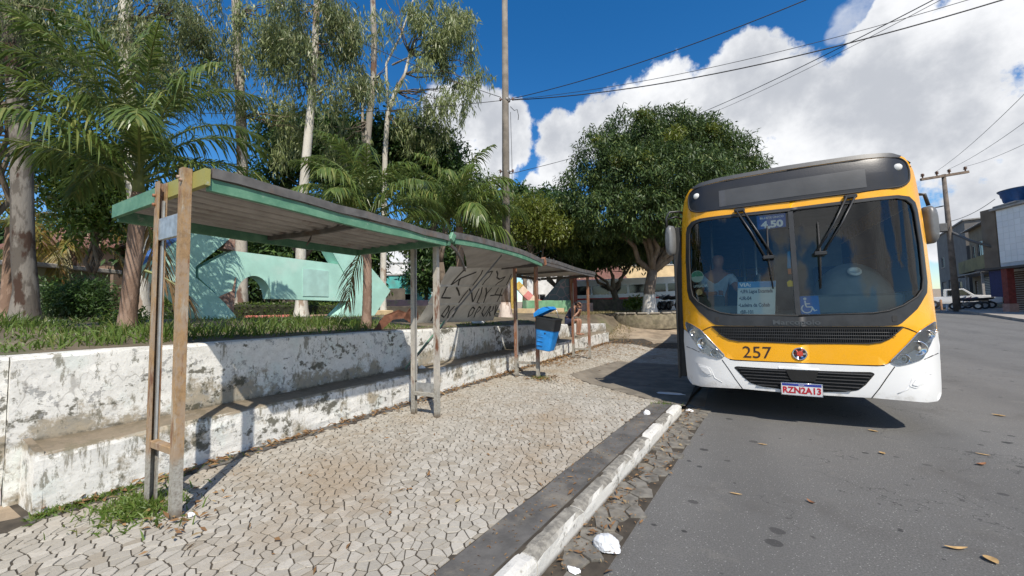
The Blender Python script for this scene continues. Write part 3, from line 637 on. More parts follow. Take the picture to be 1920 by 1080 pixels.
# strokes in panel units, read off a 1906x1080 enlargement of the lettering
def un(x, y):
    px, py = 760+x/6.353, 440+y/6.353; tgt = np.array([px, py]); u = v = .5
    def pr(u, v):
        w = panel_pt(u, v)-CC; z = w@CF; return np.array([960+722*(w@CR)/z, 540-722*(w@CU)/z])
    for _ in range(12):
        f = pr(u, v)-tgt; a = (pr(u+.01, v)-pr(u, v))/.01; c = (pr(u, v+.01)-pr(u, v))/.01; d = np.linalg.solve(np.array([a, c]).T, f); u -= d[0]; v -= d[1]
    return min(.985, max(.015, u)), min(.985, max(.015, v))
STROKES = [[(705, 415), (640, 480), (590, 535), (540, 600)], [(845, 445), (740, 485), (655, 520), (550, 595)], [(655, 525), (635, 560), (630, 605)],
 [(920, 420), (900, 470), (850, 540), (800, 605)], [(1040, 430), (1000, 500), (950, 550), (915, 600)], [(1030, 435), (980, 450)], [(1085, 430), (1100, 470), (1090, 510), (1120, 530), (1190, 500)], [(1190, 500), (1150, 545), (1100, 575), (1070, 605)], [(1280, 470), (1240, 540), (1200, 600)],
 [(500, 620), (470, 670), (430, 750), (480, 752), (540, 755)], [(605, 625), (630, 670), (645, 725)], [(745, 660), (690, 730), (635, 810)], [(760, 640), (790, 700), (800, 800)], [(880, 640), (840, 720), (805, 800)], [(915, 625), (900, 700), (850, 815), (880, 818)], [(960, 630), (965, 690), (950, 735)], [(1030, 630), (970, 700), (930, 810)], [(1110, 630), (1060, 720), (1010, 725)], [(1060, 715), (1140, 720), (1165, 725)], [(1155, 640), (1120, 740), (1090, 800)], [(345, 735), (330, 745)],
 [(345, 850), (350, 900), (330, 980), (300, 1030)], [(520, 840), (470, 900), (430, 960), (460, 985), (510, 910), (525, 850)], [(585, 850), (530, 910), (500, 990), (560, 960), (600, 880), (640, 840)], [(640, 845), (590, 930), (560, 985)],
 [(800, 860), (760, 920), (745, 980), (790, 950), (825, 880), (800, 860)], [(880, 850), (840, 920), (815, 985)], [(880, 855), (900, 880), (850, 930)], [(950, 850), (910, 930), (930, 975), (980, 900), (1010, 850)], [(1020, 850), (990, 920), (960, 975)], [(1050, 850), (1040, 900), (1000, 920), (1010, 970)], [(1080, 840), (1060, 960)], [(1130, 850), (1075, 960)], [(1130, 850), (1120, 930)]]
b = MB()
for s_ in STROKES:
    uv = [un(*q) for q in s_]; fine = []
    for a, c in zip(uv[:-1], uv[1:]):
        m = max(2, int(math.hypot((c[0]-a[0])*2.6, (c[1]-a[1])*1.4)/.05))
        fine += [(a[0]+(c[0]-a[0])*q/m, a[1]+(c[1]-a[1])*q/m) for q in range(m)]
    fine.append(uv[-1]); L = []; 
    for q, (u, v) in enumerate(fine):
        p = panel_pt(u, v, .004); q0 = panel_pt(*fine[max(0, q-1)], .004); q1 = panel_pt(*fine[min(len(fine)-1, q+1)], .004); d = q1-q0; s = np.cross(d/np.linalg.norm(d), _pn)*.018; L += [p-s, p+s]
    b.add(L, [(2*q, 2*q+1, 2*q+3, 2*q+2) for q in range(len(fine)-1)])
gr_ = b.build('sprayed_letters', M_SPRAY, bp_)
bowbar('fallen_brace', lin((-4.52, 4.62, .60), (-3.24, 5.52, 2.43), 6), .035, .035, M_SHEETTOP)
bowbar('fallen_brace', lin((-4.57, 4.66, .60), (-4.06, 5.02, 1.34), 4), .10, .05, M_GREEN)
# rusty scrap sheet on the grass
b = MB(); P = [(4.55, 1.22), (4.72, 1.46), (4.95, 1.55), (5.12, 1.50), (5.22, 1.58), (5.48, 1.60), (5.62, 1.44), (5.55, 1.30), (5.42, 1.36), (5.30, 1.28), (5.05, 1.40), (4.85, 1.38), (4.68, 1.22)]
b.prism(P, lambda y, z: (-5.12+.12*math.sin(y*4), y, z), lambda y, z: (-5.13+.12*math.sin(y*4), y, z)); 
tag(b.build('scrap_sheet', simple('deep_rust', (.16, .065, .035), .85, var=.4, scale=9, bstr=.3)), 'torn rusty brown metal scrap standing in the grass by the loose panel', 'scrap metal')

# ------------------------------------------------------------------ litter bin on the third frame
bn = thing('litter_bin', 'tilted blue and black plastic litter bin hung on a shelter post', 'litter bin', (-3.06, 6.93, .75))
M_BLUE = simple('blue_bin_plastic', (.02, .24, .66), .42, var=.2, scale=6, dirt=((.05, .12, .22), .5)); M_BLACK = simple('black_plastic', (.022, .024, .027), .45, var=.3, scale=6)
rb = Matrix.Rotation(math.radians(9), 3, 'Y'); pc = Vector((-3.05, 6.90, 1.12))
def binring(z, hx, hy, r): 
    out = []
    for sx, sy, a0 in ((1, 1, 0), (-1, 1, 90), (-1, -1, 180), (1, -1, 270)):
        for k in range(4):
            a = math.radians(a0+30*k); out.append((sx*(hx-r)+r*math.cos(a), sy*(hy-r)+r*math.sin(a), z))
    return out
def binbody(name, rings, m, cap0=True, cap1=True):
    V = []; n = 16
    for z, hx, hy, r in rings: V += [tuple(pc+rb @ Vector(q)) for q in binring(z, hx, hy, r)]
    F = [(j*n+k, j*n+(k+1) % n, (j+1)*n+(k+1) % n, (j+1)*n+k) for j in range(len(rings)-1) for k in range(n)]
    if cap0: F.append(tuple(range(n-1, -1, -1)))
    if cap1: F.append(tuple((len(rings)-1)*n+k for k in range(n)))
    return np_mesh(name, V, F, m, bn)
body_ = binbody('body', [(-.40, .13, .12, .05), (-.385, .15, .14, .05), (.0, .195, .175, .05), (.02, .19, .17, .05)], M_BLUE)
binbody('rim', [(-.005, .197, .178, .05), (.0, .203, .184, .05), (.19, .212, .193, .05), (.21, .222, .20, .05), (.235, .222, .20, .05), (.235, .20, .18, .05), (.10, .19, .17, .05)], M_BLACK, True, True)
b = MB(); lr = rb @ Matrix.Rotation(math.radians(-28), 3, 'Y'); c0 = pc + rb @ Vector((-.08, 0, .30))
V = []; prof_ = [(-.19, .0), (-.17, .07), (-.06, .115), (.06, .115), (.15, .09), (.19, .02)]
for s in (-1, 1):
    V += [tuple(c0+lr @ Vector((x, s*.165*(1-.15*(z > .1)), z))) for x, z in prof_]
n = len(prof_); b.add(V, [tuple(range(n)), tuple(range(2*n-1, n-1, -1))]+[(i, i+1, n+i+1, n+i) for i in range(n-1)]); b.build('lid', M_BLUE, bn)
b = MB(); b.tube([tuple(pc+rb @ Vector((.17, .1, .24))), tuple(pc+rb @ Vector((.10, .1, .38))), tuple(pc+rb @ Vector((.02, .1, .41)))], .008, 6); b.build('lid_arm', M_PLATE, bn)
b = MB(); b.box((-3.285, 6.96, 1.2), (.05, .10, .3), .005); b.build('bracket', M_BLACK, bn)
for zz in (-.3, -.22, -.14):
    b = MB(); b.box(tuple(pc+rb @ Vector((-.06, -.158-.02*(zz+.3), zz))), (.12, .012, .02), .003, rb); b.build('groove', M_BLUE, body_)
b = MB(); q_ = pc+rb @ Vector((.03, -.172, -.06)); b.lathe([(0, -.004), (.014, -.004), (.016, .0)], tuple(q_), 10, 'y'); b.build('lock', M_BLACK, body_)

# ------------------------------------------------------------------ people
def skin_body(name, joints, bones, mat, parent=None, root=None, sub=2, cat=None):
    names = list(joints); idx = {k: i for i, k in enumerate(names)}; off = wloc(parent) if parent is not None else Vector((0, 0, 0))
    me = bpy.data.meshes.new(name); me.from_pydata([tuple(Vector(joints[k][0])-off) for k in names], [(idx[a], idx[b]) for a, b in bones], []); me.update(); me.materials.append(mat)
    o = bpy.data.objects.new(name, me); COL.objects.link(o)
    if parent is not None: o.parent = parent
    sk = o.modifiers.new('skin', 'SKIN'); sk.use_smooth_shade = True
    if not me.skin_vertices: 
        bm = bmesh.new(); bm.from_mesh(me); bm.verts.layers.skin.verify(); bm.to_mesh(me); bm.free()
    for k in names:
        r = joints[k][1]; sv = me.skin_vertices[0].data[idx[k]]; sv.radius = (r, r) if not isinstance(r, tuple) else r; sv.use_root = (k == (root or names[0]))
    ss = o.modifiers.new('sub', 'SUBSURF'); ss.levels = sub; ss.render_levels = sub
    return o
M_SKIN = simple('brown_skin', (.30, .155, .095), .5, var=.12, scale=8); M_SKIN2 = simple('light_brown_skin', (.31, .16, .10), .5, var=.12, scale=8)
M_NAVY = simple('navy_cloth', (.018, .022, .055), .85, var=.25, scale=10, bstr=.3); M_HAIR = simple('dark_hair', (.018, .013, .01), .6, var=.3, scale=30); M_LBLUE = simple('light_blue_shirt', (.38, .50, .62), .8, var=.2, scale=8)
def sitter():
    wt = wall_top(12.4); x0 = -4.72; y0 = 12.4
    pr = thing('person', 'person in navy clothes hunched forward on the planter wall, feet on the ledge', 'person', (x0, y0, wt)); z = wt+.11
    J = {'pelvis': ((x0, y0, z+.01), .13), 'belly': ((x0+.07, y0, z+.17), .125), 'chest': ((x0+.18, y0, z+.36), (.15, .12)), 'neck': ((x0+.27, y0, z+.50), .055), 'chin': ((x0+.36, y0, z+.48), .065), 'head': ((x0+.40, y0, z+.56), .095), 'crown': ((x0+.41, y0, z+.63), .075)}
    B = [('pelvis', 'belly'), ('belly', 'chest'), ('chest', 'neck'), ('neck', 'chin'), ('chin', 'head'), ('head', 'crown')]
    for s, k in ((-1, 'a'), (1, 'b')):
        J.update({'hip'+k: ((x0+.06, y0+s*.09, z-.01), .092), 'knee'+k: ((x0+.40, y0+s*.12, z+.03), .062), 'calf'+k: ((x0+.385, y0+s*.12, z-.16), .055), 'ankle'+k: ((x0+.36, y0+s*.115, z-.37), .036), 'heel'+k: ((x0+.34, y0+s*.115, z-.435), .036), 'toe'+k: ((x0+.53, y0+s*.13, z-.455), .026),
                  'shoulder'+k: ((x0+.20, y0+s*.19, z+.40), .058), 'elbow'+k: ((x0+.30, y0+s*.22, z+.14), .042), 'wrist'+k: ((x0+.42, y0+s*.10, z+.30), .030), 'hand'+k: ((x0+.44, y0+s*.07, z+.40), .038)})
        B += [('pelvis', 'hip'+k), ('hip'+k, 'knee'+k), ('knee'+k, 'calf'+k), ('calf'+k, 'ankle'+k), ('ankle'+k, 'heel'+k), ('heel'+k, 'toe'+k), ('chest', 'shoulder'+k), ('shoulder'+k, 'elbow'+k), ('elbow'+k, 'wrist'+k), ('wrist'+k, 'hand'+k)]
    skin_body('body', J, B, M_SKIN2, pr)
    T = {k: (J[k][0], (J[k][1] if not isinstance(J[k][1], tuple) else J[k][1][0])+.022) for k in ('pelvis', 'belly', 'chest', 'shouldera', 'shoulderb')}
    T['ela'] = (tuple(np.array(J['elbowa'][0])*.55+np.array(J['shouldera'][0])*.45), .062); T['elb'] = (tuple(np.array(J['elbowb'][0])*.55+np.array(J['shoulderb'][0])*.45), .062)
    skin_body('shirt', T, [('pelvis', 'belly'), ('belly', 'chest'), ('chest', 'shouldera'), ('chest', 'shoulderb'), ('shouldera', 'ela'), ('shoulderb', 'elb')], M_NAVY, pr)
    H = {'p': (J['pelvis'][0], .15)}
    for k in 'ab': H['h'+k] = (J['hip'+k][0], .112); H['k'+k] = (tuple(np.array(J['hip'+k][0])*.35+np.array(J['knee'+k][0])*.65), .088)
    skin_body('shorts', H, [('p', 'ha'), ('ha', 'ka'), ('p', 'hb'), ('hb', 'kb')], M_NAVY, pr)
    hd = np.array(J['head'][0]); skin_body('hair', {'a': (tuple(hd+(.015, 0, .065)), .105), 'b': (tuple(hd+(-.06, 0, .03)), .10), 'c': (tuple(hd+(-.085, 0, -.06)), .075), 'd': (tuple(hd+(.0, -.065, -.0)), .07), 'e': (tuple(hd+(.02, .065, -.0)), .07)}, [('a', 'b'), ('b', 'c'), ('a', 'd'), ('a', 'e')], M_HAIR, pr)
    for s in (-1, 1):                                # ears, eyes, nose and mouth on the lowered face
        b = MB(); b.lathe([(0, -.012), (.02, -.01), (.026, 0), (.02, .01), (0, .012)], tuple(hd+(-.0, s*.098, -.01)), 8, 'y'); b.build('ear', M_SKIN2, pr)
        b = MB(); b.lathe([(0, -.008), (.009, -.005), (.011, 0), (.009, .005), (0, .008)], tuple(hd+(.09, s*.034, -.0)), 8); b.build('eye', M_HAIR, pr)
    b = MB(); b.lathe([(.004, .03), (.012, .0), (.017, -.018), (.0, -.03)], tuple(hd+(.102, 0, -.03)), 8); b.build('nose', M_SKIN2, pr)
    # fingers against the cheek
    for k, s in (('a', -1), ('b', 1)):
        h = np.array(J['hand'+k][0])
        for q in range(5):
            b = MB(); o = h+(-.02+.012*q, s*(.02-.008*abs(q-2)), .03); L = (.05, .07, .075, .068, .05)[q]
            b.tube([o, o+(-.004, -s*.006, L*.5), o+(-.018, -s*.012, L)], [.0095, .009, .007], 6); b.build('finger', M_SKIN2, pr)
sitter()
# ------------------------------------------------------------------ the bus
BX = .79; BREAR = 17.3
def bus_y(x, z):
    """front skin of the bus at a point given from its centre line"""
    t = abs(x)/1.29; y = 6.0+.07*t*t+.2*min(t, 1.06)**8
    if z > 1.25: y += .09*(z-1.25)
    if z > 3.0: y += .35*(z-3.0)**2
    if z < .55: y += .5*(.55-z)**2
    return y
_hz = [.36, .6, 1.15, 1.7, 2.3, 2.8, 3.1, 3.22, 3.30, 3.36]; _hw = [1.325, 1.345, 1.375, 1.38, 1.37, 1.34, 1.305, 1.26, 1.20, 1.0]
def hw(z): return float(np.interp(z, _hz, _hw))
bus = thing('bus', 'yellow and white city bus numbered 257 parked at the kerb, facing the camera', 'bus', (BX, 6.2, 0))
M_YEL = NT('bus_yellow_paint'); M_YEL = M_YEL.fin(M_YEL.mix(M_YEL.rng(M_YEL.noise(4, 9, .75, stretch=(1, 1, .6)), .50, .78, 0, .28), M_YEL.mix(M_YEL.rng(M_YEL.noise(1.6, 5, .6), .4, .7), (.84, .395, .006), (.79, .36, .006)), (.46, .30, .10)), M_YEL.rng(M_YEL.noise(7, 6, .7), .35, .7, .2, .42), 0, .5, Coat_Weight=.5, Coat_Roughness=.08)
def buswhite():
    t = NT('bus_white_paint'); c = t.mix(t.rng(t.mth('ADD', t.noise(5, 7, .7), t.rng(t.xyz(2), .36, .62, .22, 0)), .62, .95), (.76, .76, .75), (.46, .44, .40)); return t.fin(c, .3, 0, .5, Coat_Weight=.35, Coat_Roughness=.1)
M_WHITE = buswhite()
M_BBLK = simple('bus_black_plastic', (.025, .026, .028), .42, var=.25, scale=9, bstr=.1); M_BGLOSS = simple('black_gloss_mask', (.022, .023, .026), .30, spec=.45, var=.1)
M_RUB = simple('bus_rubber', (.02, .02, .02), .7, var=.2); M_CHROME = simple('chrome', (.75, .75, .76), .12, 1.0, var=.05); M_LAMPIN = simple('lamp_housing', (.46, .48, .50), .25, .5, var=.15)
M_WSCREEN = glassmat('windscreen_glass', (.80, .87, .84), .8, .0, .02); M_SIDEGL = glassmat('tinted_side_glass', (.34, .38, .38), .9, .0, .04); M_LENS = glassmat('clear_lens', (.86, .90, .92), .95, .02, .06)
M_TRIM = simple('interior_grey', (.13, .15, .15), .6, var=.2); M_DASH = simple('dash_greygreen', (.16, .19, .18), .5, var=.15, scale=4); M_SEAT = simple('seat_blue', (.03, .05, .11), .8, var=.3)
M_ROOFC = simple('bus_roof_grey', (.045, .048, .052), .5, var=.25, scale=3); M_UNDER = simple('underbody_black', (.012, .012, .012), .9)
def mirror(h): return list(h)+[(-x, z) for x, z in reversed(h) if abs(x) > 1e-6]
def patch(name, poly, off, thick, mats, parent=bus, nx=.09, nz=.10, mi=None, surf=None, smooth=True):
    """a panel cut to an outline on the bus front, following its curve, with a rim of real depth"""
    sf = surf or bus_y
    bm = bmesh.new(); f = bm.faces.new([bm.verts.new((x, 0, z)) for x, z in poly]); f.normal_update(); bmesh.ops.triangulate(bm, faces=[f], ngon_method='EAR_CLIP')
    xs = [p[0] for p in poly]; zs = [p[1] for p in poly]
    c = math.floor(min(xs)/nx)*nx
    while c < max(xs):
        bmesh.ops.bisect_plane(bm, geom=bm.verts[:]+bm.edges[:]+bm.faces[:], plane_co=(c, 0, 0), plane_no=(1, 0, 0)); c += nx
    c = math.floor(min(zs)/nz)*nz
    while c < max(zs):
        bmesh.ops.bisect_plane(bm, geom=bm.verts[:]+bm.edges[:]+bm.faces[:], plane_co=(0, 0, c), plane_no=(0, 0, 1)); c += nz
    bm.verts.index_update(); V = [(v.co.x+BX, sf(v.co.x, v.co.z)-off, v.co.z) for v in bm.verts]; F = []
    for f in bm.faces:
        ids = [v.index for v in f.verts]; a = [bm.verts[i].co if False else f.verts[k].co for k, i in enumerate(ids)]
        nrm = sum(((a[k].x*a[(k+1) % len(a)].z - a[(k+1) % len(a)].x*a[k].z) for k in range(len(a))), 0)
        F.append(tuple(ids if nrm > 0 else reversed(ids)))
    sm = [smooth]*len(F)
    if thick > 0:
        for e in bm.edges:
            if len(e.link_faces) == 1:
                b = len(V); p, q = e.verts
                for v in (p, q): V.append(V[v.index])
                for v in (q, p): w = V[v.index]; V.append((w[0], w[1]+thick, w[2]))
                F.append((b, b+1, b+2, b+3)); sm.append(False)
    bm.free(); return np_mesh(name, V, F, mats, parent, smooth=sm)
def rnd(poly, r, n=4):
    """round the corners of an outline"""
    out = []; N = len(poly)
    for i in range(N):
        p0, p, p1 = Vector((*poly[i-1], 0)), Vector((*poly[i], 0)), Vector((*poly[(i+1) % N], 0)); a = p0-p; b = p1-p; k = min(r, a.length*.45, b.length*.45); A = p+a.normalized()*k; B = p+b.normalized()*k
        if a.normalized().dot(b.normalized()) < -.97: out.append((p.x, p.y)); continue
        for j in range(n+1):
            t = j/n; q = A*(1-t)**2+p*2*t*(1-t)+B*t*t; out.append((q.x, q.y))
    return out
WS_OUT = [(0, 2.775), (.57, 2.785), (1.07, 2.795), (1.19, 2.775), (1.255, 2.71), (1.275, 2.62), (1.295, 2.2), (1.29, 1.75), (1.265, 1.62), (1.13, 1.43), (.97, 1.275), (.93, 1.25), (.8, 1.238), (0, 1.235)]
WS_GL = [(0, 2.735), (.57, 2.745), (1.05, 2.755), (1.14, 2.735), (1.20, 2.68), (1.225, 2.58), (1.24, 2.2), (1.232, 1.78), (1.21, 1.66), (1.14, 1.57), (1.0, 1.475), (.86, 1.415), (.72, 1.39), (0, 1.368)]
YW = [(1.36, 1.175), (1.30, 1.13), (.80, .80), (.74, .785), (0, .775)]
def side_pts(z0, z1, n=14): return [(hw(z)-.012, z) for z in np.linspace(z0, z1, n)]
for s in (1, -1):
    half = [(0, 3.36), (.6, 3.352), (1.0, 3.34), (1.13, 3.315), (1.20, 3.28), (1.255, 3.20)] + side_pts(3.12, 1.18, 18) + YW + [(0, 1.25)] + [p for p in reversed(WS_OUT[:-1])]
    half = [(s*x, z) for x, z in half]; 
    if s < 0: half = half[::-1]
    patch('front_panel', half, 0, .02, M_YEL)
frame = mirror(WS_OUT); hole = mirror(WS_GL)
for s in (1, -1):
    h = [(s*x, z) for x, z in WS_OUT]+[(s*x, z) for x, z in reversed(WS_GL)]
    if s < 0: h = h[::-1]
    patch('windscreen_frame', h, .007, .04, M_BBLK)
ws = patch('windscreen', hole, -.004, 0, M_WSCREEN)
def bar_on(name, pts, w, off, th, m, parent=bus):
    b = MB(); b.tube([(x+BX, bus_y(x, z)-off, z) for x, z in pts], w, 6); return b.build(name, m, parent)
patch('centre_divider', [(-.027, 1.36), (.027, 1.36), (.027, 2.745), (-.027, 2.745)], .012, .03, M_BBLK)
for s in (1, -1):                                         # rubber seal round the glass
    bar_on('window_seal', [(s*x, z) for x, z in WS_GL], .011, .008, 0, M_RUB)
# destination box
MASK = rnd(mirror([(0, 3.295), (.7, 3.29), (1.12, 3.275), (1.20, 3.22), (1.225, 3.10), (1.205, 2.955), (1.10, 2.893), (.6, 2.872), (0, 2.868)]), .06)
patch('destination_box', MASK, .010, .025, M_BGLOSS); 
M_LED = simple('dark_display', (.058, .060, .063), .35, spec=.5, var=.25, scale=2); patch('display', [(-.81, 2.915), (.78, 2.925), (.78, 3.165), (-.81, 3.155)], .014, .004, M_LED)
bar_on('mask_seal', MASK+[MASK[0]], .011, .010, 0, M_RUB)
M_CAPG = simple('roof_front_grey', (.06, .063, .067), .45, var=.2)
patch('roof_edge', rnd(mirror([(0, 3.375), (.8, 3.365), (1.06, 3.345), (1.17, 3.30), (1.15, 3.285), (.7, 3.31), (0, 3.315)]), .015, 2), .007, .05, M_CAPG)
for s in (-1, 1):
    x, z = s*1.10, 3.145; b = MB(); b.lathe([(.0, -.016), (.03, -.014), (.042, -.004), (.046, .012)], (x+BX, bus_y(x, z)-.012, z), 16, 'y'); l_ = b.build('marker_lamp', simple('marker_lens', (.7, .7, .68), .2, var=.05), bus)
# bonnet grille, with upright bars
GR = [(-.97, 1.222), (-.85, 1.10), (-.77, 1.055), (-.66, 1.035), (0, 1.025), (.66, 1.035), (.77, 1.055), (.85, 1.10), (.97, 1.222)]
patch('grille_backing', rnd(GR, .03, 3), .004, .01, M_UNDER)
def gtop(x): return 1.205
def gbot(x): return float(np.interp(abs(x), [0, .66, .77, .85, .97], [1.045, 1.053, 1.072, 1.117, 1.21]))
b = MB()
for i in range(-46, 47):
    x = i*.02; z0, z1 = gbot(x), gtop(x)
    if z1-z0 > .02: b.box((x+BX, bus_y(x, 1.1)-.011, (z0+z1)/2), (.006, .012, z1-z0))
tag(b.build('grille_bars', M_BBLK, bus), kind='stuff')
for z in (1.085, 1.125, 1.165):
    xm = .82 if z < 1.1 else .9; bar_on('grille_slat', [(x, z) for x in np.linspace(-xm, xm, 25)], .005, .014, 0, M_BBLK)
bar_on('grille_rim', [(-.97, 1.222)]+GR[1:-1]+[(.97, 1.222)], .008, .008, 0, M_RUB); bar_on('bonnet_seam', [(x, 1.228) for x in np.linspace(-.97, .97, 30)], .007, .004, 0, M_UNDER)
for s in (-1, 1): bar_on('bonnet_seam', [(s*.97, 1.228), (s*1.02, 1.21), (s*1.10, 1.165)], .005, .003, 0, M_UNDER)
for s in (-1, 1):                                          # washer flaps in the frame below the glass
    patch('washer_flap', rnd([(s*.93, 1.29), (s*.93, 1.36), (s*.885, 1.36), (s*.885, 1.29)], .01, 2), .012, .01, M_RUB)
# bumper
BOT = [(0, .395), (.35, .40), (.65, .405), (.95, .392), (1.15, .375), (1.27, .378), (1.30, .40)]
YWb = [(x, z-.004) for x, z in YW]
bump = mirror_poly = None
hb = [(0, .771)] + [(x, z-.006) for x, z in reversed(YW[:-1])]; full = hb + [(hw(z)+.004, z) for z in (1.0, .8, .6, .45)] + list(reversed(BOT)); full = full + [(-x, z) for x, z in reversed(full) if abs(x) > 1e-6]
patch('bumper', full, .016, .06, M_WHITE)
for s in (-1, 1):
    bar_on('bumper_seam', [(s*.87, .775), (s*.80, .66), (s*.72, .52), (s*.645, .40)], .006, .014, 0, M_UNDER)
    bar_on('bumper_seam', [(s*1.33, .915), (s*1.24, .895), (s*1.15, .86)], .005, .014, 0, M_UNDER)
    # moulded fog lamp recess
    P = [(s*1.19, .69), (s*1.02, .655), (s*.98, .56), (s*1.05, .535), (s*1.14, .60)]
    if s < 0: P = P[::-1]
    patch('fog_recess', rnd(P, .02, 3), .021, .012, M_WHITE); 
    Q = [(s*1.16, .665), (s*1.05, .645), (s*1.01, .575), (s*1.06, .56), (s*1.13, .61)]
    if s < 0: Q = Q[::-1]
    patch('fog_recess', rnd(Q, .015, 3), .029, .02, M_WHITE)
    bar_on('bumper_crease', [(s*1.21, .695), (s*1.06, .66), (s*1.0, .60), (s*.97, .52), (s*.88, .47)], .007, .013, 0, M_WHITE); bar_on('bumper_crease', [(s*1.17, .60), (s*1.1, .54), (s*.90, .475)], .006, .010, 0, M_WHITE)
bar_on('bumper_seam', [(x, .778 if abs(x) < .74 else .778+(abs(x)-.74)*.2) for x in np.linspace(-.78, .78, 25)], .006, .014, 0, M_UNDER)
LG = [(-.735, .685), (-.70, .70), (-.45, .695), (0, .692), (.45, .698), (.66, .705), (.69, .685), (.60, .555), (.53, .485), (.40, .455), (.2, .44), (-.24, .44), (-.43, .455), (-.55, .487), (-.63, .56)]
patch('lower_grille', rnd(LG, .025, 3), .020, .01, M_UNDER)
for z in (.475, .515, .555, .595, .635, .670):
    xm = float(np.interp(z, [.44, .487, .555, .685], [.34, .53, .60, .69]))-.02; b = MB()
    for x0, x1 in ((-xm-.02, xm),):
        P = [(x, z) for x in np.linspace(x0, x1, 21)]; V = []
        for x, zz in P:
            y = bus_y(x, zz)-.026; V += [(x+BX, y, zz-.009), (x+BX, y-.012, zz), (x+BX, y, zz+.009), (x+BX, y+.01, zz)]
        b.add(V, [(4*j+k, 4*j+(k+1) % 4, 4*j+4+(k+1) % 4, 4*j+4+k) for j in range(20) for k in range(4)]); b.build('grille_slat', M_BBLK, bus)
patch('tow_cover', rnd([(-.17, .69), (.16, .69), (.12, .56), (-.12, .56)], .02, 2), .042, .02, M_UNDER); patch('bumper_step', [(-.24, .70), (.17, .70), (.17, .715), (-.24, .72)], .024, .02, M_WHITE)
# head lamps
for s in (-1, 1):
    HL = [(1.335, 1.285), (1.245, 1.25), (1.12, 1.175), (.99, 1.02), (.83, .83), (.90, .79), (1.0, .815), (1.13, .865), (1.23, 1.03), (1.315, 1.17)]
    P = rnd([(s*x, z) for x, z in HL], .03, 3); P = P if s < 0 else P[::-1]
    h = patch('headlight', P, .012, .03, M_LAMPIN, nx=.05, nz=.08); bar_on('lamp_seal', P+[P[0]], .006, .016, 0, M_CHROME, h)
    patch('lens', P, .030, 0, M_LENS, h, nx=.05, nz=.08)
    for lx, lz, r in ((1.215, 1.135, .047), (1.09, .985, .075), (.955, .865, .05)):
        b = MB(); y = bus_y(lx, lz)-.013; ln = MB(); 
        b.lathe([(r*1.18, .004), (r*1.15, -.012), (r, -.012), (r*.85, .0), (r*.55, .006), (0, .008)], (s*lx+BX, y, lz), 20, 'y'); b.build('reflector', M_CHROME, h)
        b = MB(); b.lathe([(r*.42, -.004), (r*.36, -.012), (0, -.016)], (s*lx+BX, y, lz), 14, 'y'); b.build('bulb', simple('lamp_bulb_glass', (.55, .5, .42), .15), h)
# lettering and badge on the front
def front_text(name, txt, size, cx, cz, m, off, parent=bus, spacing=1.0, bold=0, sx=1.0, tilt=0.0, yfun=None):
    vs, fs = text_pts(txt, size, spacing, bold, sx=sx); yf = yfun or bus_y; ct, st = math.cos(tilt), math.sin(tilt)
    V = [(cx+x*ct-z*st+BX, yf(cx+x*ct-z*st, cz+x*st+z*ct)-off, cz+x*st+z*ct) for x, z in vs]
    return np_mesh(name, V, fs, m, parent)
M_INK = simple('dark_brown_lettering', (.035, .016, .012), .5, var=.05)
front_text('fleet_number', '257', .215, -.465, .885, M_INK, .005, sx=1.02)
M_BADGE = simple('raised_grey_lettering', (.075, .078, .08), .3, .4)
front_text('maker_lettering', 'Marcopolo', .085, -.03, 1.283, M_BADGE, .013, bold=.002, sx=1.32)
b = MB(); ex, ez = -.01, .892; ey = bus_y(ex, ez); b.lathe([(.079, .0), (.078, -.012), (.066, -.014), (.064, -.004), (.0, -.004)], (ex+BX, ey, ez), 28, 'y'); em = b.build('emblem', M_CHROME, bus)
M_EDARK = simple('emblem_black', (.02, .018, .018), .4); M_ERED = simple('emblem_red', (.55, .06, .035), .4)
b = MB()
for k in range(6):
    a = PI/3*k+PI/6; P = [(.060*math.cos(a-.30), .060*math.sin(a-.30)), (.060*math.cos(a+.30), .060*math.sin(a+.30)), (.036*math.cos(a+.26), .036*math.sin(a+.26)), (.036*math.cos(a-.26), .036*math.sin(a-.26))]
    b.prism(P, lambda x, z: (ex+BX+x, ey-.004, ez+z), lambda x, z: (ex+BX+x, ey-.010, ez+z))
b.build('emblem_ring', M_EDARK, em)
b = MB(); P = []
for k in range(12):
    a = PI/6*k; r = .038 if k % 2 else .027; P.append((r*math.cos(a), r*math.sin(a)))
b.prism(P, lambda x, z: (ex+BX+x, ey-.004, ez+z), lambda x, z: (ex+BX+x, ey-.013, ez+z)); b.build('emblem_star', M_ERED, em)
# number plate
pl = patch('number_plate', rnd([(-.225, .385), (.185, .385), (.185, .53), (-.225, .53)], .012, 2), .060, .02, simple('plate_white', (.72, .70, .70), .4, var=.05))
patch('plate_band', [(-.218, .498), (.178, .498), (.178, .526), (-.218, .526)], .0615, 0, simple('plate_blue', (.03, .05, .30), .4), pl)
front_text('plate_number', 'RZN2A13', .108, -.02, .442, simple('plate_red', (.50, .015, .03), .45), .0625, pl, bold=.0035, sx=.86); front_text('plate_country', 'BRASIL', .02, -.02, .512, M_WHITE, .0625, pl)
bar_on('plate_rim', [(-.228, .382), (.188, .382), (.188, .533), (-.228, .533), (-.228, .382)], .006, .058, 0, M_CHROME, pl)
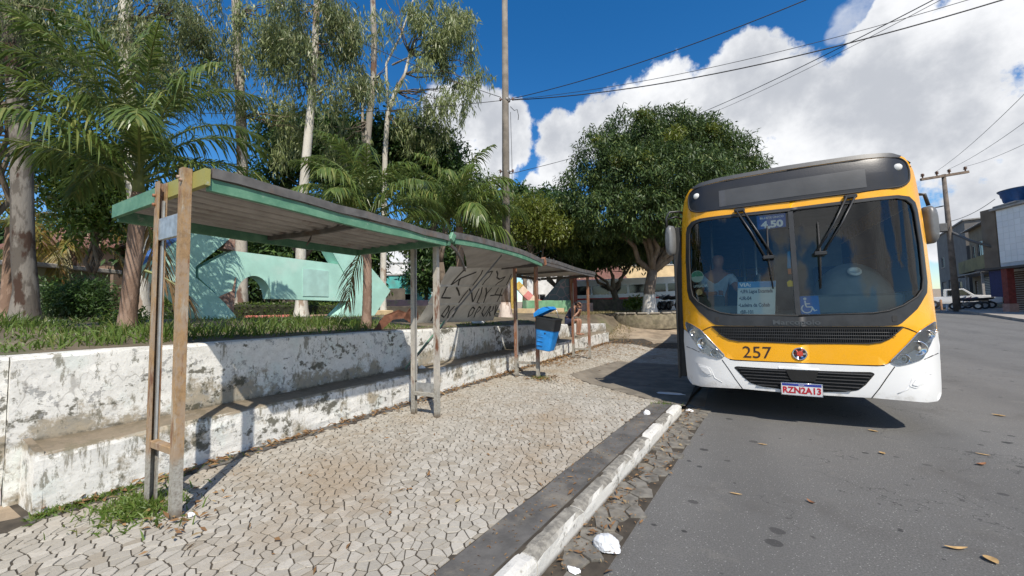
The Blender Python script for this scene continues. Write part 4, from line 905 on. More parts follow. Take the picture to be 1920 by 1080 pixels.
# wipers: a pair of arms from above the glass carrying an upright blade
for s, x0 in ((-1, -.60), (1, .58)):
    e = (-.275, 2.135) if s < 0 else (.265, 2.14); q = (-.04 if s < 0 else .035)
    a0 = (x0, 2.825); a1 = (x0+.07*(1 if s > 0 else 1), 2.815)
    b = MB(); 
    def P3(x, z, o): return (x+BX, bus_y(x, z)-o, z)
    b.box(P3(x0+.03, 2.825, .03), (.13, .05, .05), .012); b.tube([P3(a0[0]-.01, a0[1], .055), P3((a0[0]+e[0])/2-.01, (a0[1]+e[1])/2, .075), P3(e[0]-.04, e[1]+.02, .05)], .0115, 6); b.tube([P3(a1[0], a1[1], .055), P3((a1[0]+e[0])/2+.03, (a1[1]+e[1])/2, .075), P3(e[0]+.045, e[1]+.03, .05)], .0115, 6)
    b.box(P3(e[0], e[1]+.0, .05), (.13, .04, .05), .01)
    wp = b.build('wiper', M_BBLK, bus); t0, t1 = ((-.265, 2.56), (-.245, 1.72)) if s < 0 else ((.27, 2.545), (.245, 1.70))
    b = MB(); b.tube([P3(t0[0], t0[1], .02), P3(e[0], e[1], .032), P3(t1[0], t1[1], .02)], [.008, .016, .008], 6); b.build('wiper_blade', M_RUB, wp)
# signs behind the glass (just inside it)
M_SBLUE = simple('sign_blue', (.012, .10, .42), .5, var=.06); M_PAPER = simple('sign_paper', (.62, .70, .72), .6, var=.05); M_PBLUE = simple('paper_blue', (.10, .33, .62), .6, var=.05); M_PWHITE = simple('print_white', (.85, .85, .85), .6, var=.03); M_PINK = simple('print_grey', (.14, .17, .20), .6, var=.03)
fs_ = patch('fare_sign', [(-.37, 2.53), (-.055, 2.53), (-.05, 2.715), (-.375, 2.72)], -.012, .002, M_SBLUE)
front_text('fare_lettering', '4,50', .125, -.205, 2.583, M_PWHITE, -.0105, fs_, bold=.006, sx=1.12); front_text('fare_lettering', 'BILHETE ÚNICO', .037, -.205, 2.678, M_PWHITE, -.0105, fs_, bold=.001, sx=1.0)
rs = patch('route_sign', [(-.665, 1.375), (-.24, 1.375), (-.205, 1.825), (-.635, 1.83)], -.012, .002, M_PAPER); patch('route_header', [(-.64, 1.745), (-.215, 1.745), (-.207, 1.823), (-.634, 1.828)], -.0115, 0, M_PBLUE, rs)
front_text('route_lettering', 'VIA:', .066, -.55, 1.785, M_PWHITE, -.0105, rs, bold=.002, sx=1.15)
for k, (t_, cx_) in enumerate((('•UPA Lagoa Encantada', -.44), ('•UR-04', -.57), ('•Ladeira da Cohab', -.475), ('•BR-101', -.56))):
    front_text('route_lettering', t_, .066, cx_+.01, 1.695-.092*k, M_PINK, -.0105, rs, bold=.0025, sx=.60 if k == 0 else .72)
ac = patch('access_sign', [(.005, 1.385), (.225, 1.385), (.22, 1.615), (.0, 1.61)], -.012, .002, simple('access_blue', (.0, .16, .55), .5, var=.05))
def stroke2(pts, w, name, m, parent, off):
    b = MB(); L = []
    for i, (x, z) in enumerate(pts):
        a = pts[max(0, i-1)]; c = pts[min(len(pts)-1, i+1)]; dx, dz = c[0]-a[0], c[1]-a[1]; l = math.hypot(dx, dz) or 1; nx, nz = -dz/l*w/2, dx/l*w/2
        for q in (1, -1): L.append((x+q*nx+BX, bus_y(x+q*nx, z+q*nz)-off, z+q*nz))
    b.add(L, [(2*i, 2*i+1, 2*i+3, 2*i+2) for i in range(len(pts)-1)]); return b.build(name, m, parent)
ax_, az_ = .10, 1.455
stroke2([(ax_-.005+.052*math.cos(a), az_+.052*math.sin(a)) for a in np.linspace(2.2, 2*PI+.1, 26)], .014, 'wheelchair_symbol', M_PWHITE, ac, -.0105)
stroke2([(ax_-.018, 1.555), (ax_-.014, 1.50), (ax_-.006, 1.475), (ax_+.03, 1.475), (ax_+.048, 1.475), (ax_+.072, 1.425), (ax_+.095, 1.438)], .016, 'wheelchair_symbol', M_PWHITE, ac, -.0105); stroke2([(ax_-.012, 1.515), (ax_+.03, 1.515)], .012, 'wheelchair_symbol', M_PWHITE, ac, -.0105)
stroke2([(ax_-.018+.008*math.cos(a), 1.578+.008*math.sin(a)) for a in np.linspace(0, 2*PI, 14)], .018, 'wheelchair_symbol', M_PWHITE, ac, -.0105)
def disc(cx, cz, r, n=20): return [(cx+r*math.cos(2*PI*k/n), cz+r*math.sin(2*PI*k/n)) for k in range(n)]
st_ = patch('round_sticker', disc(-1.14, 1.945, .088), -.012, .002, simple('sticker_white', (.55, .68, .62), .5)); patch('sticker_band', [(-1.14+.078*math.cos(a), 1.945+.078*math.sin(a)) for a in np.linspace(.0, PI, 14)], -.0112, 0, simple('sticker_green', (.06, .36, .24), .5), st_); front_text('sticker_lettering', 'UTEADA', .048, -1.10, 1.80, M_PAPER, -.0105, st_, bold=.002)
patch('small_sticker', disc(-1.12, 1.715, .045, 14), -.012, .002, simple('sticker_tan', (.50, .36, .16), .5)); patch('pennant', [(-.075, 1.98), (-.035, 1.98), (-.03, 2.2), (-.06, 2.2)], -.012, .002, simple('pennant_blue', (.02, .25, .50), .6)); patch('pennant', [(-.07, 1.90), (-.035, 1.90), (-.035, 1.97), (-.072, 1.97)], -.012, .002, simple('pennant_orange', (.6, .2, .06), .6)); patch('pennant', rnd([(-.085, 1.74), (-.025, 1.74), (-.02, 1.80), (-.055, 1.83), (-.09, 1.80)], .01, 2), -.012, .002, simple('pennant_yellow', (.68, .50, .02), .6))

# ---- body shell behind the front
def ring(y): 
    zs = [.42, .6, 1.15, 1.7, 2.3, 2.8, 3.1, 3.3, 3.40, 3.45]
    return [(hw(z), z) for z in zs]
YA = 6.60
def side_panel(name, s, ya, yb, z0, z1, m, th=.05):
    zs = sorted(set([z0, z1]+[z for z in _hz if z0 < z < z1])); V = []; n = len(zs)
    for y in (ya, yb):
        for z in zs: V.append((BX+s*hw(z), y, z))
        for z in zs: V.append((BX+s*(hw(z)-th), y, z))
    F = []; k = 2*n
    for i in range(n-1): F += [(i, i+1, k+i+1, k+i), (n+i, k+n+i, k+n+i+1, n+i+1), (i, n+i, n+i+1, i+1), (k+i, k+i+1, k+n+i+1, k+n+i)]
    F += [(0, k, k+n, n), (n-1, 2*n-1, k+2*n-1, k+n-1)]
    b = MB(); b.add(V, F); return b.build(name, m, bus)
for s in (1, -1):
    y0 = YA if s > 0 else 7.75
    # wheel arches break the skirt
    for a, c in ((y0, 8.35), (9.6, 14.2), (15.45, BREAR)): 
        if c > a: side_panel('skirt', s, a, c, .42, 1.15, M_WHITE)
    for a, c in ((8.35, 9.6), (14.2, 15.45)): side_panel('wheel_arch', s, a, c, 1.02, 1.15, M_RUB)
    side_panel('side_panel', s, y0, BREAR, 1.152, 1.66, M_YEL); side_panel('cant_rail', s, YA, BREAR, 2.74, 3.22, M_YEL)
    yy = y0
    while yy < BREAR-.3:
        ye = min(yy+1.42, BREAR-.08); side_panel('window_pillar', s, yy, yy+.07, 1.662, 2.738, M_BBLK); side_panel('side_window', s, yy+.072, ye-.002, 1.662, 2.738, M_SIDEGL, .012); yy = ye
    side_panel('window_pillar', s, BREAR-.08, BREAR, 1.662, 2.738, M_BBLK)
    for wy in (8.97, 14.82):
        b = MB(); b.lathe([(.30, -.13), (.46, -.14), (.5, -.10), (.5, .10), (.46, .14), (.30, .13)], (BX+s*1.18, wy, .5+hill(wy)*.6), 28, 'x'); wh = b.build('wheel', M_RUB, bus)
        b = MB(); b.lathe([(0, .02), (.10, .03), (.12, .09), (.2, .10), (.29, .13), (.305, .13), (.305, -.1)], (0, 0, 0), 24, 'x'); 
        b.v = [(BX+s*(1.18+v[0]*1.02), wy+v[1], .5+hill(wy)*.6+v[2]) for v in b.v]; b.build('rim', simple('steel_rim', (.5, .5, .5), .5, .3), wh)
side_panel('side_panel', -1, YA, YA+.08, .42, 2.74, M_YEL)
# roof with rounded shoulders
V = []; zr = [3.30, 3.40, 3.45]; prof = [(hw(3.22), 3.22), (hw(3.30), 3.30), (1.0, 3.345), (.5, 3.365), (0, 3.37)]; prof = prof+[(-x, z) for x, z in reversed(prof[:-1])]; ysr = [6.30, 6.6, 7.2, 12, BREAR]
for y in ysr:
    for x, z in prof: V.append((BX+x, (y if y > 6.5 else bus_y(min(abs(x), 1.2), z)+.03), z-(0 if y > 6.5 else .012)))
    
n = len(prof); F = [(j*n+i, j*n+i+1, (j+1)*n+i+1, (j+1)*n+i) for j in range(len(ysr)-1) for i in range(n-1)]; k = len(V); V += [(a, c, z-.05) for a, c, z in V]; F += [tuple(k+q for q in reversed(f)) for f in F]
np_mesh('roof', V, F, M_ROOFC, bus)
b = MB(); b.box((BX, 10.6, 3.40), (1.3, 1.6, .09), .03); b.box((BX, 14, 3.40), (.7, .7, .07), .02); b.build('roof_hatch', M_ROOFC, bus)
b = MB(); b.box((BX, BREAR+.02, 1.88), (2.6, .06, 2.9), .02); b.build('rear_panel', M_YEL, bus)
b = MB(); b.box((BX, 11.9, .60), (2.5, 10.8, .10)); b.box((BX, 11.9, .48), (1.0, 10.4, .14)); b.build('chassis', M_UNDER, bus)
b = MB(); b.box((BX, 12.0, .98), (2.58, 10.3, .04)); b.box((BX+.1, 6.62, .80), (2.1, .06, .36)); b.build('floor', M_TRIM, bus)
b = MB(); b.box((BX, 12.0, 2.95), (2.5, 10.4, .03)); b.build('ceiling', M_TRIM, bus)
# front corner fairings between the nose and the sides
for s in (1, -1):
    V = []; zs = np.linspace(1.18, 3.20, 14)
    for z in zs: h = hw(z); V += [(BX+s*(h-.014), bus_y(h-.012, z)-.002, z), (BX+s*(h-.002), min(YA-.03, bus_y(h, z)+.03), z), (BX+s*h, YA+.01, z)]
    F = [(3*j+k, 3*j+k+1, 3*j+4+k, 3*j+3+k) for j in range(len(zs)-1) for k in range(2)]; np_mesh('corner_post', V, F, M_YEL, bus, smooth=True)
    V = []; zs = np.linspace(.42, 1.17, 6)
    for z in zs: h = hw(z); V += [(BX+s*(h+.0), bus_y(h, z)-.012, z), (BX+s*(h+.004), bus_y(h, z)+.06, z), (BX+s*(h+.002), YA+.01, z)]
    np_mesh('bumper_return', V, F[:2*(len(zs)-1)], M_WHITE, bus, smooth=True)
# open door leaf standing off the side, and the dark doorway
b = MB(); b.box((BX-1.455, 7.05, 1.60), (.035, 1.22, 2.35), .01); b.build('door', M_BBLK, bus)
b = MB(); b.box((BX-1.41, 6.5, 1.6), (.11, .05, 2.3), .01); b.build('door_edge', M_RUB, bus)
# mirrors
def mir(s):
    h = MB(); x0 = s*1.30
    if s < 0:
        h.tube([(BX-1.27, 6.62, 2.95), (BX-1.36, 6.50, 3.0), (BX-1.50, 6.40, 2.985), (BX-1.545, 6.38, 2.90), (BX-1.54, 6.38, 2.70)], .017, 8); h.tube([(BX-1.30, 6.62, 2.88), (BX-1.42, 6.48, 2.92), (BX-1.52, 6.41, 2.88)], .013, 8)
        c = Vector((BX-1.505, 6.40, 2.54)); rr = .06
    else:
        h.tube([(BX+1.33, 6.62, 2.86), (BX+1.42, 6.60, 2.84), (BX+1.455, 6.62, 2.70)], .02, 8); c = Vector((BX+1.455, 6.62, 2.46)); rr = .062
    mo = h.build('mirror_arm', M_BBLK, bus); b = MB(); R = Matrix.Rotation(s*.5, 3, 'Z')
    V = []; n = 20
    for dy, k in ((-.07, .55), (-.055, .85), (-.02, 1.0), (.05, 1.0), (.07, .95)):
        for q in range(n):
            a = 2*PI*q/n; x = math.copysign(abs(math.cos(a))**.7, math.cos(a))*rr*k; z = math.copysign(abs(math.sin(a))**.7, math.sin(a))*.235*k; V.append(tuple(c+R @ Vector((x, dy, z))))
    F = [(j*n+q, j*n+(q+1) % n, (j+1)*n+(q+1) % n, (j+1)*n+q) for j in range(4) for q in range(n)]+[tuple(range(n-1, -1, -1)), tuple(4*n+q for q in range(n))]
    np_mesh('mirror_head', V, F, simple('mirror_shell_grey', (.15, .155, .16) if s < 0 else (.13, .135, .14), .4), mo, smooth=[True]*(4*n)+[False]*2)
mir(-1); mir(1)
# ---- inside
b = MB(); b.box((BX, 6.62, 1.30), (2.3, .42, .26), .04); b.build('dashboard', M_DASH, bus)
def hump():
    V = []; n = 13; prof = [(0, 1.58), (.10, 1.74), (.22, 1.92), (.42, 2.06), (.62, 2.04), (.72, 1.8), (.72, 1.42)]
    for i in range(n):
        t = i/(n-1); x = .30+.82*t; e = min(1, math.sin(PI*min(1, max(0, t)))**.45)
        for y, z in prof: V.append((BX+x, 6.40+y, 1.42+(z-1.42)*(.25+.75*e)))
    m = len(prof); F = [(j*m+k, j*m+k+1, (j+1)*m+k+1, (j+1)*m+k) for j in range(n-1) for k in range(m-1)]
    o = np_mesh('dash_cowl', V, F, simple('cowl_grey', (.22, .25, .245), .3, var=.1), bus, smooth=True)
    b = MB(); b.lathe([(.075, .0), (.07, .02), (.05, .024), (.045, .01), (.0, .01)], (BX+.70, 6.575, 1.925), 18, 'z', rot=Matrix.Rotation(math.radians(48), 3, 'X')); b.build('dash_vent', simple('vent_pale', (.6, .63, .6), .4), o)
hump()
b = MB(); b.box((BX+.56, 6.42, 1.50), (1.10, .10, .26), .03); b.box((BX-.62, 6.45, 1.45), (.9, .10, .12), .02); b.build('dash_shelf', M_DASH, bus)
b = MB(); Rw = Matrix.Rotation(math.radians(-58), 3, 'X')
b.tube([tuple(Vector((BX+.78, 7.25, 1.72))+Rw @ Vector((.23*math.cos(a), .23*math.sin(a), 0))) for a in np.linspace(0, 2*PI, 25)], .016, 8); 
for a in (.5, 2.6, 4.7): b.tube([tuple(Vector((BX+.78, 7.25, 1.72))), tuple(Vector((BX+.78, 7.25, 1.72))+Rw @ Vector((.22*math.cos(a), .22*math.sin(a), 0)))], .014, 6)
b.tube([(BX+.78, 7.25, 1.72), (BX+.78, 7.0, 1.30)], .03, 8); b.build('steering_wheel', M_BBLK, bus)
def bus_seat(x, y, w=.86):
    b = MB(); b.box((x, y, 1.42), (w, .42, .10), .03); b.box((x, y+.22, 1.78), (w, .09, .70), .03); b.box((x, y+.05, 1.18), (.5, .08, .40)); b.build('seat', M_SEAT, bus)
bus_seat(BX+.76, 7.85, .5)
for k in range(8):
    for s in (-1, 1): bus_seat(BX+s*.80, 9.3+.85*k)
for (x, y) in ((-.95, 7.15), (-.30, 7.9), (.42, 8.2), (-.42, 9.4), (.42, 10.4), (-.42, 12)):
    b = MB(); b.tube([(BX+x, y, 1.0), (BX+x, y, 2.93)], .017, 8); b.build('grab_pole', simple('grab_pole_steel', (.5, .52, .5), .3, .6), bus)
b = MB(); b.box((BX-.32, 7.55, 1.5), (.05, .9, 1.0), .01); b.box((BX+.45, 8.2, 1.95), (.95, .04, 1.8), .01); b.build('partition', M_TRIM, bus)
b = MB(); b.box((BX-1.0, 6.95, 1.42), (.40, .05, .5), .03); b.build('door_panel', M_TRIM, bus)
def boarder():
    x0, y0, z0 = BX-.92, 7.05, .98
    p = thing('person', 'person in a light blue shirt reaching forward behind the bus windscreen', 'person', (x0, y0, z0))
    J = {'pelvis': ((x0, y0+.1, z0+.55), .13), 'belly': ((x0, y0+.08, z0+.72), .13), 'chest': ((x0+.02, y0+.02, z0+.95), (.17, .12)), 'neck': ((x0+.04, y0-.02, z0+1.12), .055), 'chin': ((x0+.05, y0-.06, z0+1.17), .07), 'head': ((x0+.05, y0-.03, z0+1.27), .10), 'crown': ((x0+.05, y0-.01, z0+1.35), .075)}
    B = [('pelvis', 'belly'), ('belly', 'chest'), ('chest', 'neck'), ('neck', 'chin'), ('chin', 'head'), ('head', 'crown')]
    for s, k in ((-1, 'a'), (1, 'b')):
        J.update({'hip'+k: ((x0+s*.10, y0+.1, z0+.48), .095), 'knee'+k: ((x0+s*.12, y0-.20, z0+.45), .07), 'ankle'+k: ((x0+s*.12, y0-.15, z0+.09), .045), 'toe'+k: ((x0+s*.13, y0-.32, z0+.05), .035), 'sh'+k: ((x0+.02+s*.2, y0+.02, z0+.98), .062)})
        B += [('pelvis', 'hip'+k), ('hip'+k, 'knee'+k), ('knee'+k, 'ankle'+k), ('ankle'+k, 'toe'+k), ('chest', 'sh'+k)]
    J.update({'ela': ((x0-.22, y0-.10, z0+.74), .048), 'wra': ((x0-.05, y0-.28, z0+.72), .034), 'haa': ((x0+.02, y0-.33, z0+.73), .040), 'elb': ((x0+.30, y0-.12, z0+.78), .048), 'wrb': ((x0+.44, y0-.30, z0+.70), .034), 'hab': ((x0+.52, y0-.33, z0+.70), .040)})
    B += [('sha', 'ela'), ('ela', 'wra'), ('wra', 'haa'), ('shb', 'elb'), ('elb', 'wrb'), ('wrb', 'hab')]
    skin_body('body', J, B, M_SKIN, p)
    T = {k: (J[k][0], (J[k][1] if not isinstance(J[k][1], tuple) else J[k][1][0])+.02) for k in ('pelvis', 'belly', 'chest', 'sha', 'shb')}; T['ea'] = (tuple(np.array(J['ela'][0])*.6+np.array(J['sha'][0])*.4), .07); T['eb'] = (tuple(np.array(J['elb'][0])*.6+np.array(J['shb'][0])*.4), .07)
    skin_body('shirt', T, [('pelvis', 'belly'), ('belly', 'chest'), ('chest', 'sha'), ('chest', 'shb'), ('sha', 'ea'), ('shb', 'eb')], M_LBLUE, p)
    hd = np.array(J['head'][0]); skin_body('hair', {'a': (tuple(hd+(0, .01, .065)), .10), 'b': (tuple(hd+(0, .06, .0)), .09)}, [('a', 'b')], M_HAIR, p)
    h = np.array(J['hab'][0])
    for q in range(5):
        b = MB(); o = h+(.02, -.02, .03-.014*q); b.tube([o, o+(.035, -.02, 0), o+(.06, -.02, -.01)], [.009, .009, .007], 6); b.build('finger', M_SKIN, p)
    for q in range(5):
        b = MB(); o = np.array(J['haa'][0])+(.02, -.02, .03-.014*q); b.tube([o, o+(.035, -.02, 0), o+(.06, -.02, -.01)], [.009, .009, .007], 6); b.build('finger', M_SKIN, p)
boarder()
# ------------------------------------------------------------------ trees and plants
def bark(name, a, b, c=None, white_z=None, scale=3.0, pale=.52):
    t = NT(name); n = t.noise(scale, 7, .6, stretch=(1, 1, .35)); f = t.noise(30, 6, .7, stretch=(1, 1, .25))
    col = t.mix(t.rng(n, pale-.03, pale+.03), a, b)
    if c: col = t.mix(t.rng(t.noise(scale*.7, 6, .6, stretch=(1, 1, .4), loc=(4, 4, 2)), .55, .60), col, c)
    col = t.mix(t.rng(f, .55, .75, 0, .6), col, tuple(x*.5 for x in a))
    if white_z: col = t.mix(t.rng(t.mth('ADD', t.xyz(2), t.mth('MULTIPLY', t.mth('SUBTRACT', n, .5), .3)), white_z-.05, white_z+.05, .9, 0), col, t.mix(t.rng(f, .4, .7), (.72, .70, .66), (.5, .48, .44)))
    return t.fin(col, .88, 0, .25, t.mth('ADD', n, f), .6, .02)
M_EUC = bark('patchy_eucalypt_bark', (.30, .27, .23), (.44, .40, .34), (.155, .095, .07)); M_EUCW = bark('pale_eucalypt_bark', (.50, .47, .41), (.60, .57, .51), (.33, .25, .19)); M_BRK = bark('brown_bark', (.13, .10, .075), (.18, .15, .115)); M_PALMB = bark('palm_bark', (.22, .145, .105), (.29, .20, .15), scale=8)
M_MANGOB = bark('limed_mango_bark', (.17, .135, .11), (.23, .19, .155), white_z=1.15)
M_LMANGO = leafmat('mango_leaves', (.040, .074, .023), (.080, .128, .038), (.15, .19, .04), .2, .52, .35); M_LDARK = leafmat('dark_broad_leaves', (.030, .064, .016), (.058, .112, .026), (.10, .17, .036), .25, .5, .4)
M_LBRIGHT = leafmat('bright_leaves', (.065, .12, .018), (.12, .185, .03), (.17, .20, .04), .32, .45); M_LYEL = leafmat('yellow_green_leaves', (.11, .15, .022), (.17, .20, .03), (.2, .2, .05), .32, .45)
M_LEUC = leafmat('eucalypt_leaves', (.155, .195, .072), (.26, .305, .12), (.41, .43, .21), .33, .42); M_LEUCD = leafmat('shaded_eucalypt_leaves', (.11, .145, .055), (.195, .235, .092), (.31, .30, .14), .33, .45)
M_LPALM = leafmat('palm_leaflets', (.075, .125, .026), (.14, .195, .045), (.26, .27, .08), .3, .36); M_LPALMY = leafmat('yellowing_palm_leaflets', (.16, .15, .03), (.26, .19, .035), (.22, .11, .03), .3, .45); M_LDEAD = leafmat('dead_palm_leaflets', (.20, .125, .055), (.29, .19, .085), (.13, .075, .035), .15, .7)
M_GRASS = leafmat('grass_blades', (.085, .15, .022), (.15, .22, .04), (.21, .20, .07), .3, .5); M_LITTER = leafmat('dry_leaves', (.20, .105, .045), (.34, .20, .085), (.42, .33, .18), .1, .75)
def unit(a): return a/np.maximum(np.linalg.norm(a, axis=-1, keepdims=True), 1e-9)
def rand_dir(n): return unit(RNG.normal(size=(n, 3)))
def leaf_mesh(name, P, D, Nn, L, W, m, parent=None, fold=0.0, kind='stuff'):
    n = len(P); D = unit(D); Sd = unit(np.cross(D, Nn)); Nn = unit(np.cross(Sd, D)); L = np.broadcast_to(L, n)[:, None]; W = np.broadcast_to(W, n)[:, None]
    V = np.stack([P, P+D*L*.42+Sd*W*.5+Nn*W*fold, P+D*L-Nn*L*.06, P+D*L*.42-Sd*W*.5+Nn*W*fold], 1).reshape(-1, 3)
    F = np.arange(4*n).reshape(n, 4); return tag(np_mesh(name, V, F, m, parent), kind=kind)
def canopy(name, lobes, nclump, nleaf, L, W, m, parent, droop=.5, hollow=.55, clump=.45, seed=1):
    """whorls of leaves set on the twig ends of a crown made of several lobes"""
    R = np.random.default_rng(seed); vol = np.array([l[1]*l[2]*l[3] for l in lobes])**(2/3); k = R.choice(len(lobes), nclump, p=vol/vol.sum())
    c = np.array([l[0] for l in lobes])[k]; r = np.array([l[1:4] for l in lobes])[k]; d = unit(R.normal(size=(nclump, 3))); rad = hollow+(1-hollow)*R.random((nclump, 1))**.6
    cp = c+d*r*rad*(1+.07*np.clip(R.normal(size=(nclump, 1)), -1.5, 1.2)); out = unit(d/r)
    P = np.repeat(cp, nleaf, 0)+np.clip(R.normal(size=(nclump*nleaf, 3)), -1.7, 1.7)*clump*np.array([1, 1, .7]); O = np.repeat(out, nleaf, 0)
    D = unit(O*.5+R.normal(size=P.shape)*.75+np.array([0, 0, -droop])); Nn = unit(O*.4+R.normal(size=P.shape)*.5+np.array([0, 0, .9]))
    return leaf_mesh(name, P, D, Nn, L*(.65+.7*R.random(len(P))), W*(.7+.6*R.random(len(P))), m, parent)
def limb(b, a, c, r0, r1, wob=.1, n=6, seed=0, sides=8):
    R = random.Random(seed); a = Vector([float(x) for x in a]); c = Vector([float(x) for x in c]); L = (c-a).length; pts = []
    for i in range(n+1):
        t = i/n; p = a.lerp(c, t); 
        if 0 < i < n: p += Vector((R.uniform(-1, 1), R.uniform(-1, 1), R.uniform(-.5, .5)))*wob*L*.35
        pts.append(p)
    b.tube(pts, [r0+(r1-r0)*(i/n)**.8 for i in range(n+1)], sides); return pts
def flare(b, base, r, h=.5, sides=12, k=1.55, upper=(), ur=()):
    z = lambda q: Vector(base)+Vector((0, 0, q)); b.tube([z(-.2), z(0), z(h*.4), z(h)]+list(upper), [r*k*1.1, r*k, r*1.18, r]+list(ur), sides)

# ---- tall eucalypts of the square
def euc_sprays(name, regions, d, m, parent, dens=1.0, seed=3, L=.21, depth=1.2):
    """hanging sprays of narrow leaves; each region is a bearing, a spread and a distance"""
    R = np.random.default_rng(seed); PP = []; DD = []
    for (px, py, rx, ry, k) in regions:
        c = at(px, py, d); sx, sy = rx/722*d, ry/722*d; ns = max(6, int(rx*ry/(29)*dens*k))
        nc = max(4, int(rx*ry/420)); cc = R.normal(size=(nc, 3)); cc = unit(cc)*R.random((nc, 1))**.40; o = cc[R.integers(0, nc, ns)]+R.normal(size=(ns, 3))*np.array([10/rx, 9/ry, .18]); pos = c+CR*o[:, :1]*sx+np.array([0, 0, 1.])*o[:, 1:2]*sy+CF*o[:, 2:]*depth
        nl = 17; ln = .35+.60*R.random((ns, 1)); t = R.random((ns, nl)); sw = R.normal(size=(ns, 3))*.16; drop = np.stack([sw[:, 0], sw[:, 1], -np.ones(ns)], 1)
        P = pos[:, None, :]+drop[:, None, :]*(t*ln)[..., None]+R.normal(size=(ns, nl, 3))*np.array([.065, .065, .05]); D = drop[:, None, :]*.9+R.normal(size=P.shape)*.34
        PP.append(P.reshape(-1, 3)); DD.append(D.reshape(-1, 3))
    P = np.concatenate(PP); D = np.concatenate(DD); n = len(P); k = d/12
    return leaf_mesh(name, P, D, R.normal(size=(n, 3)), L*k*(.7+.6*R.random(n)), .031*k*(.8+.5*R.random(n)), m, parent)
def euc(label, base, pts, r0, r1, d, regions, m=None, lm=None, limbs=(), dens=1.0, seed=1, fl=1.5):
    m = m or M_EUC; bz = Vector([float(x) for x in base]); t = thing('eucalyptus_tree', label, 'tree', bz, 'eucalyptus trees of the square')
    P = [Vector([float(q) for q in at(x, y, d)]) for x, y in pts]; b = MB(); rs = np.linspace(r0, r1, len(P)+1); flare(b, bz, r0, .7, 14, fl, P, list(rs[1:])); b.build('trunk', m, t)
    for q, (pl, ra, rb_) in enumerate(limbs):
        b = MB(); L = [Vector([float(z) for z in at(x, y, d+dd)]) for x, y, dd in pl]; b.tube(L, list(np.linspace(ra, rb_, len(L))), 7); b.build('limb', m, t)
    # thin twigs carrying the sprays
    R = random.Random(seed); b = MB()
    for (px, py, rx, ry, k) in regions:
        j = min(range(len(pts)), key=lambda i: abs(pts[i][0]-px)+abs(pts[i][1]-py+20)); s = Vector([float(q) for q in at(*pts[j], d)])
        for q in range(3):
            e = Vector([float(z) for z in at(px+R.uniform(-.7, .7)*rx, py+R.uniform(-.8, .3)*ry, d+R.uniform(-.6, .6))]); limb(b, s, e, .035, .008, .22, 6, R.randint(0, 9999), 5)
    tw = b.build('twigs', M_BRK, t); tag(tw, kind='stuff')
    if regions: euc_sprays('crown', regions, d, lm or M_LEUC, t, dens, seed)
    return t
PZ = 1.32
def gp(px, d, z=None):
    p = at(px, 600, d); return (p[0], p[1], plaza_z(p[0], p[1]) if z is None else z)
euc('thick eucalyptus trunk with peeling grey bark at the far left of the square', gp(46, 8.0), [(43, 470), (42, 380), (41, 290), (33, 180), (24, 90), (18, 0), (10, -150)], .18, .12, 8.0,
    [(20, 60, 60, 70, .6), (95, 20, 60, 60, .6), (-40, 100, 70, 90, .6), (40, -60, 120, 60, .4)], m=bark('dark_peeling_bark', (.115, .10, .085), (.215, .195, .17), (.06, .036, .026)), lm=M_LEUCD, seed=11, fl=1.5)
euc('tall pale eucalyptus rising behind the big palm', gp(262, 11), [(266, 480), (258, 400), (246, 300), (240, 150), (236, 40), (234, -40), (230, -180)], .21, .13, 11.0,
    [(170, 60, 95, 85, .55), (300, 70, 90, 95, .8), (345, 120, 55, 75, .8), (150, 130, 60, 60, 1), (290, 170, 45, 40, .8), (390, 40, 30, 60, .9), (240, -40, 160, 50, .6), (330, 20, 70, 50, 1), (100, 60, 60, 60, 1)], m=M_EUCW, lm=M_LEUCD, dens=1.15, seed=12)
euc('eucalyptus standing behind the left end of the mint sculpture', gp(452, 13), [(452, 450), (455, 330), (452, 220), (447, 120), (443, 30), (438, -120)], .19, .11, 13.0,
    [(500, 90, 45, 85, 1), (512, 210, 48, 60, 1), (475, 40, 40, 55, .9), (430, 150, 26, 50, .5), (545, 250, 32, 40, .8), (505, 10, 60, 40, 1)], lm=M_LEUC, seed=13)
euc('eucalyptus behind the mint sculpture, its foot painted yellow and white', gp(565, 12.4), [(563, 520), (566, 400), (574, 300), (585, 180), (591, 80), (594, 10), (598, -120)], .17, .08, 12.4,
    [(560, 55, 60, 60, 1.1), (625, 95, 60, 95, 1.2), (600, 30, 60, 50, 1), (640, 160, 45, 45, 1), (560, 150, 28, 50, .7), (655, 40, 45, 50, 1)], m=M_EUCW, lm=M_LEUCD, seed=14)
euc('slim eucalyptus with peeling upper trunk behind the second palm', gp(683, 15), [(682, 420), (684, 320), (692, 230), (700, 150), (702, 70), (699, 0), (697, -120)], .15, .09, 15.0,
    [(705, 150, 30, 34, .8), (660, 260, 45, 40, .9), (690, 60, 30, 60, .5), (630, 250, 30, 30, .7)], lm=M_LEUC, limbs=[([(682, 330, 0), (680, 220, .1), (676, 130, .2)], .07, .04)], seed=15)
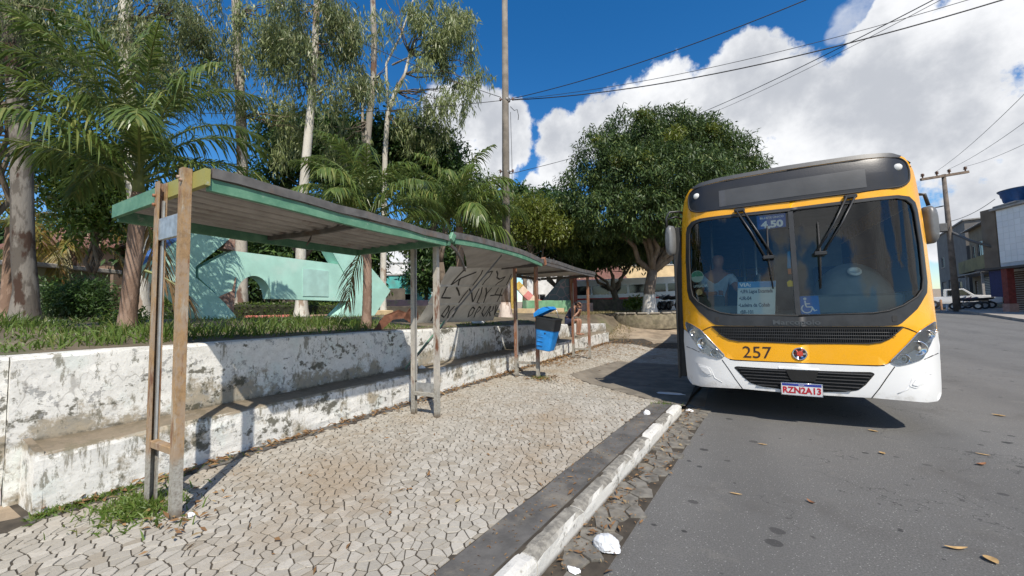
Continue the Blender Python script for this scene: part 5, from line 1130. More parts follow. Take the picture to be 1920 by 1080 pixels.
euc('white limbed eucalyptus forking high up beside the concrete pole', gp(718, 16), [(720, 400), (722, 290), (727, 215), (742, 170), (760, 138), (768, 100)], .13, .05, 16.0,
    [(835, 55, 62, 58, 1.2), (865, 105, 48, 58, 1.2), (800, 120, 42, 50, 1.1), (812, 30, 55, 45, 1), (822, 190, 46, 34, 1), (775, 195, 40, 36, .9), (846, 200, 26, 48, .8), (740, 10, 28, 34, .5), (880, 155, 18, 40, .6), (775, 250, 40, 30, .8)],
    m=M_EUCW, limbs=[([(728, 215, 0), (724, 120, .2), (750, 70, .3), (775, 0, .4), (800, -60, .4)], .055, .03), ([(735, 122, .1), (800, 92, .2), (850, 70, .3)], .04, .012), ([(728, 209, 0), (765, 205, -.2), (800, 180, -.3)], .05, .012), ([(726, 215, 0), (722, 260, 0)], .07, .07)], seed=16)

# ---- palms
M_RACH = simple('green_leaf_stalk', (.16, .19, .05), .5, var=.2)
def frond(name, o, az, elev, length, bend, nl, lw, ll, m, parent, seed, fall=.5, twist=.0):
    R = np.random.default_rng(seed); h = np.array([math.cos(az), math.sin(az), 0]); up = np.array([0, 0, 1.]); p = np.array(o, float); pts = [p.copy()]; ns = 16; tang = []
    for i in range(ns):
        a = elev-bend*((i+.5)/ns)**1.6; d = h*math.cos(a)+up*math.sin(a); tang.append(d); p = p+d*length/ns; pts.append(p.copy())
    pts = np.array(pts); b = MB(); b.tube([Vector(q) for q in pts], list(np.linspace(.02, .004, ns+1)), 5); b.m = [2]*len(b.f)
    side0 = np.cross(h, up); V = []; F = []
    for i in range(nl):
        t = .12+.88*(i+.5)/nl; f = t*ns; j = min(ns-1, int(f)); q = pts[j]+(pts[j+1]-pts[j])*(f-j); d = tang[j]; nrm = np.cross(side0, d); nrm = nrm if nrm[2] > 0 else -nrm
        lp = ll*(math.sin(PI*min(1, t*.86+.12))**.7)
        for s in (-1, 1):
            dr = unit(side0*s*(.62+.25*R.random())+d*(.72+.35*t)+nrm*(.42*(1-.5*t)+twist)+R.normal(size=3)*.12); L = lp*(.8+.35*R.random()); w = lw*(.75+.5*R.random()); g = fall*(.6+.8*R.random()); k0 = len(V)
            wv = unit(np.cross(dr, nrm)+R.normal(size=3)*.15)
            for e, (tt, ww) in enumerate(((0, .55), (.35, 1), (.7, .8), (1.0, .08))):
                c = q+dr*L*tt+np.array([0, 0, -1.])*g*L*tt**2*.9-d*0; V += [c-wv*w*ww/2, c+wv*w*ww/2]
            F += [(k0+2*e, k0+2*e+1, k0+2*e+3, k0+2*e+2) for e in range(3)]
    b.add(V, F, 1); o_ = np_mesh(name, np.array(b.v), b.f, [M_PALMB, m, M_RACH], parent, mi=b.m); return o_
def palm(label, base, top, r, nf, flen, ll, seed, m=None, dead=0, lw=.04, low=-.35, sides=14, nl=34, group='palms of the square', lean=.1, stiff=1.0):
    R = random.Random(seed); m = m or M_LPALM; t = thing('palm_tree', label, 'palm', base, group); b0 = Vector([float(x) for x in base]); t0 = Vector([float(x) for x in top]); b = MB(); n = 34; P = []; rr = []
    for i in range(n+1):
        u = i/n; p = b0.lerp(t0, u); p.x += lean*math.sin(u*2.5)*.4; P.append(p-Vector((0, 0, .15*(i == 0)))); rr.append(r*(1.18-.22*u+.05*(i % 2)+(.25*max(0, .12-u)/.12)))
    b.tube(P, rr, sides); b.build('trunk', M_PALMB, t)
    b = MB(); b.tube([t0-Vector((0, 0, .15)), t0+Vector((0, 0, .25)), t0+Vector((0, 0, .7))], [r*.95, r*.75, r*.2], 10); b.build('crownshaft', simple('palm_sheath', (.16, .18, .05), .6, var=.3), t)
    for i in range(nf):
        az = 2.399963*i+R.uniform(-.25, .25); u = i/nf; el = 1.42-u**1.25*(1.42-low)+R.uniform(-.12, .12)
        frond('frond', t0+Vector((0, 0, .45-.35*u)), az, el, flen*R.uniform(.85, 1.08), (1.25+.55*R.random())*stiff, nl, lw, ll*R.uniform(.9, 1.1), m, t, seed*100+i, .75+.5*R.random())
    for i in range(dead):
        frond('dead_frond', t0+Vector((0, 0, -.05)), 2.4*i+seed+R.uniform(-.3, .3), -.9, flen*R.uniform(.5, .8), .65, 24, lw*.8, ll*.8, M_LDEAD, t, seed*100+50+i, 1.1)
    return t
pb = gp(238, 5.3); palm('largest palm with long drooping fronds just behind the planter wall', pb, (pb[0]+.02, pb[1]+.06, 3.25), .082, 21, 2.2, .50, 21, dead=1, lw=.027, low=.42, nl=70)
frond('fallen_frond', (pb[0]+.16, pb[1]+.12, 2.15), .75, -.35, .7, .9, 24, .03, .36, M_LDEAD, None, 77, 1.4); tag(bpy.data.objects['fallen_frond'], 'dried orange palm frond hanging beside the largest palm trunk', 'palm frond')
# limewash down one side of the palm trunk
pb2 = gp(687, 6.9); palm('slender palm with a hanging dry frond at the right of the mint sculpture', pb2, (pb2[0]-.03, pb2[1], 2.85), .07, 20, 1.8, .44, 22, dead=1, lw=.026, low=.45, nl=60)
pb3 = gp(862, 12.2); palm('feathery palm behind the shelter beside the concrete pole', pb3, (pb3[0], pb3[1], 4.2), .12, 22, 2.5, .68, 23, lw=.045, low=.2, nl=50)
pb4 = gp(128, 15); palm('yellowing palm deep in the shade near the thatched kiosk', pb4, (pb4[0], pb4[1], 4.6), .14, 14, 2.4, .65, 24, m=M_LPALMY, lw=.05, low=-.7, nl=30, dead=2)
pb5 = gp(12, 12); palm('yellow fronded palm at the left edge of the picture', pb5, (pb5[0], pb5[1], 4.4), .14, 12, 2.2, .6, 25, m=M_LPALMY, lw=.05, low=-.6, nl=30)

# ---- broad leaved trees
def broad(label, base, lobes, m, nclump, nleaf, L, W, seed, r=.3, bm_=None, group='leafy trees of the square', droop=.5, clump=.4, hollow=.55, name='leafy_tree', limbs=6, fork=.35):
    R = random.Random(seed); t = thing(name, label, 'tree', base, group); b0 = Vector([float(x) for x in base]); cs = [Vector([float(q) for q in l[0]]) for l in lobes]; c = sum(cs, Vector((0, 0, 0)))/len(cs); fk = b0.lerp(Vector((c.x, c.y, c.z)), fork)
    b = MB(); flare(b, b0, r, .6, 12, 1.35, [b0.lerp(fk, .55)+Vector((R.uniform(-.1, .1), R.uniform(-.1, .1), 0)), fk], [r*.82, r*.72]); b.build('trunk', bm_ or M_BRK, t)
    for i in range(limbs):
        tgt = cs[i % len(cs)]; e = fk.lerp(tgt, R.uniform(.8, 1.15))+Vector((R.uniform(-.5, .5), R.uniform(-.5, .5), R.uniform(-.3, .3))); b = MB(); P = limb(b, fk-Vector((0, 0, .1)), e, r*.5, r*.1, .16, 7, seed*31+i)
        for q in range(3): 
            k = 3+q; limb(b, P[k], P[k]+Vector((R.uniform(-1, 1), R.uniform(-1, 1), R.uniform(.1, .9)))*(.25*(e-fk).length+.3), r*.18, r*.04, .2, 5, seed*77+i*5+q, 6)
        b.build('limb', bm_ or M_BRK, t)
    canopy('crown', lobes, nclump, nleaf, L, W, m, t, droop, hollow, clump, seed); return t
def lob(px, py, d, rx, ry, rz=None): return (at(px, py, d), rx/722*d, (rz or rx)/722*d, ry/722*d)
MG = (-3.65, 22.0, plaza_z(-3.65, 22))
broad('big round mango tree with whitewashed trunk towering beside the bus', MG, [lob(1185, 262, 21, 58, 52), lob(1240, 258, 21.5, 62, 50), lob(1300, 272, 22, 66, 52), lob(1130, 300, 20.5, 56, 54), lob(1352, 300, 22, 58, 50), lob(1095, 350, 20.5, 46, 50), lob(1395, 335, 22, 42, 48), lob(1170, 330, 19.3, 60, 50), lob(1235, 325, 18.9, 62, 52), lob(1300, 335, 19.2, 66, 54), lob(1360, 365, 19.8, 60, 48), lob(1080, 405, 20.5, 42, 48), lob(1135, 400, 19.2, 56, 48), lob(1205, 395, 18.8, 62, 46), lob(1280, 400, 19, 66, 46), lob(1400, 395, 21, 36, 42), lob(1090, 450, 22, 50, 34), lob(1170, 450, 23, 70, 34), lob(1270, 445, 24, 100, 36), lob(1240, 320, 24, 120, 80)],
      M_LMANGO, 3300, 34, .25, .066, 31, .36, M_MANGOB, droop=.85, clump=.22, hollow=.80, name='mango_tree', limbs=11, fork=.36)
mg_ = [o for o in COL.objects if o.name.startswith('mango_tree')][0]
R_ = np.random.default_rng(5)
canopy('young_leaves', [lob(x, y, d, 9, 7) for x, y, d in ((1205, 218, 19.6), (1272, 246, 19.2), (1262, 256, 19), (1330, 242, 20.4), (1160, 300, 18.6), (1212, 296, 18), (1350, 262, 20.6), (1408, 330, 20.8), (1120, 262, 19.6), (1385, 382, 20))], 130, 20, .22, .06, M_LYEL, mg_, .5, .3, .16, 77)
broad('dark tree left of the mango with sunlit yellow green lower boughs', gp(1050, 24), [lob(1050, 420, 24, 60, 45), lob(985, 440, 25, 55, 45), lob(1090, 470, 25, 50, 35), lob(1010, 470, 26, 60, 30)], M_LDARK, 1100, 26, .26, .09, 32, .25)
broad('leafy tree with yellow green sunlit sprays in front of dark ones', gp(1002, 20), [lob(1000, 400, 20, 34, 24), lob(1035, 432, 20, 42, 18), lob(978, 430, 20, 26, 18)], M_LYEL, 420, 22, .2, .07, 33, .12)
broad('far green tree crest behind the concrete pole', gp(985, 42), [lob(975, 385, 42, 55, 32), lob(1030, 385, 44, 50, 30), lob(940, 410, 42, 45, 35)], M_LDARK, 420, 24, .5, .2, 34, .3)
broad('dark leafy tree under the mango with a bare black trunk', gp(1160, 27), [lob(1130, 465, 27, 60, 30), lob(1190, 470, 27, 60, 28), lob(1080, 480, 27, 30, 26)], M_LDARK, 420, 24, .34, .11, 35, .28)
broad('round leafy tree between the two nearer palms and the pole', gp(835, 18), [lob(815, 300, 18, 50, 48), lob(845, 340, 18, 38, 40), lob(780, 270, 18.5, 40, 40), lob(800, 360, 18, 50, 40)], M_LDARK, 640, 26, .26, .09, 36, .2)
broad('sunlit bushy tree crown beside the feathery palm', gp(905, 19), [lob(890, 365, 19, 36, 32), lob(915, 395, 19, 28, 36), lob(880, 410, 19, 40, 30)], M_LBRIGHT, 300, 24, .22, .07, 37, .14)
broad('dark tree filling the gap above the shelter roof', gp(545, 17), [lob(535, 255, 17, 36, 34), lob(570, 290, 17, 50, 40), lob(620, 250, 17.5, 50, 36), lob(515, 330, 17, 30, 28), lob(720, 280, 18, 60, 50), lob(660, 320, 18, 60, 50)], M_LDARK, 900, 26, .26, .10, 38, .2)
broad('fresh green leafy tree behind the largest palm', gp(175, 11), [lob(160, 300, 11, 55, 42), lob(130, 340, 11, 40, 36), lob(185, 365, 11, 45, 45), lob(170, 410, 11, 40, 30), lob(215, 330, 11.5, 40, 45)], M_LBRIGHT, 420, 26, .17, .065, 39, .1)
broad('green tree reaching in at the upper left corner', gp(-40, 9), [lob(20, 40, 9, 50, 35), lob(60, 15, 9, 45, 30), lob(-30, 60, 9, 60, 50)], M_LBRIGHT, 260, 22, .13, .055, 40, .14)
for i, (px, d, py, rx, ry) in enumerate(((330, 24, 470, 80, 70), (420, 26, 470, 70, 50), (190, 26, 490, 80, 60), (70, 28, 470, 70, 60), (560, 26, 460, 80, 60), (650, 28, 470, 70, 55), (-40, 24, 470, 80, 70), (880, 32, 470, 60, 45), (800, 36, 450, 40, 30))):
    broad(('dense dark tree closing the back of the square, seen under the shelter roof', 'low dark tree behind the mint beam', 'deep shaded tree behind the fresh green one', 'dark tree behind the kiosk roof', 'dark bushy tree behind the yellow footed eucalyptus', 'dark bushy tree behind the hanging dry frond', 'dark tree at the far left behind the pale shed', 'dark tree behind the loose sprayed panel', 'small dark tree by the turquoise house')[i],
          gp(px, d), [lob(px, py, d, rx, ry), lob(px+rx*.4, py+ry*.3, d, rx*.6, ry*.6), lob(px-rx*.4, py+ry*.35, d, rx*.6, ry*.6), lob(px, py+60, d, rx*.9, 40)], M_LDARK, 420, 22, .42, .17, 50+i, .2, group='dark trees at the back of the square', clump=.5)
# ---- shrubs and hedge
def shrub(label, px, py, d, rx, ry, m, n, L, W, seed, cat='shrub', group=None):
    c = at(px, py, d); g = plaza_z(c[0], c[1]); t = thing('leafy_shrub', label, cat, (c[0], c[1], g), group); b = MB(); R = random.Random(seed)
    for q in range(7): limb(b, (c[0], c[1], g-.05), c+np.array([R.uniform(-.5, .5), R.uniform(-.5, .5), R.uniform(-.1, .3)])*rx/722*d, .02, .006, .2, 5, seed*9+q, 5)
    b.build('stems', M_BRK, t); canopy('foliage', [lob(px, py, d, rx, ry), lob(px-rx*.5, py+ry*.4, d, rx*.6, ry*.6), lob(px+rx*.5, py+ry*.4, d, rx*.6, ry*.6)], n, 20, L, W, m, t, .3, .2, .12, seed)
shrub('dark rounded shrub between the thick trunk and the largest palm', 148, 556, 9.5, 55, 38, M_LDARK, 330, .12, .03, 61)
shrub('small pale weed clump at the foot of the largest palm', 236, 594, 6.0, 18, 12, M_LBRIGHT, 40, .07, .03, 62)
shrub('green shrub under the mango planter', 1188, 566, 22, 14, 10, M_LBRIGHT, 60, .2, .08, 63)
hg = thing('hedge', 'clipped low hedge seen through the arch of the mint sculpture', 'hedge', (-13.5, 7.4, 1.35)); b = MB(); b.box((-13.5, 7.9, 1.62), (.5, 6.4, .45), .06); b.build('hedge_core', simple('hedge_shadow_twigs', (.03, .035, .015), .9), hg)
n = 5200; P = np.stack([-13.5+RNG.uniform(-.3, .3, n), RNG.uniform(4.6, 11.2, n), RNG.uniform(1.42, 1.92, n)], 1); leaf_mesh('foliage', P, RNG.normal(size=(n, 3))+np.array([.5, 0, .4]), RNG.normal(size=(n, 3)), .09, .04, M_LBRIGHT, hg)

# ---- grass on the planter, weeds and litter
def grass_patch(name, P, h, m, lean=.45, w=.012, parent=None):
    n = len(P); d = unit(np.stack([RNG.normal(size=n)*lean, RNG.normal(size=n)*lean, np.ones(n)], 1)); s = unit(np.cross(d, RNG.normal(size=(n, 3)))); L = (h*(.5+.9*RNG.random(n)))[:, None]; w = (w*(.7+.7*RNG.random(n)))[:, None]; k = np.stack([d[:, 0], d[:, 1], -.5*np.ones(n)], 1)*RNG.random((n, 1))*.8
    V = np.stack([P-s*w/2, P+s*w/2, P+d*L*.6+s*w*.4, P+d*L*.6-s*w*.4, P+d*L+k*L*.55], 1).reshape(-1, 3); b = 5*np.arange(n)[:, None]
    F4 = (b+np.array([0, 1, 2, 3])); F3 = (b+np.array([3, 2, 4])); faces = [tuple(f) for f in F4.tolist()]+[tuple(f) for f in F3.tolist()]
    return tag(np_mesh(name, V, faces, m, parent), kind='stuff')
n = 26000; y = -2.5+RNG.random(n)**1.5*19; x = -4.84-RNG.random(n)**1.2*5.2; hh = .10+.10*np.clip(np.sin(x*1.3+y*.9)+np.sin(y*2.1-x*.7)+.3, -.5, 1.6)
P = np.stack([x, y, np.array([min(plaza_z(a, b_), wall_top(b_)+.05*(-a-4.8)) - .02 for a, b_ in zip(x, y)])], 1)
g1 = grass_patch('grass', P, np.maximum(.045, hh)*np.where(y > 5.5, .55, 1.0), M_GRASS, w=.013)
n = 1500; a = RNG.uniform(0, 6.28, n); r = np.abs(RNG.normal(size=n))*.16; P = np.stack([-3.72+.1+r*np.cos(a)*1.3-.1, 1.17+r*np.sin(a)*.75, np.full(n, .135)], 1); grass_patch('weeds', P, np.full(n, .075), M_GRASS, .8, .010)
n = 700; P = np.stack([-4.24+np.abs(RNG.normal(size=n))*.05, .75+np.abs(RNG.normal(size=n))*.5, np.full(n, .13)], 1); grass_patch('weeds', P, np.full(n, .055), M_GRASS, .7, .009)
n = 420; P = np.stack([-.86+RNG.normal(size=n)*.07, 5.85+RNG.normal(size=n)*.12, np.full(n, .07)], 1); grass_patch('weeds', P, np.full(n, .085), M_GRASS, .7, .008)
n = 160; P = np.stack([-3.3+RNG.normal(size=n)*.09, 7.02+RNG.normal(size=n)*.06, np.full(n, .13)], 1); grass_patch('weeds', P, np.full(n, .09), M_GRASS, .8, .008)
n = 9000; y = 16.2+RNG.random(n)*8; x = -4.9-RNG.random(n)*6+np.maximum(0, 1.2*RNG.random(n)); P = np.stack([x, y, np.array([plaza_z(a, b_) for a, b_ in zip(x, y)])], 1); grass_patch('dry_grass', P, np.full(n, .12), leafmat('dry_grass_blades', (.19, .155, .07), (.30, .25, .12), (.11, .13, .04), .2, .7), .7, .018)
def litter(name, P, L, up=.9):
    n = len(P); D = np.stack([RNG.normal(size=n), RNG.normal(size=n), RNG.normal(size=n)*.18], 1); Nn = unit(np.stack([RNG.normal(size=n)*.35, RNG.normal(size=n)*.35, np.ones(n)], 1)); return leaf_mesh(name, P, D, Nn, L*(.6+.8*RNG.random(n)), L*.32*(.7+.6*RNG.random(n)), M_LITTER, None, .22)
n = 1700; y = .8+RNG.random(n)**.8*14.5; x = -4.27+np.abs(RNG.normal(size=n))*.10; litter('leaf_litter', np.stack([x, y, .155+.02*RNG.random(n)+np.array([hill(v) for v in y])], 1), .075)
n = 1100; y = 8.5+RNG.random(n)*8; x = -4.2+np.abs(RNG.normal(size=n))*(.35+.1*(y-8)); litter('leaf_litter', np.stack([x, y, np.array([pav(a, c)+.02 for a, c in zip(x, y)])], 1), .085)
n = 170; y = 1+RNG.random(n)*9; x = -4+RNG.random(n)*3; k = x < np.array([kerb_x(v)-.1 for v in y]); litter('leaf_litter', np.stack([x, y, np.array([pav(a, c)+.012 for a, c in zip(x, y)])], 1)[k], .06)
n = 90; P = np.stack([-3.25+RNG.normal(size=n)*.22, 6.95+RNG.normal(size=n)*.14, .155+.02*RNG.random(n)], 1); litter('leaf_litter', P, .09)
n = 60; P = np.stack([-3.38+RNG.normal(size=n)*.2, 1.22+RNG.normal(size=n)*.12, .155+.015*RNG.random(n)], 1); litter('leaf_litter', P, .06)
n = 120; y = RNG.uniform(1.2, 6.3, n); x = np.array([kerb_x(v) for v in y])+.03+np.abs(RNG.normal(size=n))*.14; litter('leaf_litter', np.stack([x, y, .022+.012*RNG.random(n)], 1), .06)
n = 420; y = RNG.uniform(.8, 5.9, n); x = np.array([kerb_x(v) for v in y])-.115-RNG.random(n)*.27; litter('leaf_litter', np.stack([x, y, np.array([pav(a, c)+.006 for a, c in zip(x, y)])], 1), .022)
n = 500; y = RNG.uniform(1.0, 6.2, n); x = np.array([kerb_x(v) for v in y])+.01+RNG.random(n)**1.5*.29; litter('leaf_litter', np.stack([x, y, .018+.006*RNG.random(n)], 1), .024)
n = 260; y = RNG.uniform(1.0, 8, n); x = -4.05+RNG.random(n)**2*2.6; litter('leaf_litter', np.stack([x, y, np.array([pav(a, c)+.009 for a, c in zip(x, y)])], 1), .026)
# ------------------------------------------------------------------ the mint concrete sculpture
M_MINT = simple('mint_concrete_paint', (.42, .70, .60), .85, var=.12, scale=2.2, bstr=.25, bdist=.006, dirt=((.55, .72, .64), .7)); M_MBLUE = simple('blue_edge_paint', (.06, .16, .42), .7, var=.3, scale=5); M_BRICKY = simple('broken_brick_edge', (.36, .22, .17), .95, var=.45, scale=16, bstr=.6, bdist=.02, dirt=((.5, .42, .36), .8))
def on_plane(px, py, X):
    d = ray(px, py); t = X/d[0]; p = CC+d*t; return (p[1], p[2])
sc = thing('sculpture', 'mint green concrete sculpture of a pierced beam between two chevrons', 'sculpture', (-9, 5.4, 1.3))
def slab(name, px, X, th, m, parent=sc, mats=None):
    P = [on_plane(x, y, X) for x, y in px]; b = MB(); n = len(P); b.prism(P, lambda y, z: (X, y, z), lambda y, z: (X-th, y, z)); return b.build(name, m, parent)
slab('left_chevron', [(268, 497), (330, 452), (405, 395), (478, 392), (440, 441), (367, 500), (367, 520), (412, 557), (440, 590), (452, 612), (388, 612), (352, 574), (308, 532)], -8.96, .5, [M_MINT])
slab('blue_edge', [(268, 497), (330, 452), (405, 395), (402, 389), (326, 446), (264, 493)], -8.95, .52, [M_MBLUE])
arch = [(509, 560)]+[(475.5+33.5*math.cos(a), 560-43*math.sin(a)) for a in np.linspace(0, PI, 16)][1:-1]+[(442, 558)]
slab('beam', [(372, 520), (372, 503), (436, 470), (655, 498), (676, 524), (664, 565)]+arch+[(412, 557)], -9.0, .35, [M_MINT])
slab('right_chevron', [(612, 452), (654, 452), (732, 545), (700, 595), (683, 612), (630, 612), (618, 606), (662, 560), (664, 545)], -8.97, .42, [M_MINT])
slab('plaque', [(568, 503), (616, 508), (616, 556), (568, 555)], -8.985, .02, [simple('mint_plaque', (.40, .62, .56), .8, var=.12, scale=4)])
slab('broken_jamb', [(441, 540), (443, 520), (437, 545), (410, 557), (424, 570), (438, 586), (440, 560)], -8.955, .2, [M_BRICKY]); slab('broken_jamb', [(425, 452), (442, 440), (440, 470), (420, 466)], -8.955, .3, [M_BRICKY])

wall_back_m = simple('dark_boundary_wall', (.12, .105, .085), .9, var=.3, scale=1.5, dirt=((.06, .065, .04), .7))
# ------------------------------------------------------------------ low walls and beds in the square
def lowwall(label, a, c, h, th, m, cat='wall', name='low_wall', z=None, cap=None):
    a = Vector([float(q) for q in a]); c = Vector([float(q) for q in c]); z0 = min(plaza_z(a.x, a.y), plaza_z(c.x, c.y))-.15 if z is None else z; d = c-a; L = math.hypot(d.x, d.y); R = Matrix.Rotation(math.atan2(d.y, d.x), 3, 'Z')
    t = thing(name, label, cat, ((a.x+c.x)/2, (a.y+c.y)/2, z0)); n = max(2, int(L/.35)); V = []
    pr = [(-th/2, 0), (-th/2, h-.02), (-th/2+.02, h), (th/2-.02, h), (th/2, h-.02), (th/2, 0)]
    for i in range(n+1):
        for q, (o, zz) in enumerate(pr):
            k = .014*fnoise(i*.7+q, zz*4); v = R @ Vector((L*i/n-L/2, o+k, 0)); V.append((t.location.x+v.x, t.location.y+v.y, z0+zz+(k if zz > .1 else 0)))
    F = [(6*j+k, 6*j+(k+1) % 6, 6*j+6+(k+1) % 6, 6*j+6+k) for j in range(n) for k in range(6)]+[(5, 4, 3, 2, 1, 0), tuple(6*n+k for k in range(6))]
    b = MB(); b.add(V, F); b.build('wall_body', m, t)
    if cap:
        b = MB(); b.box((t.location.x, t.location.y, z0+h+.03), (L+.06, th+.08, .055), .01, R); b.build('coping', cap, t)
    return t
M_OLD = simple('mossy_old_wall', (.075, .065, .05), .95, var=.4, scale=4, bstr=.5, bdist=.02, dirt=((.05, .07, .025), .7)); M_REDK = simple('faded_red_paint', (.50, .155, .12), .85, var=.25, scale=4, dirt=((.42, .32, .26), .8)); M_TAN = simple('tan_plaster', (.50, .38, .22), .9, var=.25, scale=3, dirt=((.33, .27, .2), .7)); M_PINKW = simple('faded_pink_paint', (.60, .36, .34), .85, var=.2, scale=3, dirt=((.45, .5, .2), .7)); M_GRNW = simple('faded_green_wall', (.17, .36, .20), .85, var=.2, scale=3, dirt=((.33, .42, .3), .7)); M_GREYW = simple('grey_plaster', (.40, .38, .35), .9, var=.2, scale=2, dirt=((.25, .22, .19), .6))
lowwall('mossy dark low wall running behind the mint sculpture', gp(395, 13.2), gp(800, 17), .52, .3, M_OLD)
lowwall('faded red kerb of the flower bed under the mint beam', gp(462, 12.1), gp(545, 12.3), .24, .25, M_REDK, 'kerb', 'bed_kerb'); lowwall('faded pink brown kerb of the bed right of the yellow footed trunk', gp(583, 12.6), gp(648, 12.9), .24, .25, simple('pink_brown_kerb', (.42, .27, .21), .9, var=.3, scale=4), 'kerb', 'bed_kerb'); lowwall('tan plaster kerb of the bed under the turquoise house', gp(698, 13.8), gp(735, 14.2), .32, .3, M_TAN, 'kerb', 'bed_kerb')
lowwall('pink and yellow painted low wall below the turquoise house', gp(690, 22), gp(800, 25), 1.0, .3, M_PINKW); lowwall('green painted low wall behind the litter bin', gp(984, 19), gp(1068, 21), .78, .3, M_GRNW); lowwall('tan plaster step in front of the green wall', gp(955, 17), gp(1052, 18.6), .42, .5, M_TAN, 'step', 'low_step'); lowwall('chipped red and grey wall end behind the seated person', gp(1072, 21), gp(1108, 22), .72, .35, simple('chipped_red_grey', (.42, .30, .26), .9, var=.35, scale=6, dirt=((.45, .12, .08), .8)))
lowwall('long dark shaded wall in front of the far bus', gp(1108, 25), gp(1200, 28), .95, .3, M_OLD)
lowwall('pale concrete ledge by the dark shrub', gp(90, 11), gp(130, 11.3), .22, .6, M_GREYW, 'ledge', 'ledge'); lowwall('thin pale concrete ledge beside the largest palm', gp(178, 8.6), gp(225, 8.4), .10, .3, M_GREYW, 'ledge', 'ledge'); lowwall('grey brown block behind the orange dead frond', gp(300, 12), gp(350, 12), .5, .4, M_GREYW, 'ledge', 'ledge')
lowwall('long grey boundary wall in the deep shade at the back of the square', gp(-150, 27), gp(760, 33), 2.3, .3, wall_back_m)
# round bed at the foot of the mango
tr = thing('tree_planter', 'round mossy stone planter around the mango trunk', 'planter', (MG[0], MG[1]-.6, .8)); b = MB(); z0 = plaza_z(-3.6, 20); b.lathe([(1.75, .55), (1.75, z0+.55), (1.68, z0+.62), (1.45, z0+.62), (1.42, z0+.45), (0, z0+.48)], (MG[0]+.1, MG[1]-.9, -.05), 30); b.build('planter_ring', simple('mossy_stone_ring', (.20, .17, .115), .95, var=.4, scale=5, bstr=.5, bdist=.02, dirt=((.09, .10, .04), .6)), tr)
for k in range(11):
    a = -2.6+k*.34; b = MB(); b.box((MG[0]+.1+1.66*math.cos(a), MG[1]-.9+1.66*math.sin(a), z0+.61), (.16, .46, .10), .03, Matrix.Rotation(a, 3, 'Z')); b.build('ring_stone', simple('pale_ring_stone', (.30, .27, .22), .9, var=.3), tr)
# yellow pillar with its striped arch, and the slanting mural slab
M_YPIL = simple('yellow_pillar_paint', (.62, .42, .10), .85, var=.2); ap = thing('striped_arch', 'yellow and pink striped concrete arch behind the litter bin', 'sculpture', gp(968, 20)); b = MB(); p0 = Vector(gp(963, 20)); b.box((p0.x, p0.y, p0.z+.9), (.22, .22, 2.0), .02); b.build('pillar', M_YPIL, ap)
cols = [M_YPIL, simple('stripe_cream', (.72, .55, .42), .85), simple('stripe_pink', (.62, .22, .20), .85), simple('stripe_cream', (.72, .55, .42), .85), simple('stripe_red', (.58, .16, .14), .85)]
A = [Vector([float(q) for q in at(x, y, 20)]) for x, y in ((968, 532), (976, 540), (985, 550), (995, 559), (1006, 567), (1018, 572))]
for k in range(5):
    b = MB(); b.bar(A[k], A[k+1]+(A[k+1]-A[k])*.05, .3, .38, .01); b.build('stripe', cols[k], ap)
ms = thing('mural_slab', 'slanting grey mural slab beside the striped arch', 'sculpture', gp(1050, 23)); b = MB(); Q = [at(x, y, 23) for x, y in ((1012, 570), (1052, 524), (1078, 518), (1082, 570))]; w = CF*.3; b.add(Q+[q+w for q in Q], [(0, 1, 2, 3), (7, 6, 5, 4), (0, 4, 5, 1), (1, 5, 6, 2), (2, 6, 7, 3), (3, 7, 4, 0)])
t_ = NT('grey_mural'); t_.fin(t_.mix(t_.rng(t_.voro(2.2, 'DISTANCE_TO_EDGE'), .02, .05, 1, 0), t_.mix(t_.noise(2), (.10, .14, .15), (.22, .24, .23)), (.40, .28, .26)), .85); b.build('slab', t_.m, ms)
b = MB(); p1 = Vector([float(q) for q in at(1076, 570, 22.8)]); b.bar(p1, p1+Vector((0, 0, 1.7)), .35, .35, .02); b.build('red_post', simple('red_brown_post', (.28, .08, .05), .85), ms)
# trees' painted stump by the loose panel
st = thing('tree_stump', 'pale flaking tree trunk with a pinkish foot right of the loose panel', 'tree', gp(948, 12.6)); b = MB(); q = Vector(gp(948, 12.6)); flare(b, q, .17, .5); b.tube([q+Vector((0, 0, .4)), q+Vector((.02, .02, 1.3)), q+Vector((.1, 0, 1.75))], [.17, .15, .13], 10); b.build('trunk', bark('flaking_limed_bark', (.42, .33, .28), (.58, .50, .44), (.22, .15, .11)), st)

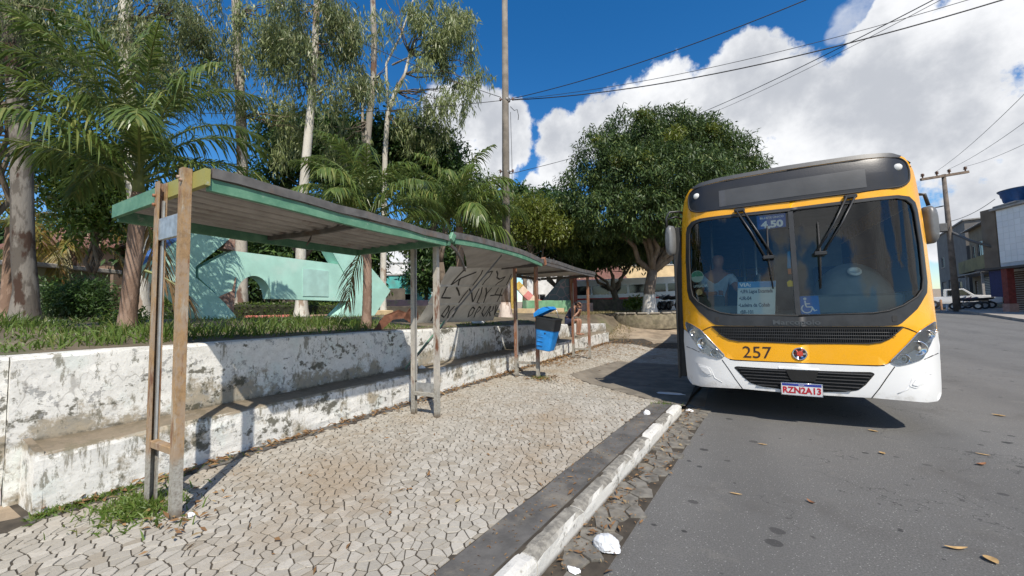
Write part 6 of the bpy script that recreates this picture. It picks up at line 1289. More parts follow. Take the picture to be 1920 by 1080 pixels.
# ------------------------------------------------------------------ buildings
def wallmat(name, col, dirt=(.2, .18, .15), k=.6, sc=.6): return simple(name, col, .9, var=.18, scale=sc*2, bstr=.2, bdist=.01, dirt=(dirt, k))
M_WIN = glassmat('house_window_glass', (.05, .055, .06), .6, .05, .08); M_DARKIN = simple('dark_opening', (.02, .02, .022), .9); M_TILE = simple('clay_roof_tiles', (.17, .08, .06), .9, var=.35, scale=8); M_FIBRE = simple('fibre_cement_roof', (.30, .285, .26), .9, var=.25, scale=4); M_WFRAME = simple('window_frame_grey', (.45, .44, .42), .6)
def house(name, label, o, xdir, w, dpt, h, mwall, wins=(), roof=('flat', M_FIBRE, .2), cat='house', doors=(), band=None, group=None):
    """o: base corner of the facade; xdir: unit vector along it, with the depth to its left-hand side when seen from the front"""
    o = Vector([float(q) for q in o]); x = Vector((xdir[0], xdir[1], 0)).normalized(); y = Vector((-x.y, x.x, 0)); R = Matrix((x, y, Vector((0, 0, 1)))).transposed(); t = thing(name, label, cat, o, group)
    def Wp(a, c, z): return o+x*a+y*c+Vector((0, 0, z))
    def bx(b, a0, a1, c0, c1, z0, z1, bev=0): b.box(Wp((a0+a1)/2, (c0+c1)/2, (z0+z1)/2), (abs(a1-a0), abs(c1-c0), abs(z1-z0)), bev, R)
    # facade built in bands around its openings so that they are real holes
    ops = sorted([(a, a+ww, z, z+hh, 'w') for a, z, ww, hh in wins]+[(a, a+ww, 0, hh, 'd') for a, ww, hh in doors]); b = MB(); T = .22
    zs = sorted(set([-.4, h]+[q for op in ops for q in (op[2], op[3])]))
    for z0, z1 in zip(zs[:-1], zs[1:]):
        cur = 0.0
        for op in [p for p in ops if p[2] < z1-1e-6 and p[3] > z0+1e-6]:
            if op[0] > cur+1e-6: bx(b, cur, op[0], 0, T, z0, z1)
            cur = max(cur, op[1])
        if cur < w: bx(b, cur, w, 0, T, z0, z1)
    bx(b, 0, T, T, dpt, -.4, h); bx(b, w-T, w, T, dpt, -.4, h); bx(b, T, w-T, dpt-T, dpt, -.4, h); b.build('wall', mwall, t)
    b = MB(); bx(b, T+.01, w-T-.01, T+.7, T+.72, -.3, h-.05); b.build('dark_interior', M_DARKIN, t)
    for op in ops:
        if op[4] == 'w':
            b = MB(); f = .06; bx(b, op[0], op[1], .06, .12, op[2], op[2]+f); bx(b, op[0], op[1], .06, .12, op[3]-f, op[3]); bx(b, op[0], op[0]+f, .062, .118, op[2]+f, op[3]-f); bx(b, op[1]-f, op[1], .062, .118, op[2]+f, op[3]-f); nm = max(1, int((op[1]-op[0])/.7))
            for k in range(1, nm): m_ = op[0]+(op[1]-op[0])*k/nm; bx(b, m_-.025, m_+.025, .064, .116, op[2]+f, op[3]-f)
            wn = b.build('window', M_WFRAME, t); b = MB(); bx(b, op[0]+f, op[1]-f, .085, .092, op[2]+f, op[3]-f); b.build('pane', M_WIN, wn); b = MB(); bx(b, op[0]-.08, op[1]+.08, -.07, .05, op[2]-.08, op[2]-.002); b.build('sill', M_GREYW, wn)
        else:
            b = MB(); bx(b, op[0]+.002, op[1]-.002, .10, .15, -.1, op[3]-.002); dr = b.build('door', M_DOORS[int(op[0]*7) % len(M_DOORS)], t)
            b = MB(); k = 0
            for zz in np.arange(.1, op[3]-.1, .16): bx(b, op[0]+.02, op[1]-.02, .085, .10, zz, zz+.04)
            tag(b.build('shutter_ribs', M_WFRAME, dr), kind='stuff')
    kind, rm, ov = roof
    if kind == 'flat':
        b = MB(); bx(b, -ov, w+ov, -ov, dpt+ov, h+.003, h+.16, .02); b.build('roof_slab', rm, t)
    elif kind == 'shed':
        b = MB(); n = int(w/.22); V = []
        for i in range(n+1):
            for c, z in ((-ov, h-.1), (dpt+ov, h+ov*0+dpt*.22+.1)): p = Wp(-ov+(w+2*ov)*i/n, c, z+.05*(i % 2)); V.append(p)
        V2 = [v-Vector((0, 0, .08)) for v in V]; F = [(2*i, 2*i+2, 2*i+3, 2*i+1) for i in range(n)]; k = len(V); b.add(V+V2, F+[tuple(k+q for q in reversed(f)) for f in F]+[(2*i, k+2*i, k+2*i+2, 2*i+2) for i in range(n)]); b.build('roof', rm, t)
    elif kind == 'gable':
        rd = h+dpt*.28
        for s in (0, 1):
            b = MB(); n = int(w/.25); V = []
            for i in range(n+1):
                for c, z in (((-ov, h-.05-ov*.5), (dpt/2, rd)) if s == 0 else ((dpt+ov, h-.05-ov*.5), (dpt/2, rd))): V.append(Wp(-ov+(w+2*ov)*i/n, c, z+.06*(i % 2)))
            V2 = [v-Vector((0, 0, .1)) for v in V]; F = [(2*i, 2*i+2, 2*i+3, 2*i+1) for i in range(n)]; k = len(V); b.add(V+V2, F+[tuple(k+q for q in reversed(f)) for f in F]+[(2*i, k+2*i, k+2*i+2, 2*i+2) for i in range(n)]); b.build('roof', rm, t)
        b = MB(); 
        for a in (0.02, w-.02-T): 
            P3_ = [Wp(a, 0, h), Wp(a, dpt, h), Wp(a, dpt/2, rd-.1)]; Q3 = [p+x*T for p in P3_]; b.add(P3_+Q3, [(0, 1, 2), (5, 4, 3), (0, 3, 4, 1), (1, 4, 5, 2), (2, 5, 3, 0)])
        b.build('gable_wall', mwall, t)
    return t, Wp, bx
M_DOORS = [simple('grey_shutter', (.22, .22, .22), .6, .2), simple('dark_blue_shutter', (.03, .05, .09), .6), simple('brown_door', (.12, .07, .045), .7)]
# right side of the street: facades follow the kerb
SD = Vector((-.1867, -.9824, 0))              # from the far end towards the camera, so the depth lies to the right of the street
def side_o(y, off=2.0): return (right_kerb(y)+off, y, hill(y)+.15)
house('row_house', 'far grey unpainted house with one window above the white pickup', side_o(74, 3.6), SD, 14.5, 8, 8.6, wallmat('grey_render', (.165, .155, .145)), [(2, 4.4, 1.6, 1.3), (6.5, 4.4, 1.3, 1.2), (9.8, 1.0, 1.6, 1.2)], ('flat', M_FIBRE, .15), doors=[(1.2, 2.6, 2.5), (5, 2.4, 2.6)], group='houses across the street')
h2 = house('row_house', 'brown two storey house with a row of upper windows and a long balcony', side_o(58.5, 3.6), SD, 11.0, 9, 7.7, wallmat('brown_render', (.20, .165, .115), (.10, .085, .06), .8), [(.7, 4.7, 1.0, 1.3), (2.6, 4.7, 2.4, 1.5), (6.1, 4.7, 1.2, 1.5), (8.3, 4.3, 1.8, 2.3)], ('shed', M_FIBRE, .5), doors=[(.8, 1.0, 2.4), (3.2, 2.4, 2.7), (6.6, 2.0, 2.6)], group='houses across the street')
b = MB(); h2[2](b, .1, 10.9, -.9, -.02, 3.2, 3.36); h2[2](b, .1, 10.9, -.9, -.8, 3.363, 4.4); b.build('balcony', wallmat('mossy_balcony', (.21, .19, .09), (.09, .08, .05), .8), h2[0])
b = MB(); h2[2](b, -.2, 11, -1.5, -.02, 2.8, 2.88); b.build('awning', M_FIBRE, h2[0])
for a in (.3, 5.2, 10.4): b = MB(); h2[2](b, a, a+.14, -1.42, -1.28, 0, 2.79); b.build('awning_post', M_GREYW, h2[0])
SDT = Vector((.25, -.968, 0)).normalized()
# white tiled house, its upper floor jutting out
wt_ = house('tiled_house', 'white tiled two storey house with blue tanks on its roof', (18.0, 42.6, hill(42.6)+.15), SDT, 12, 9, 7.46, wallmat('white_wall_tiles_base', (.70, .70, .69), (.5, .5, .48), .5), [], ('flat', M_GREYW, .25), doors=[(.4, 2.6, 2.8), (3.6, 2.6, 2.8), (7.2, 2.6, 2.8)], group='houses across the street')
t_ = NT('white_wall_tile'); t_.fin(t_.mix(t_.objrand(), (.80, .80, .79), (.88, .88, .87)), .25, 0, .5); M_WT = t_.m
tile_me = None
for r_ in range(9):
    for c_ in range(28):
        a = .02+c_*.428; z = 3.5+r_*.436; b = MB(); p = wt_[1](a+.212, -.012, z+.215)
        if tile_me is None:
            R_ = Matrix((SDT, Vector((-SDT.y, SDT.x, 0)), Vector((0, 0, 1)))).transposed(); b.box((0, 0, 0), (.414, .03, .422), .004, R_); o0 = b.build('tile', M_WT, None); tile_me = o0.data; o = o0
        else: o = bpy.data.objects.new('tile', tile_me); COL.objects.link(o)
        o.parent = wt_[0]; o.location = p-wt_[0].location
b = MB(); wt_[2](b, -.1, 12, -1.5, -.02, 2.95, 3.10); b.build('awning', simple('dark_awning', (.07, .065, .06), .8), wt_[0])
b = MB(); wt_[2](b, 1.8, 2.2, -1.4, -1.0, 0, 2.95); b.build('red_column', simple('red_column_paint', (.17, .028, .022), .7, var=.3), wt_[0]); b = MB(); wt_[2](b, 1.75, 2.25, -1.45, -.95, -.1, .5); b.build('column_base', simple('pinkish_column_base', (.40, .24, .19), .85), wt_[0]); b = MB(); wt_[2](b, .7, 1.78, -1.25, -1.18, 1.0, 2.9); b.build('blue_tarp', simple('dark_blue_tarp', (.012, .02, .10), .7), wt_[0])
b = MB(); wt_[2](b, -1.2, -.06, -.05, .1, 3.0, 7.7); b.build('side_windows_wall', wallmat('brown_side', (.19, .15, .11)), wt_[0])
for k, (a, c) in enumerate(((.95, .85), (3.3, 1.0))):
    p = wt_[1](a, c, 7.78); tk = thing('water_tank', ('blue rooftop water tank over the corner of the tiled house', 'blue rooftop water tank behind the first one')[k], 'water tank', p, 'blue water tanks'); b = MB(); b.box(p-Vector((0, 0, .06)), (2.1, 1.9, .12), .02, Matrix.Rotation(.19, 3, 'Z')); b.build('plinth', M_GREYW, tk); b = MB(); b.lathe([(.82, 0), (.86, .15), (.90, .16), (.95, .5), (1.0, .52), (1.04, .85), (1.1, .86), (1.1, .92)], p, 28); b.build('tank', simple('blue_tank_plastic', (.02, .10, .32), .45, var=.2), tk); b = MB(); b.lathe([(1.14, .92), (1.15, .97), (.8, 1.05), (0, 1.09)], p, 28); b.build('lid', simple('tank_lid', (.03, .05, .09), .5), tk)
# far houses beyond the square
def facing(px, d, wpx): 
    a = at(px, 580, d); c = at(px+wpx, 580, d); return a, (c-a)
def far_house(label, px, wpx, d, ytop, m, wins, roof, name='far_house', doors=(), base=None, cat='house', dep=7):
    a, v = facing(px, d, wpx); L = math.hypot(v[0], v[1]); z0 = plaza_z(a[0], a[1])-.2 if base is None else base; top = at(px, ytop, d)[2]; return house(name, label, (a[0], a[1], z0), (v[0], v[1]), L, dep, top-z0, m, wins, roof, cat, doors, group='houses beyond the square')
far_house('turquoise bungalow with a white parapet beyond the square', 712, 68, 36, 517, wallmat('turquoise_wall', (.10, .46, .43)), [(2.2, 1.0, .8, 1.0)], ('flat', M_WFRAME, .1), doors=[(.8, .8, 1.9)]); far_house('white parapet house behind the turquoise one', 722, 45, 42, 494, wallmat('white_house', (.70, .70, .69)), [(1.2, 2.4, .7, .7)], ('flat', M_WFRAME, .1)); far_house('white house with a dark doorway behind the shelter post', 782, 52, 44, 505, wallmat('white_house', (.70, .70, .69)), [(.6, 1.2, .8, .8)], ('shed', M_TILE, .3), doors=[(1.8, .9, 2.0)]); far_house('tall grey white house with a leaning pole behind the shelter', 790, 80, 60, 468, wallmat('pale_grey_house', (.58, .57, .55)), [(1.4, 3.5, 1, 1), (4, 3.5, 1, 1)], ('flat', M_FIBRE, .2))
far_house('long white building with a flat roof behind the striped arch', 985, 90, 45, 515, wallmat('white_house', (.70, .70, .69)), [(1, .9, 1.4, 1.0), (3.6, .9, 1.2, 1.0)], ('flat', M_WFRAME, .2)); far_house('low white building with small windows under the tree gap', 1108, 55, 60, 493, wallmat('white_house', (.70, .70, .69)), [(.8, 5.4, .8, .6), (2.6, 5.4, .8, .6)], ('flat', M_WFRAME, .1)); far_house('red tile roofed house behind the far bus', 1085, 85, 42, 522, wallmat('cream_wall', (.55, .45, .30)), [(1, 1, 1, 1)], ('gable', M_TILE, .4), dep=6)
bg = far_house('large cream apartment block behind the mango tree', 1168, 130, 48, 418, wallmat('cream_block', (.62, .47, .27), (.5, .38, .22), .5), [(1.3, 5.4, 2.2, 1.5), (4.6, 5.4, 2.2, 1.5), (1.3, 8.6, 2.2, 1.5), (4.6, 8.6, 2.2, 1.5)], ('flat', M_GREYW, .3), 'apartment_block', cat='building', dep=10)
# kiosk with a tiled roof and the pale shed on the far left
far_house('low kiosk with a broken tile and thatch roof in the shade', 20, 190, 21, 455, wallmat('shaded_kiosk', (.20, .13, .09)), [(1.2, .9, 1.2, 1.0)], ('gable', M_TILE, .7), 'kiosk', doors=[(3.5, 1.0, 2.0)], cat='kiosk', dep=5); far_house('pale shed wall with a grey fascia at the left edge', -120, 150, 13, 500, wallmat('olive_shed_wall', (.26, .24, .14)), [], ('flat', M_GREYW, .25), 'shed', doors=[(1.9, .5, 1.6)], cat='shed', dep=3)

# ------------------------------------------------------------------ poles, lamps and wires
M_CONC = simple('pole_concrete', (.205, .18, .15), .92, var=.3, scale=3, bstr=.4, bdist=.01, dirt=((.11, .09, .07), .6)); M_WIRE = simple('cable_black', (.02, .02, .022), .6); M_PORC = simple('brown_porcelain', (.12, .06, .04), .3)
mp = thing('utility_pole', 'tall concrete pole rising behind the shelter roof', 'utility pole', (-6.99, 12.17, 1.2)); PB = Vector((-6.99, 12.17, 1.0)); PT = Vector([float(q) for q in at(946, -60, 14)]); b = MB(); b.tube([PB, PB.lerp(PT, .5), PT], [.165, .13, .095], 14); b.build('shaft', M_CONC, mp)
PW = Vector([float(q) for q in at(951, 188, 14)]); 
for z, k in ((188, 0), (323, 1)):
    q = Vector([float(c) for c in at(950, z, 14)]); b = MB(); b.lathe([(.135, -.04), (.14, 0), (.135, .04)], q, 14); b.build('pole_band', simple('band_steel', (.2, .19, .18), .5, .5), mp)
    for s in (-1, 1):
        b = MB(); e = q+Vector((.20, .10, 0))*s*1.0+Vector((0, 0, .04)); b.tube([q, e], .018, 6); b.lathe([(.03, -.05), (.045, -.02), (.03, 0), (.045, .03), (.02, .06)], e, 10); b.build('insulator', M_PORC, mp)
b = MB(); qa = Vector([float(c) for c in at(957, 200, 13.85)]); b.tube([qa, qa+Vector((.12, .06, -.15)), qa+Vector((.22, .1, -.12)), qa+Vector((.26, .12, -.35)), qa+Vector((.24, .12, -.5))], .012, 5); b.tube([qa+Vector((-.25, -.1, -.6)), qa+Vector((-.3, -.12, -1.6)), qa+Vector((-.27, -.12, -2.6)), qa+Vector((-.42, -.15, -3.6))], .012, 5); b.tube([qa+Vector((.0, .0, -.2)), qa+Vector((.02, .0, -2)), qa+Vector((.0, 0, -3.8))], .009, 5); b.build('hanging_cable', M_WIRE, mp)
rp = thing('utility_pole', 'distant concrete pole with a crossarm on the far pavement', 'utility pole', (16.47, 45.13, hill(45)+.1)); RB = Vector((16.47, 45.13, hill(45)-.2)); RT = Vector((16.01, 44.2, 11.95)); b = MB(); b.tube([RB, RB.lerp(RT, .5), RT], [.23, .18, .13], 12); b.build('shaft', simple('dark_pole_concrete', (.15, .125, .105), .92, var=.3, scale=3), rp)
C0, C1 = Vector((14.30, 43.1, 11.50)), Vector((17.8, 45.2, 12.12)); b = MB(); b.bar(C0, C1, .16, .2, .01); b.build('crossarm', simple('crossarm_wood', (.16, .12, .09), .9, var=.3), rp); tips = []
for u in (.04, .34, .60, .94):
    p = C0.lerp(C1, u)+Vector((0, 0, .12)); b = MB(); b.lathe([(.05, 0), (.05, .1), (.13, .14), (.07, .22), (.13, .26), (.04, .36)], p, 10); b.build('insulator', M_PORC, rp); tips.append(p+Vector((0, 0, .36)))
b = MB(); q = RB.lerp(RT, .62); b.box(q+Vector((-.4, 0, 0)), (.5, .5, .7), .05); b.tube([q+Vector((.1, 0, -.4)), q+Vector((.8, -.8, -1.3)), q+Vector((2.0, -1.6, -2.2))], .10, 6); b.tube([q+Vector((-.2, 0, 1.8)), q+Vector((-1.8, .2, 1.6)), q+Vector((-2.4, .2, .9))], .05, 5); b.build('service_box', simple('service_box_grey', (.11, .11, .11), .6), rp)
sl = thing('street_lamp', 'twin armed street lamp in front of the dark trees', 'street lamp', gp(1074, 24)); q0 = Vector(gp(1074, 24)); q1 = Vector([float(c) for c in at(1073, 464, 24)]); b = MB(); b.tube([q0, q1], [.07, .05], 10); b.build('post', M_GREYW, sl)
for (px, py) in ((1064, 455), (1092, 453)):
    e = Vector([float(c) for c in at(px, py, 24)]); b = MB(); b.tube([q1, q1.lerp(e, .5)+Vector((0, 0, .03)), e], .03, 7); b.build('arm', M_GREYW, sl); b = MB(); b.box(e, (.36, .22, .12), .05, Matrix.Rotation(.5, 3, 'Z')); b.build('lamp_head', simple('lamp_head_white', (.7, .7, .7), .4), sl)
def wire(label, a, c, sag, r=.013, n=22):
    a = Vector([float(q) for q in a]); c = Vector([float(q) for q in c]); b = MB(); b.tube([a.lerp(c, i/n)-Vector((0, 0, 4*sag*(i/n)*(1-i/n))) for i in range(n+1)], r, 5); tag(b.build('overhead_wire', M_WIRE), label, 'wire', 'overhead wires')
wire('overhead wire climbing from the concrete pole to the top edge', PW+Vector((.2, .1, .06)), at(1640, -55, 9), .28, .013)
wire('thick overhead cable sagging from the concrete pole across the clouds', PW+Vector((.2, .1, 0)), at(1960, -25, 8.5), .5, .016); wire('thin overhead cable just above the thick sagging one', PW+Vector((.2, .1, .02)), at(1960, -45, 8.6), .42, .008)
wire('overhead cable rising from behind the mango crown to the top edge', at(1240, 240, 26), at(1830, -42, 9), .25, .014); wire('thin cable paired with the one rising from behind the mango', at(1240, 247, 26), at(1838, -40, 9), .32, .008)
wire('overhead wire running left from the concrete pole into the eucalyptus', PW+Vector((-.2, -.1, 0)), at(330, 210, 15), .25, .011); wire('overhead wire slanting up left across the eucalyptus', PW+Vector((-.2, -.1, .12)), at(420, -50, 11), .25, .011)
wire('low wire from the pole towards the mango', at(956, 326, 14), at(1180, 262, 24), .1, .011)
for k, p in enumerate(tips[1:]): wire(('faint wire from the left of the distant crossarm', 'faint wire from the middle of the distant crossarm', 'faint wire from the right of the distant crossarm')[k], p, at(2000+30*k, 95+50*k, 14), .3, .012)
wire('service wire from the tiled house to the distant pole', RB.lerp(RT, .66), wt_[1](.3, -.2, 8.3), .25, .02)

# ------------------------------------------------------------------ vehicles far off
def wheel(parent, c, r, w, axis, m=None, rimm=None):
    b = MB(); b.lathe([(r*.55, -w/2), (r*.92, -w/2), (r, -w*.3), (r, w*.3), (r*.92, w/2), (r*.55, w/2)], (0, 0, 0), 20, 'x'); R = Matrix.Rotation(axis, 3, 'Z'); b.v = [tuple(Vector(c)+R @ Vector(v)) for v in b.v]; t = b.build('wheel', m or M_RUB, parent)
    b = MB(); b.lathe([(0, w*.40), (r*.2, w*.45), (r*.5, w*.30), (r*.57, w*.45), (r*.57, -w*.45), (r*.5, -w*.3), (r*.2, -w*.45), (0, -w*.4)], (0, 0, 0), 16, 'x'); b.v = [tuple(Vector(c)+R @ Vector(v)) for v in b.v]; b.build('rim', rimm or simple('alloy_rim', (.45, .45, .46), .35, .6), t)
def vehicle(name, label, cat, c, ang, prof, width, paint, glass_poly, wheels, r, extra=None, group=None):
    """prof: side outline (along, up); built to a rounded body of real width"""
    t = thing(name, label, cat, c); O = Vector([float(q) for q in c]); R = Matrix.Rotation(ang, 3, 'Z'); Wp = lambda a, s, z: O+R @ Vector((s, a, z)); b = MB(); n = len(prof); V = []
    for s, k in ((-1, .0), (-.96, 1), (.96, 1), (1, 0)):
        for a, z in prof: V.append(Wp(a if k else a*.985, s*width/2*(1 if z < 1.0 else .93), z if k else z-(.03 if z > .5 else -.03)))
    F = [tuple(range(n)), tuple(3*n+i for i in reversed(range(n)))]+[(j*n+i, j*n+(i+1) % n, (j+1)*n+(i+1) % n, (j+1)*n+i) for j in range(3) for i in range(n)]; b.add(V, F); b.build('body', paint, t)
    for gp_ in glass_poly:
        for s in (-1, 1):
            b = MB(); b.prism(gp_, lambda a, z: Wp(a, s*width/2*.965, z), lambda a, z: Wp(a, s*width/2*.90, z)); b.build('window', M_CARGL, t)
    for a in wheels:
        for s in (-1, 1): wheel(t, Wp(a, s*(width/2-.11), r), r, .22, ang)
    return t, Wp
M_CARGL = simple('dark_car_glass', (.015, .018, .02), .08, spec=.7); M_CARW = simple('white_car_paint', (.70, .70, .69), .25, var=.05, Coat_Weight=.4)
pc_ = (14.9, 44.6, hill(44.6)+.02)
PK, PKw = vehicle('pickup_truck', 'white pickup truck parked nose out behind the distant pole', 'pickup truck', at(1797, 574, 34.5)*np.array([1, 1, 0])+np.array([0, 0, hill(49)+.14]), math.radians(-108), [(-2.55, .45), (-2.55, 1.0), (-.85, 1.02), (-.80, 1.68), (.35, 1.70), (.95, 1.12), (2.2, 1.02), (2.42, .85), (2.42, .42), (1.95, .38), (1.85, .62), (1.15, .62), (1.05, .38), (-1.0, .38), (-1.1, .62), (-1.85, .62), (-1.95, .38)], 1.8, M_CARW, [[(-.62, 1.1), (-.60, 1.58), (.28, 1.60), (.72, 1.14)]], (1.5, -1.48), .36)
b = MB(); Q = [PKw(.40, -.72, 1.67), PKw(.40, .72, 1.67), PKw(.93, .78, 1.17), PKw(.93, -.78, 1.17)]; b.add([q+Vector((0, 0, .02)) for q in Q]+Q, [(0, 1, 2, 3), (7, 6, 5, 4), (0, 4, 5, 1), (1, 5, 6, 2), (2, 6, 7, 3), (3, 7, 4, 0)]); b.build('windscreen', M_CARGL, PK)
b = MB(); b.box(PKw(2.43, 0, .78), (1.2, .05, .22), .02, Matrix.Rotation(math.radians(-108), 3, 'Z')); b.build('grille', M_BBLK, PK); b = MB(); b.box(PKw(2.45, 0, .46), (1.75, .10, .2), .03, Matrix.Rotation(math.radians(-108), 3, 'Z')); b.build('bumper', M_BBLK, PK)
for s in (-1, 1): 
    b = MB(); b.box(PKw(2.40, s*.72, .80), (.28, .08, .18), .03, Matrix.Rotation(math.radians(-108), 3, 'Z')); b.build('headlight', M_CHROME, PK); b = MB(); b.box(PKw(.55, s*1.0, 1.15), (.2, .1, .14), .03, Matrix.Rotation(math.radians(-108), 3, 'Z')); b.build('mirror', M_BBLK, PK)
# far white bus with a red stripe
va = at(1075, 580, 31); vb = at(1262, 580, 29); dv = vb-va; ang = math.atan2(dv[1], dv[0])-PI/2; mid = (va+vb)/2; gz_ = plaza_z(mid[0], mid[1])-.9
FB, FW = vehicle('far_bus', 'white bus with a red stripe half hidden behind the trees', 'bus', (mid[0], mid[1], gz_+.3), ang, [(-5.0, .35), (-5.0, 2.7), (-4.8, 2.95), (4.8, 2.95), (5.0, 2.7), (5.0, .35), (3.3, .35), (3.2, .9), (2.2, .9), (2.1, .35), (-2.2, .35), (-2.3, .9), (-3.3, .9), (-3.4, .35)], 2.5, M_CARW, [[(-4.8+1.35*k, 1.6), (-4.8+1.35*k, 2.45), (-3.6+1.35*k, 2.45), (-3.6+1.35*k, 1.6)] for k in range(7)], (2.7, -2.8), .46)
for s in (-1, 1):
    b = MB(); b.prism([(-4.95, 1.38), (-4.95, 1.52), (4.95, 1.52), (4.95, 1.38)], lambda a, z: FW(a, s*1.262, z), lambda a, z: FW(a, s*1.2, z)); b.build('red_stripe', simple('stripe_red_paint', (.42, .02, .02), .4), FB)
def motorbike(label, c, ang, col, group):
    t = thing('motorcycle', label, 'motorcycle', c, group); O = Vector([float(q) for q in c]); R = Matrix.Rotation(ang, 3, 'Z'); Wp = lambda a, s, z: O+R @ Vector((s, a, z))
    for a in (-.62, .64): wheel(t, Wp(a, 0, .29), .29, .10, ang)
    b = MB(); b.tube([Wp(.64, .07, .29), Wp(.45, .07, .85)], .025, 6); b.tube([Wp(.64, -.07, .29), Wp(.45, -.07, .85)], .025, 6); b.build('fork', M_CHROME, t); b = MB(); b.tube([Wp(.42, -.35, 1.02), Wp(.44, 0, .92), Wp(.42, .35, 1.02)], .016, 6); b.build('handlebar', M_BBLK, t)
    b = MB(); b.tube([Wp(.40, 0, .82), Wp(.15, 0, .84), Wp(-.05, 0, .74)], [.10, .15, .10], 10); b.build('fuel_tank', simple('tank_paint', col, .3), t); b = MB(); b.tube([Wp(-.02, 0, .76), Wp(-.4, 0, .78), Wp(-.8, 0, .86)], [.11, .12, .06], 8); b.build('seat', M_RUB, t); b = MB(); b.box(Wp(.02, 0, .42), (.26, .42, .34), .06, R); b.tube([Wp(.0, .12, .35), Wp(-.4, .15, .30), Wp(-.85, .15, .36)], .045, 7); b.build('engine', simple('engine_grey', (.12, .12, .12), .4, .5), t); b = MB(); b.lathe([(.0, .0), (.08, .02), (.09, .08), (0, .1)], Wp(.55, 0, .82), 12); b.build('headlight', M_CHROME, t)
for k, (px, d, a, c) in enumerate(((1246, 25, .6, (.3, .3, .32)), (1258, 24.5, .9, (.03, .03, .04)))):
    q = at(px, 580, d); motorbike(('motorcycle parked beside the mango planter', 'black motorcycle parked nearest the yellow bus mirror')[k], (q[0], q[1], plaza_z(q[0], q[1])), a, c, 'motorcycles under the mango')
for k, (px, d, a, c) in enumerate(((1812, 31, 1.2, (.03, .03, .04)), (1826, 31.5, 1.0, (.2, .03, .03)), (1838, 32, 1.3, (.03, .04, .1)))):
    q = at(px, 585, d); motorbike(('black motorcycle parked beside the distant pole', 'red motorcycle in the middle of three by the distant pole', 'dark blue motorcycle right of the other two by the pole')[k], (q[0], q[1], hill(q[1])+.15), a, c, 'motorcycles by the distant pole')
b = MB(); q = at(1765, 578, 34); b.lathe([(.09, 0), (.08, .9), (.0, .95)], (q[0], q[1], hill(q[1])), 12); tag(b.build('bollard', simple('rusty_bollard', (.30, .17, .10), .8)), 'short rusty bollard left of the distant pole', 'bollard'); b = MB(); q = at(1776, 580, 33); b.lathe([(.08, 0), (.07, .45), (.03, .5), (0, .5)], (q[0], q[1], hill(q[1])), 10); tag(b.build('bollard', simple('white_bollard', (.7, .7, .68), .8)), 'small white bollard left of the distant pole', 'bollard')

# ------------------------------------------------------------------ rubbish on the road and pavement
def crumple(name, label, cat, c, rx, ry, rz, m, seed, amp=.3):
    bm = bmesh.new(); bmesh.ops.create_icosphere(bm, subdivisions=4, radius=1); R = np.random.default_rng(seed); F = R.normal(size=(14, 3))*1.9; ph = R.random(14)*6.28
    for v in bm.verts:
        p = np.array(v.co); k = sum(math.sin(F[i] @ p*1.6+ph[i]) for i in range(14))/14; k2 = abs(sum(math.sin(F[i] @ p*4.5+ph[i]*2) for i in range(14))/14); s = 1+amp*k*1.6-amp*.9*k2; v.co = Vector((p[0]*rx*s, p[1]*ry*s, max(-.05, p[2])*rz*s+.0))
    me = bpy.data.meshes.new(name); bm.to_mesh(me); bm.free(); me.materials.append(m); o = bpy.data.objects.new(name, me); COL.objects.link(o); o.location = Vector([float(q) for q in c]); tag(o, label, cat); return o
t_ = NT('thin_white_plastic'); t_.fin((.80, .82, .84), .3, 0, .5, Transmission_Weight=.25, Subsurface_Weight=.0); M_PLAST = t_.m
def ground(px, py, z=0.0):
    d = ray(px, py); t = (z-CAM_H)/d[2]; return CC+d*t
crumple('plastic_bag', 'crumpled white plastic bag lying in the gutter', 'plastic bag', ground(1138, 1022, .02), .092, .075, .075, M_PLAST, 5, .34)
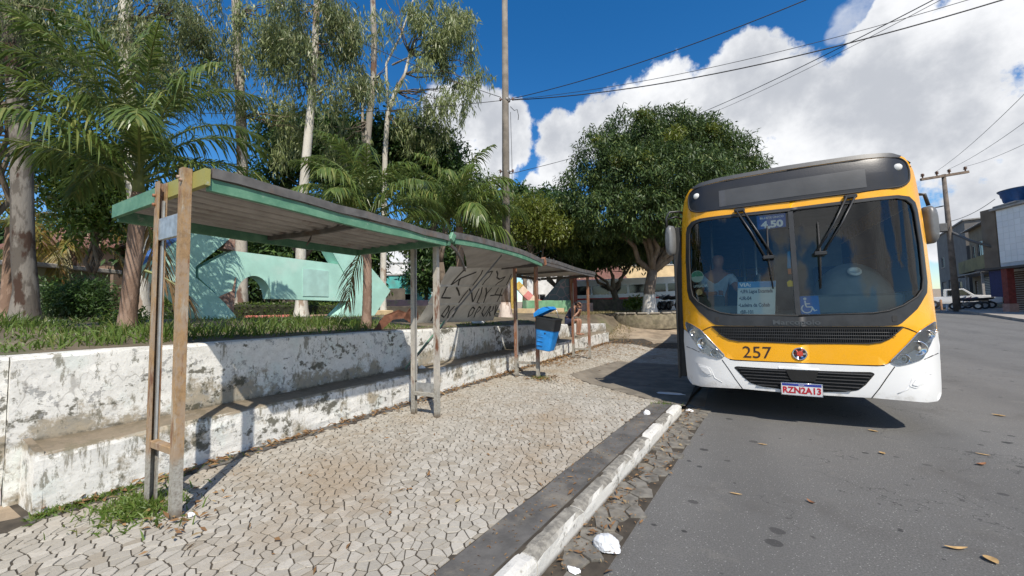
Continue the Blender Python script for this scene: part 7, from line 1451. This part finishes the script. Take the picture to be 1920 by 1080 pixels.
crumple('paper_scrap', 'small torn white paper scrap below the plastic bag', 'paper', ground(1076, 1069, .02), .035, .028, .012, M_PWHITE, 6, .5); crumple('paper_cup', 'squashed white cup on the dark band near the kerb end', 'cup', ground(1213, 776, .145), .045, .045, .05, M_PWHITE, 7, .15); crumple('paper_scrap', 'white scrap in the bus shadow by the wheel', 'paper', ground(1293, 771, .01), .05, .03, .03, M_PWHITE, 8, .4); crumple('plastic_scrap', 'flattened pale wrapper on the driveway in the bus shadow', 'wrapper', ground(1255, 738, .03), .22, .07, .02, M_PLAST, 9, .4); crumple('plastic_bag', 'white plastic scrap lying on the grass by the loose panel', 'plastic bag', np.array([-5.2, 7.7, 1.22]), .16, .14, .08, M_PLAST, 10, .4); crumple('paper_cup', 'white paper scrap on the bench ledge in the roof shadow', 'paper', np.array([-4.52, 4.98, .565]), .06, .05, .045, M_PWHITE, 12, .3)
crumple('paper_scrap', 'tiny white scrap beside the nearest shelter post foot', 'paper', ground(358, 966, .15), .03, .02, .02, M_PWHITE, 13, .4)
def fallen(label, c, ang, L, W, curl, m):
    P = []; n = 6; 
    for i in range(n+1):
        t = i/n; w = W*math.sin(PI*min(1, t*.94+.03))**.8; z = .003+curl*(4*(t-.5)**2)*L*.16; 
        for s in (-1, 0, 1): P.append((s*w/2, (t-.5)*L, z+abs(s)*w*.25))
    F = [(3*i+k, 3*i+k+1, 3*i+4+k, 3*i+3+k) for i in range(n) for k in range(2)]; o = np_mesh('fallen_leaf', P, F, m, smooth=True); o.location = Vector([float(q) for q in c]); o.rotation_euler = (0, 0, ang); tag(o, label, 'leaf', 'fallen leaves on the road')
M_FL = simple('tan_fallen_leaf', (.46, .30, .13), .8, var=.3, scale=14); M_FL2 = simple('brown_fallen_leaf', (.24, .11, .05), .8, var=.3, scale=14)
for lab, px, py, a, L, W, cu, m in (('largest yellowish leaf at the lower right of the road', 1858, 1052, .3, .10, .07, .5, M_FL), ('long curled tan leaf left of the largest road leaf', 1793, 1030, 1.9, .15, .035, .8, M_FL), ('upturned striped brown leaf in the middle of the road', 1521, 943, .8, .08, .035, 1.6, M_FL2), ('long pale leaf on the asphalt in front of the cement gutter', 1380, 927, 1.6, .11, .025, .4, M_FL), ('small round tan leaf on the road before the fleet number', 1654, 851, .5, .075, .06, .8, M_FL), ('brown curled leaf near the right edge of the road', 1840, 872, 2.2, .13, .05, 1.0, M_FL2), ('thin pale leaf right of the bus shadow', 1843, 853, 1.2, .12, .03, .4, M_FL), ('short pale leaf between the gutter and the bus shadow', 1430, 834, 1.5, .11, .03, .4, M_FL), ('tan leaf touching the edge of the bus shadow', 1637, 809, 1.0, .12, .05, .5, M_FL), ('tan leaf far to the right on the road', 1873, 780, .9, .16, .06, .5, M_FL)):
    fallen(lab, ground(px, py, .002), a, L*.8, W*.8, cu, m)
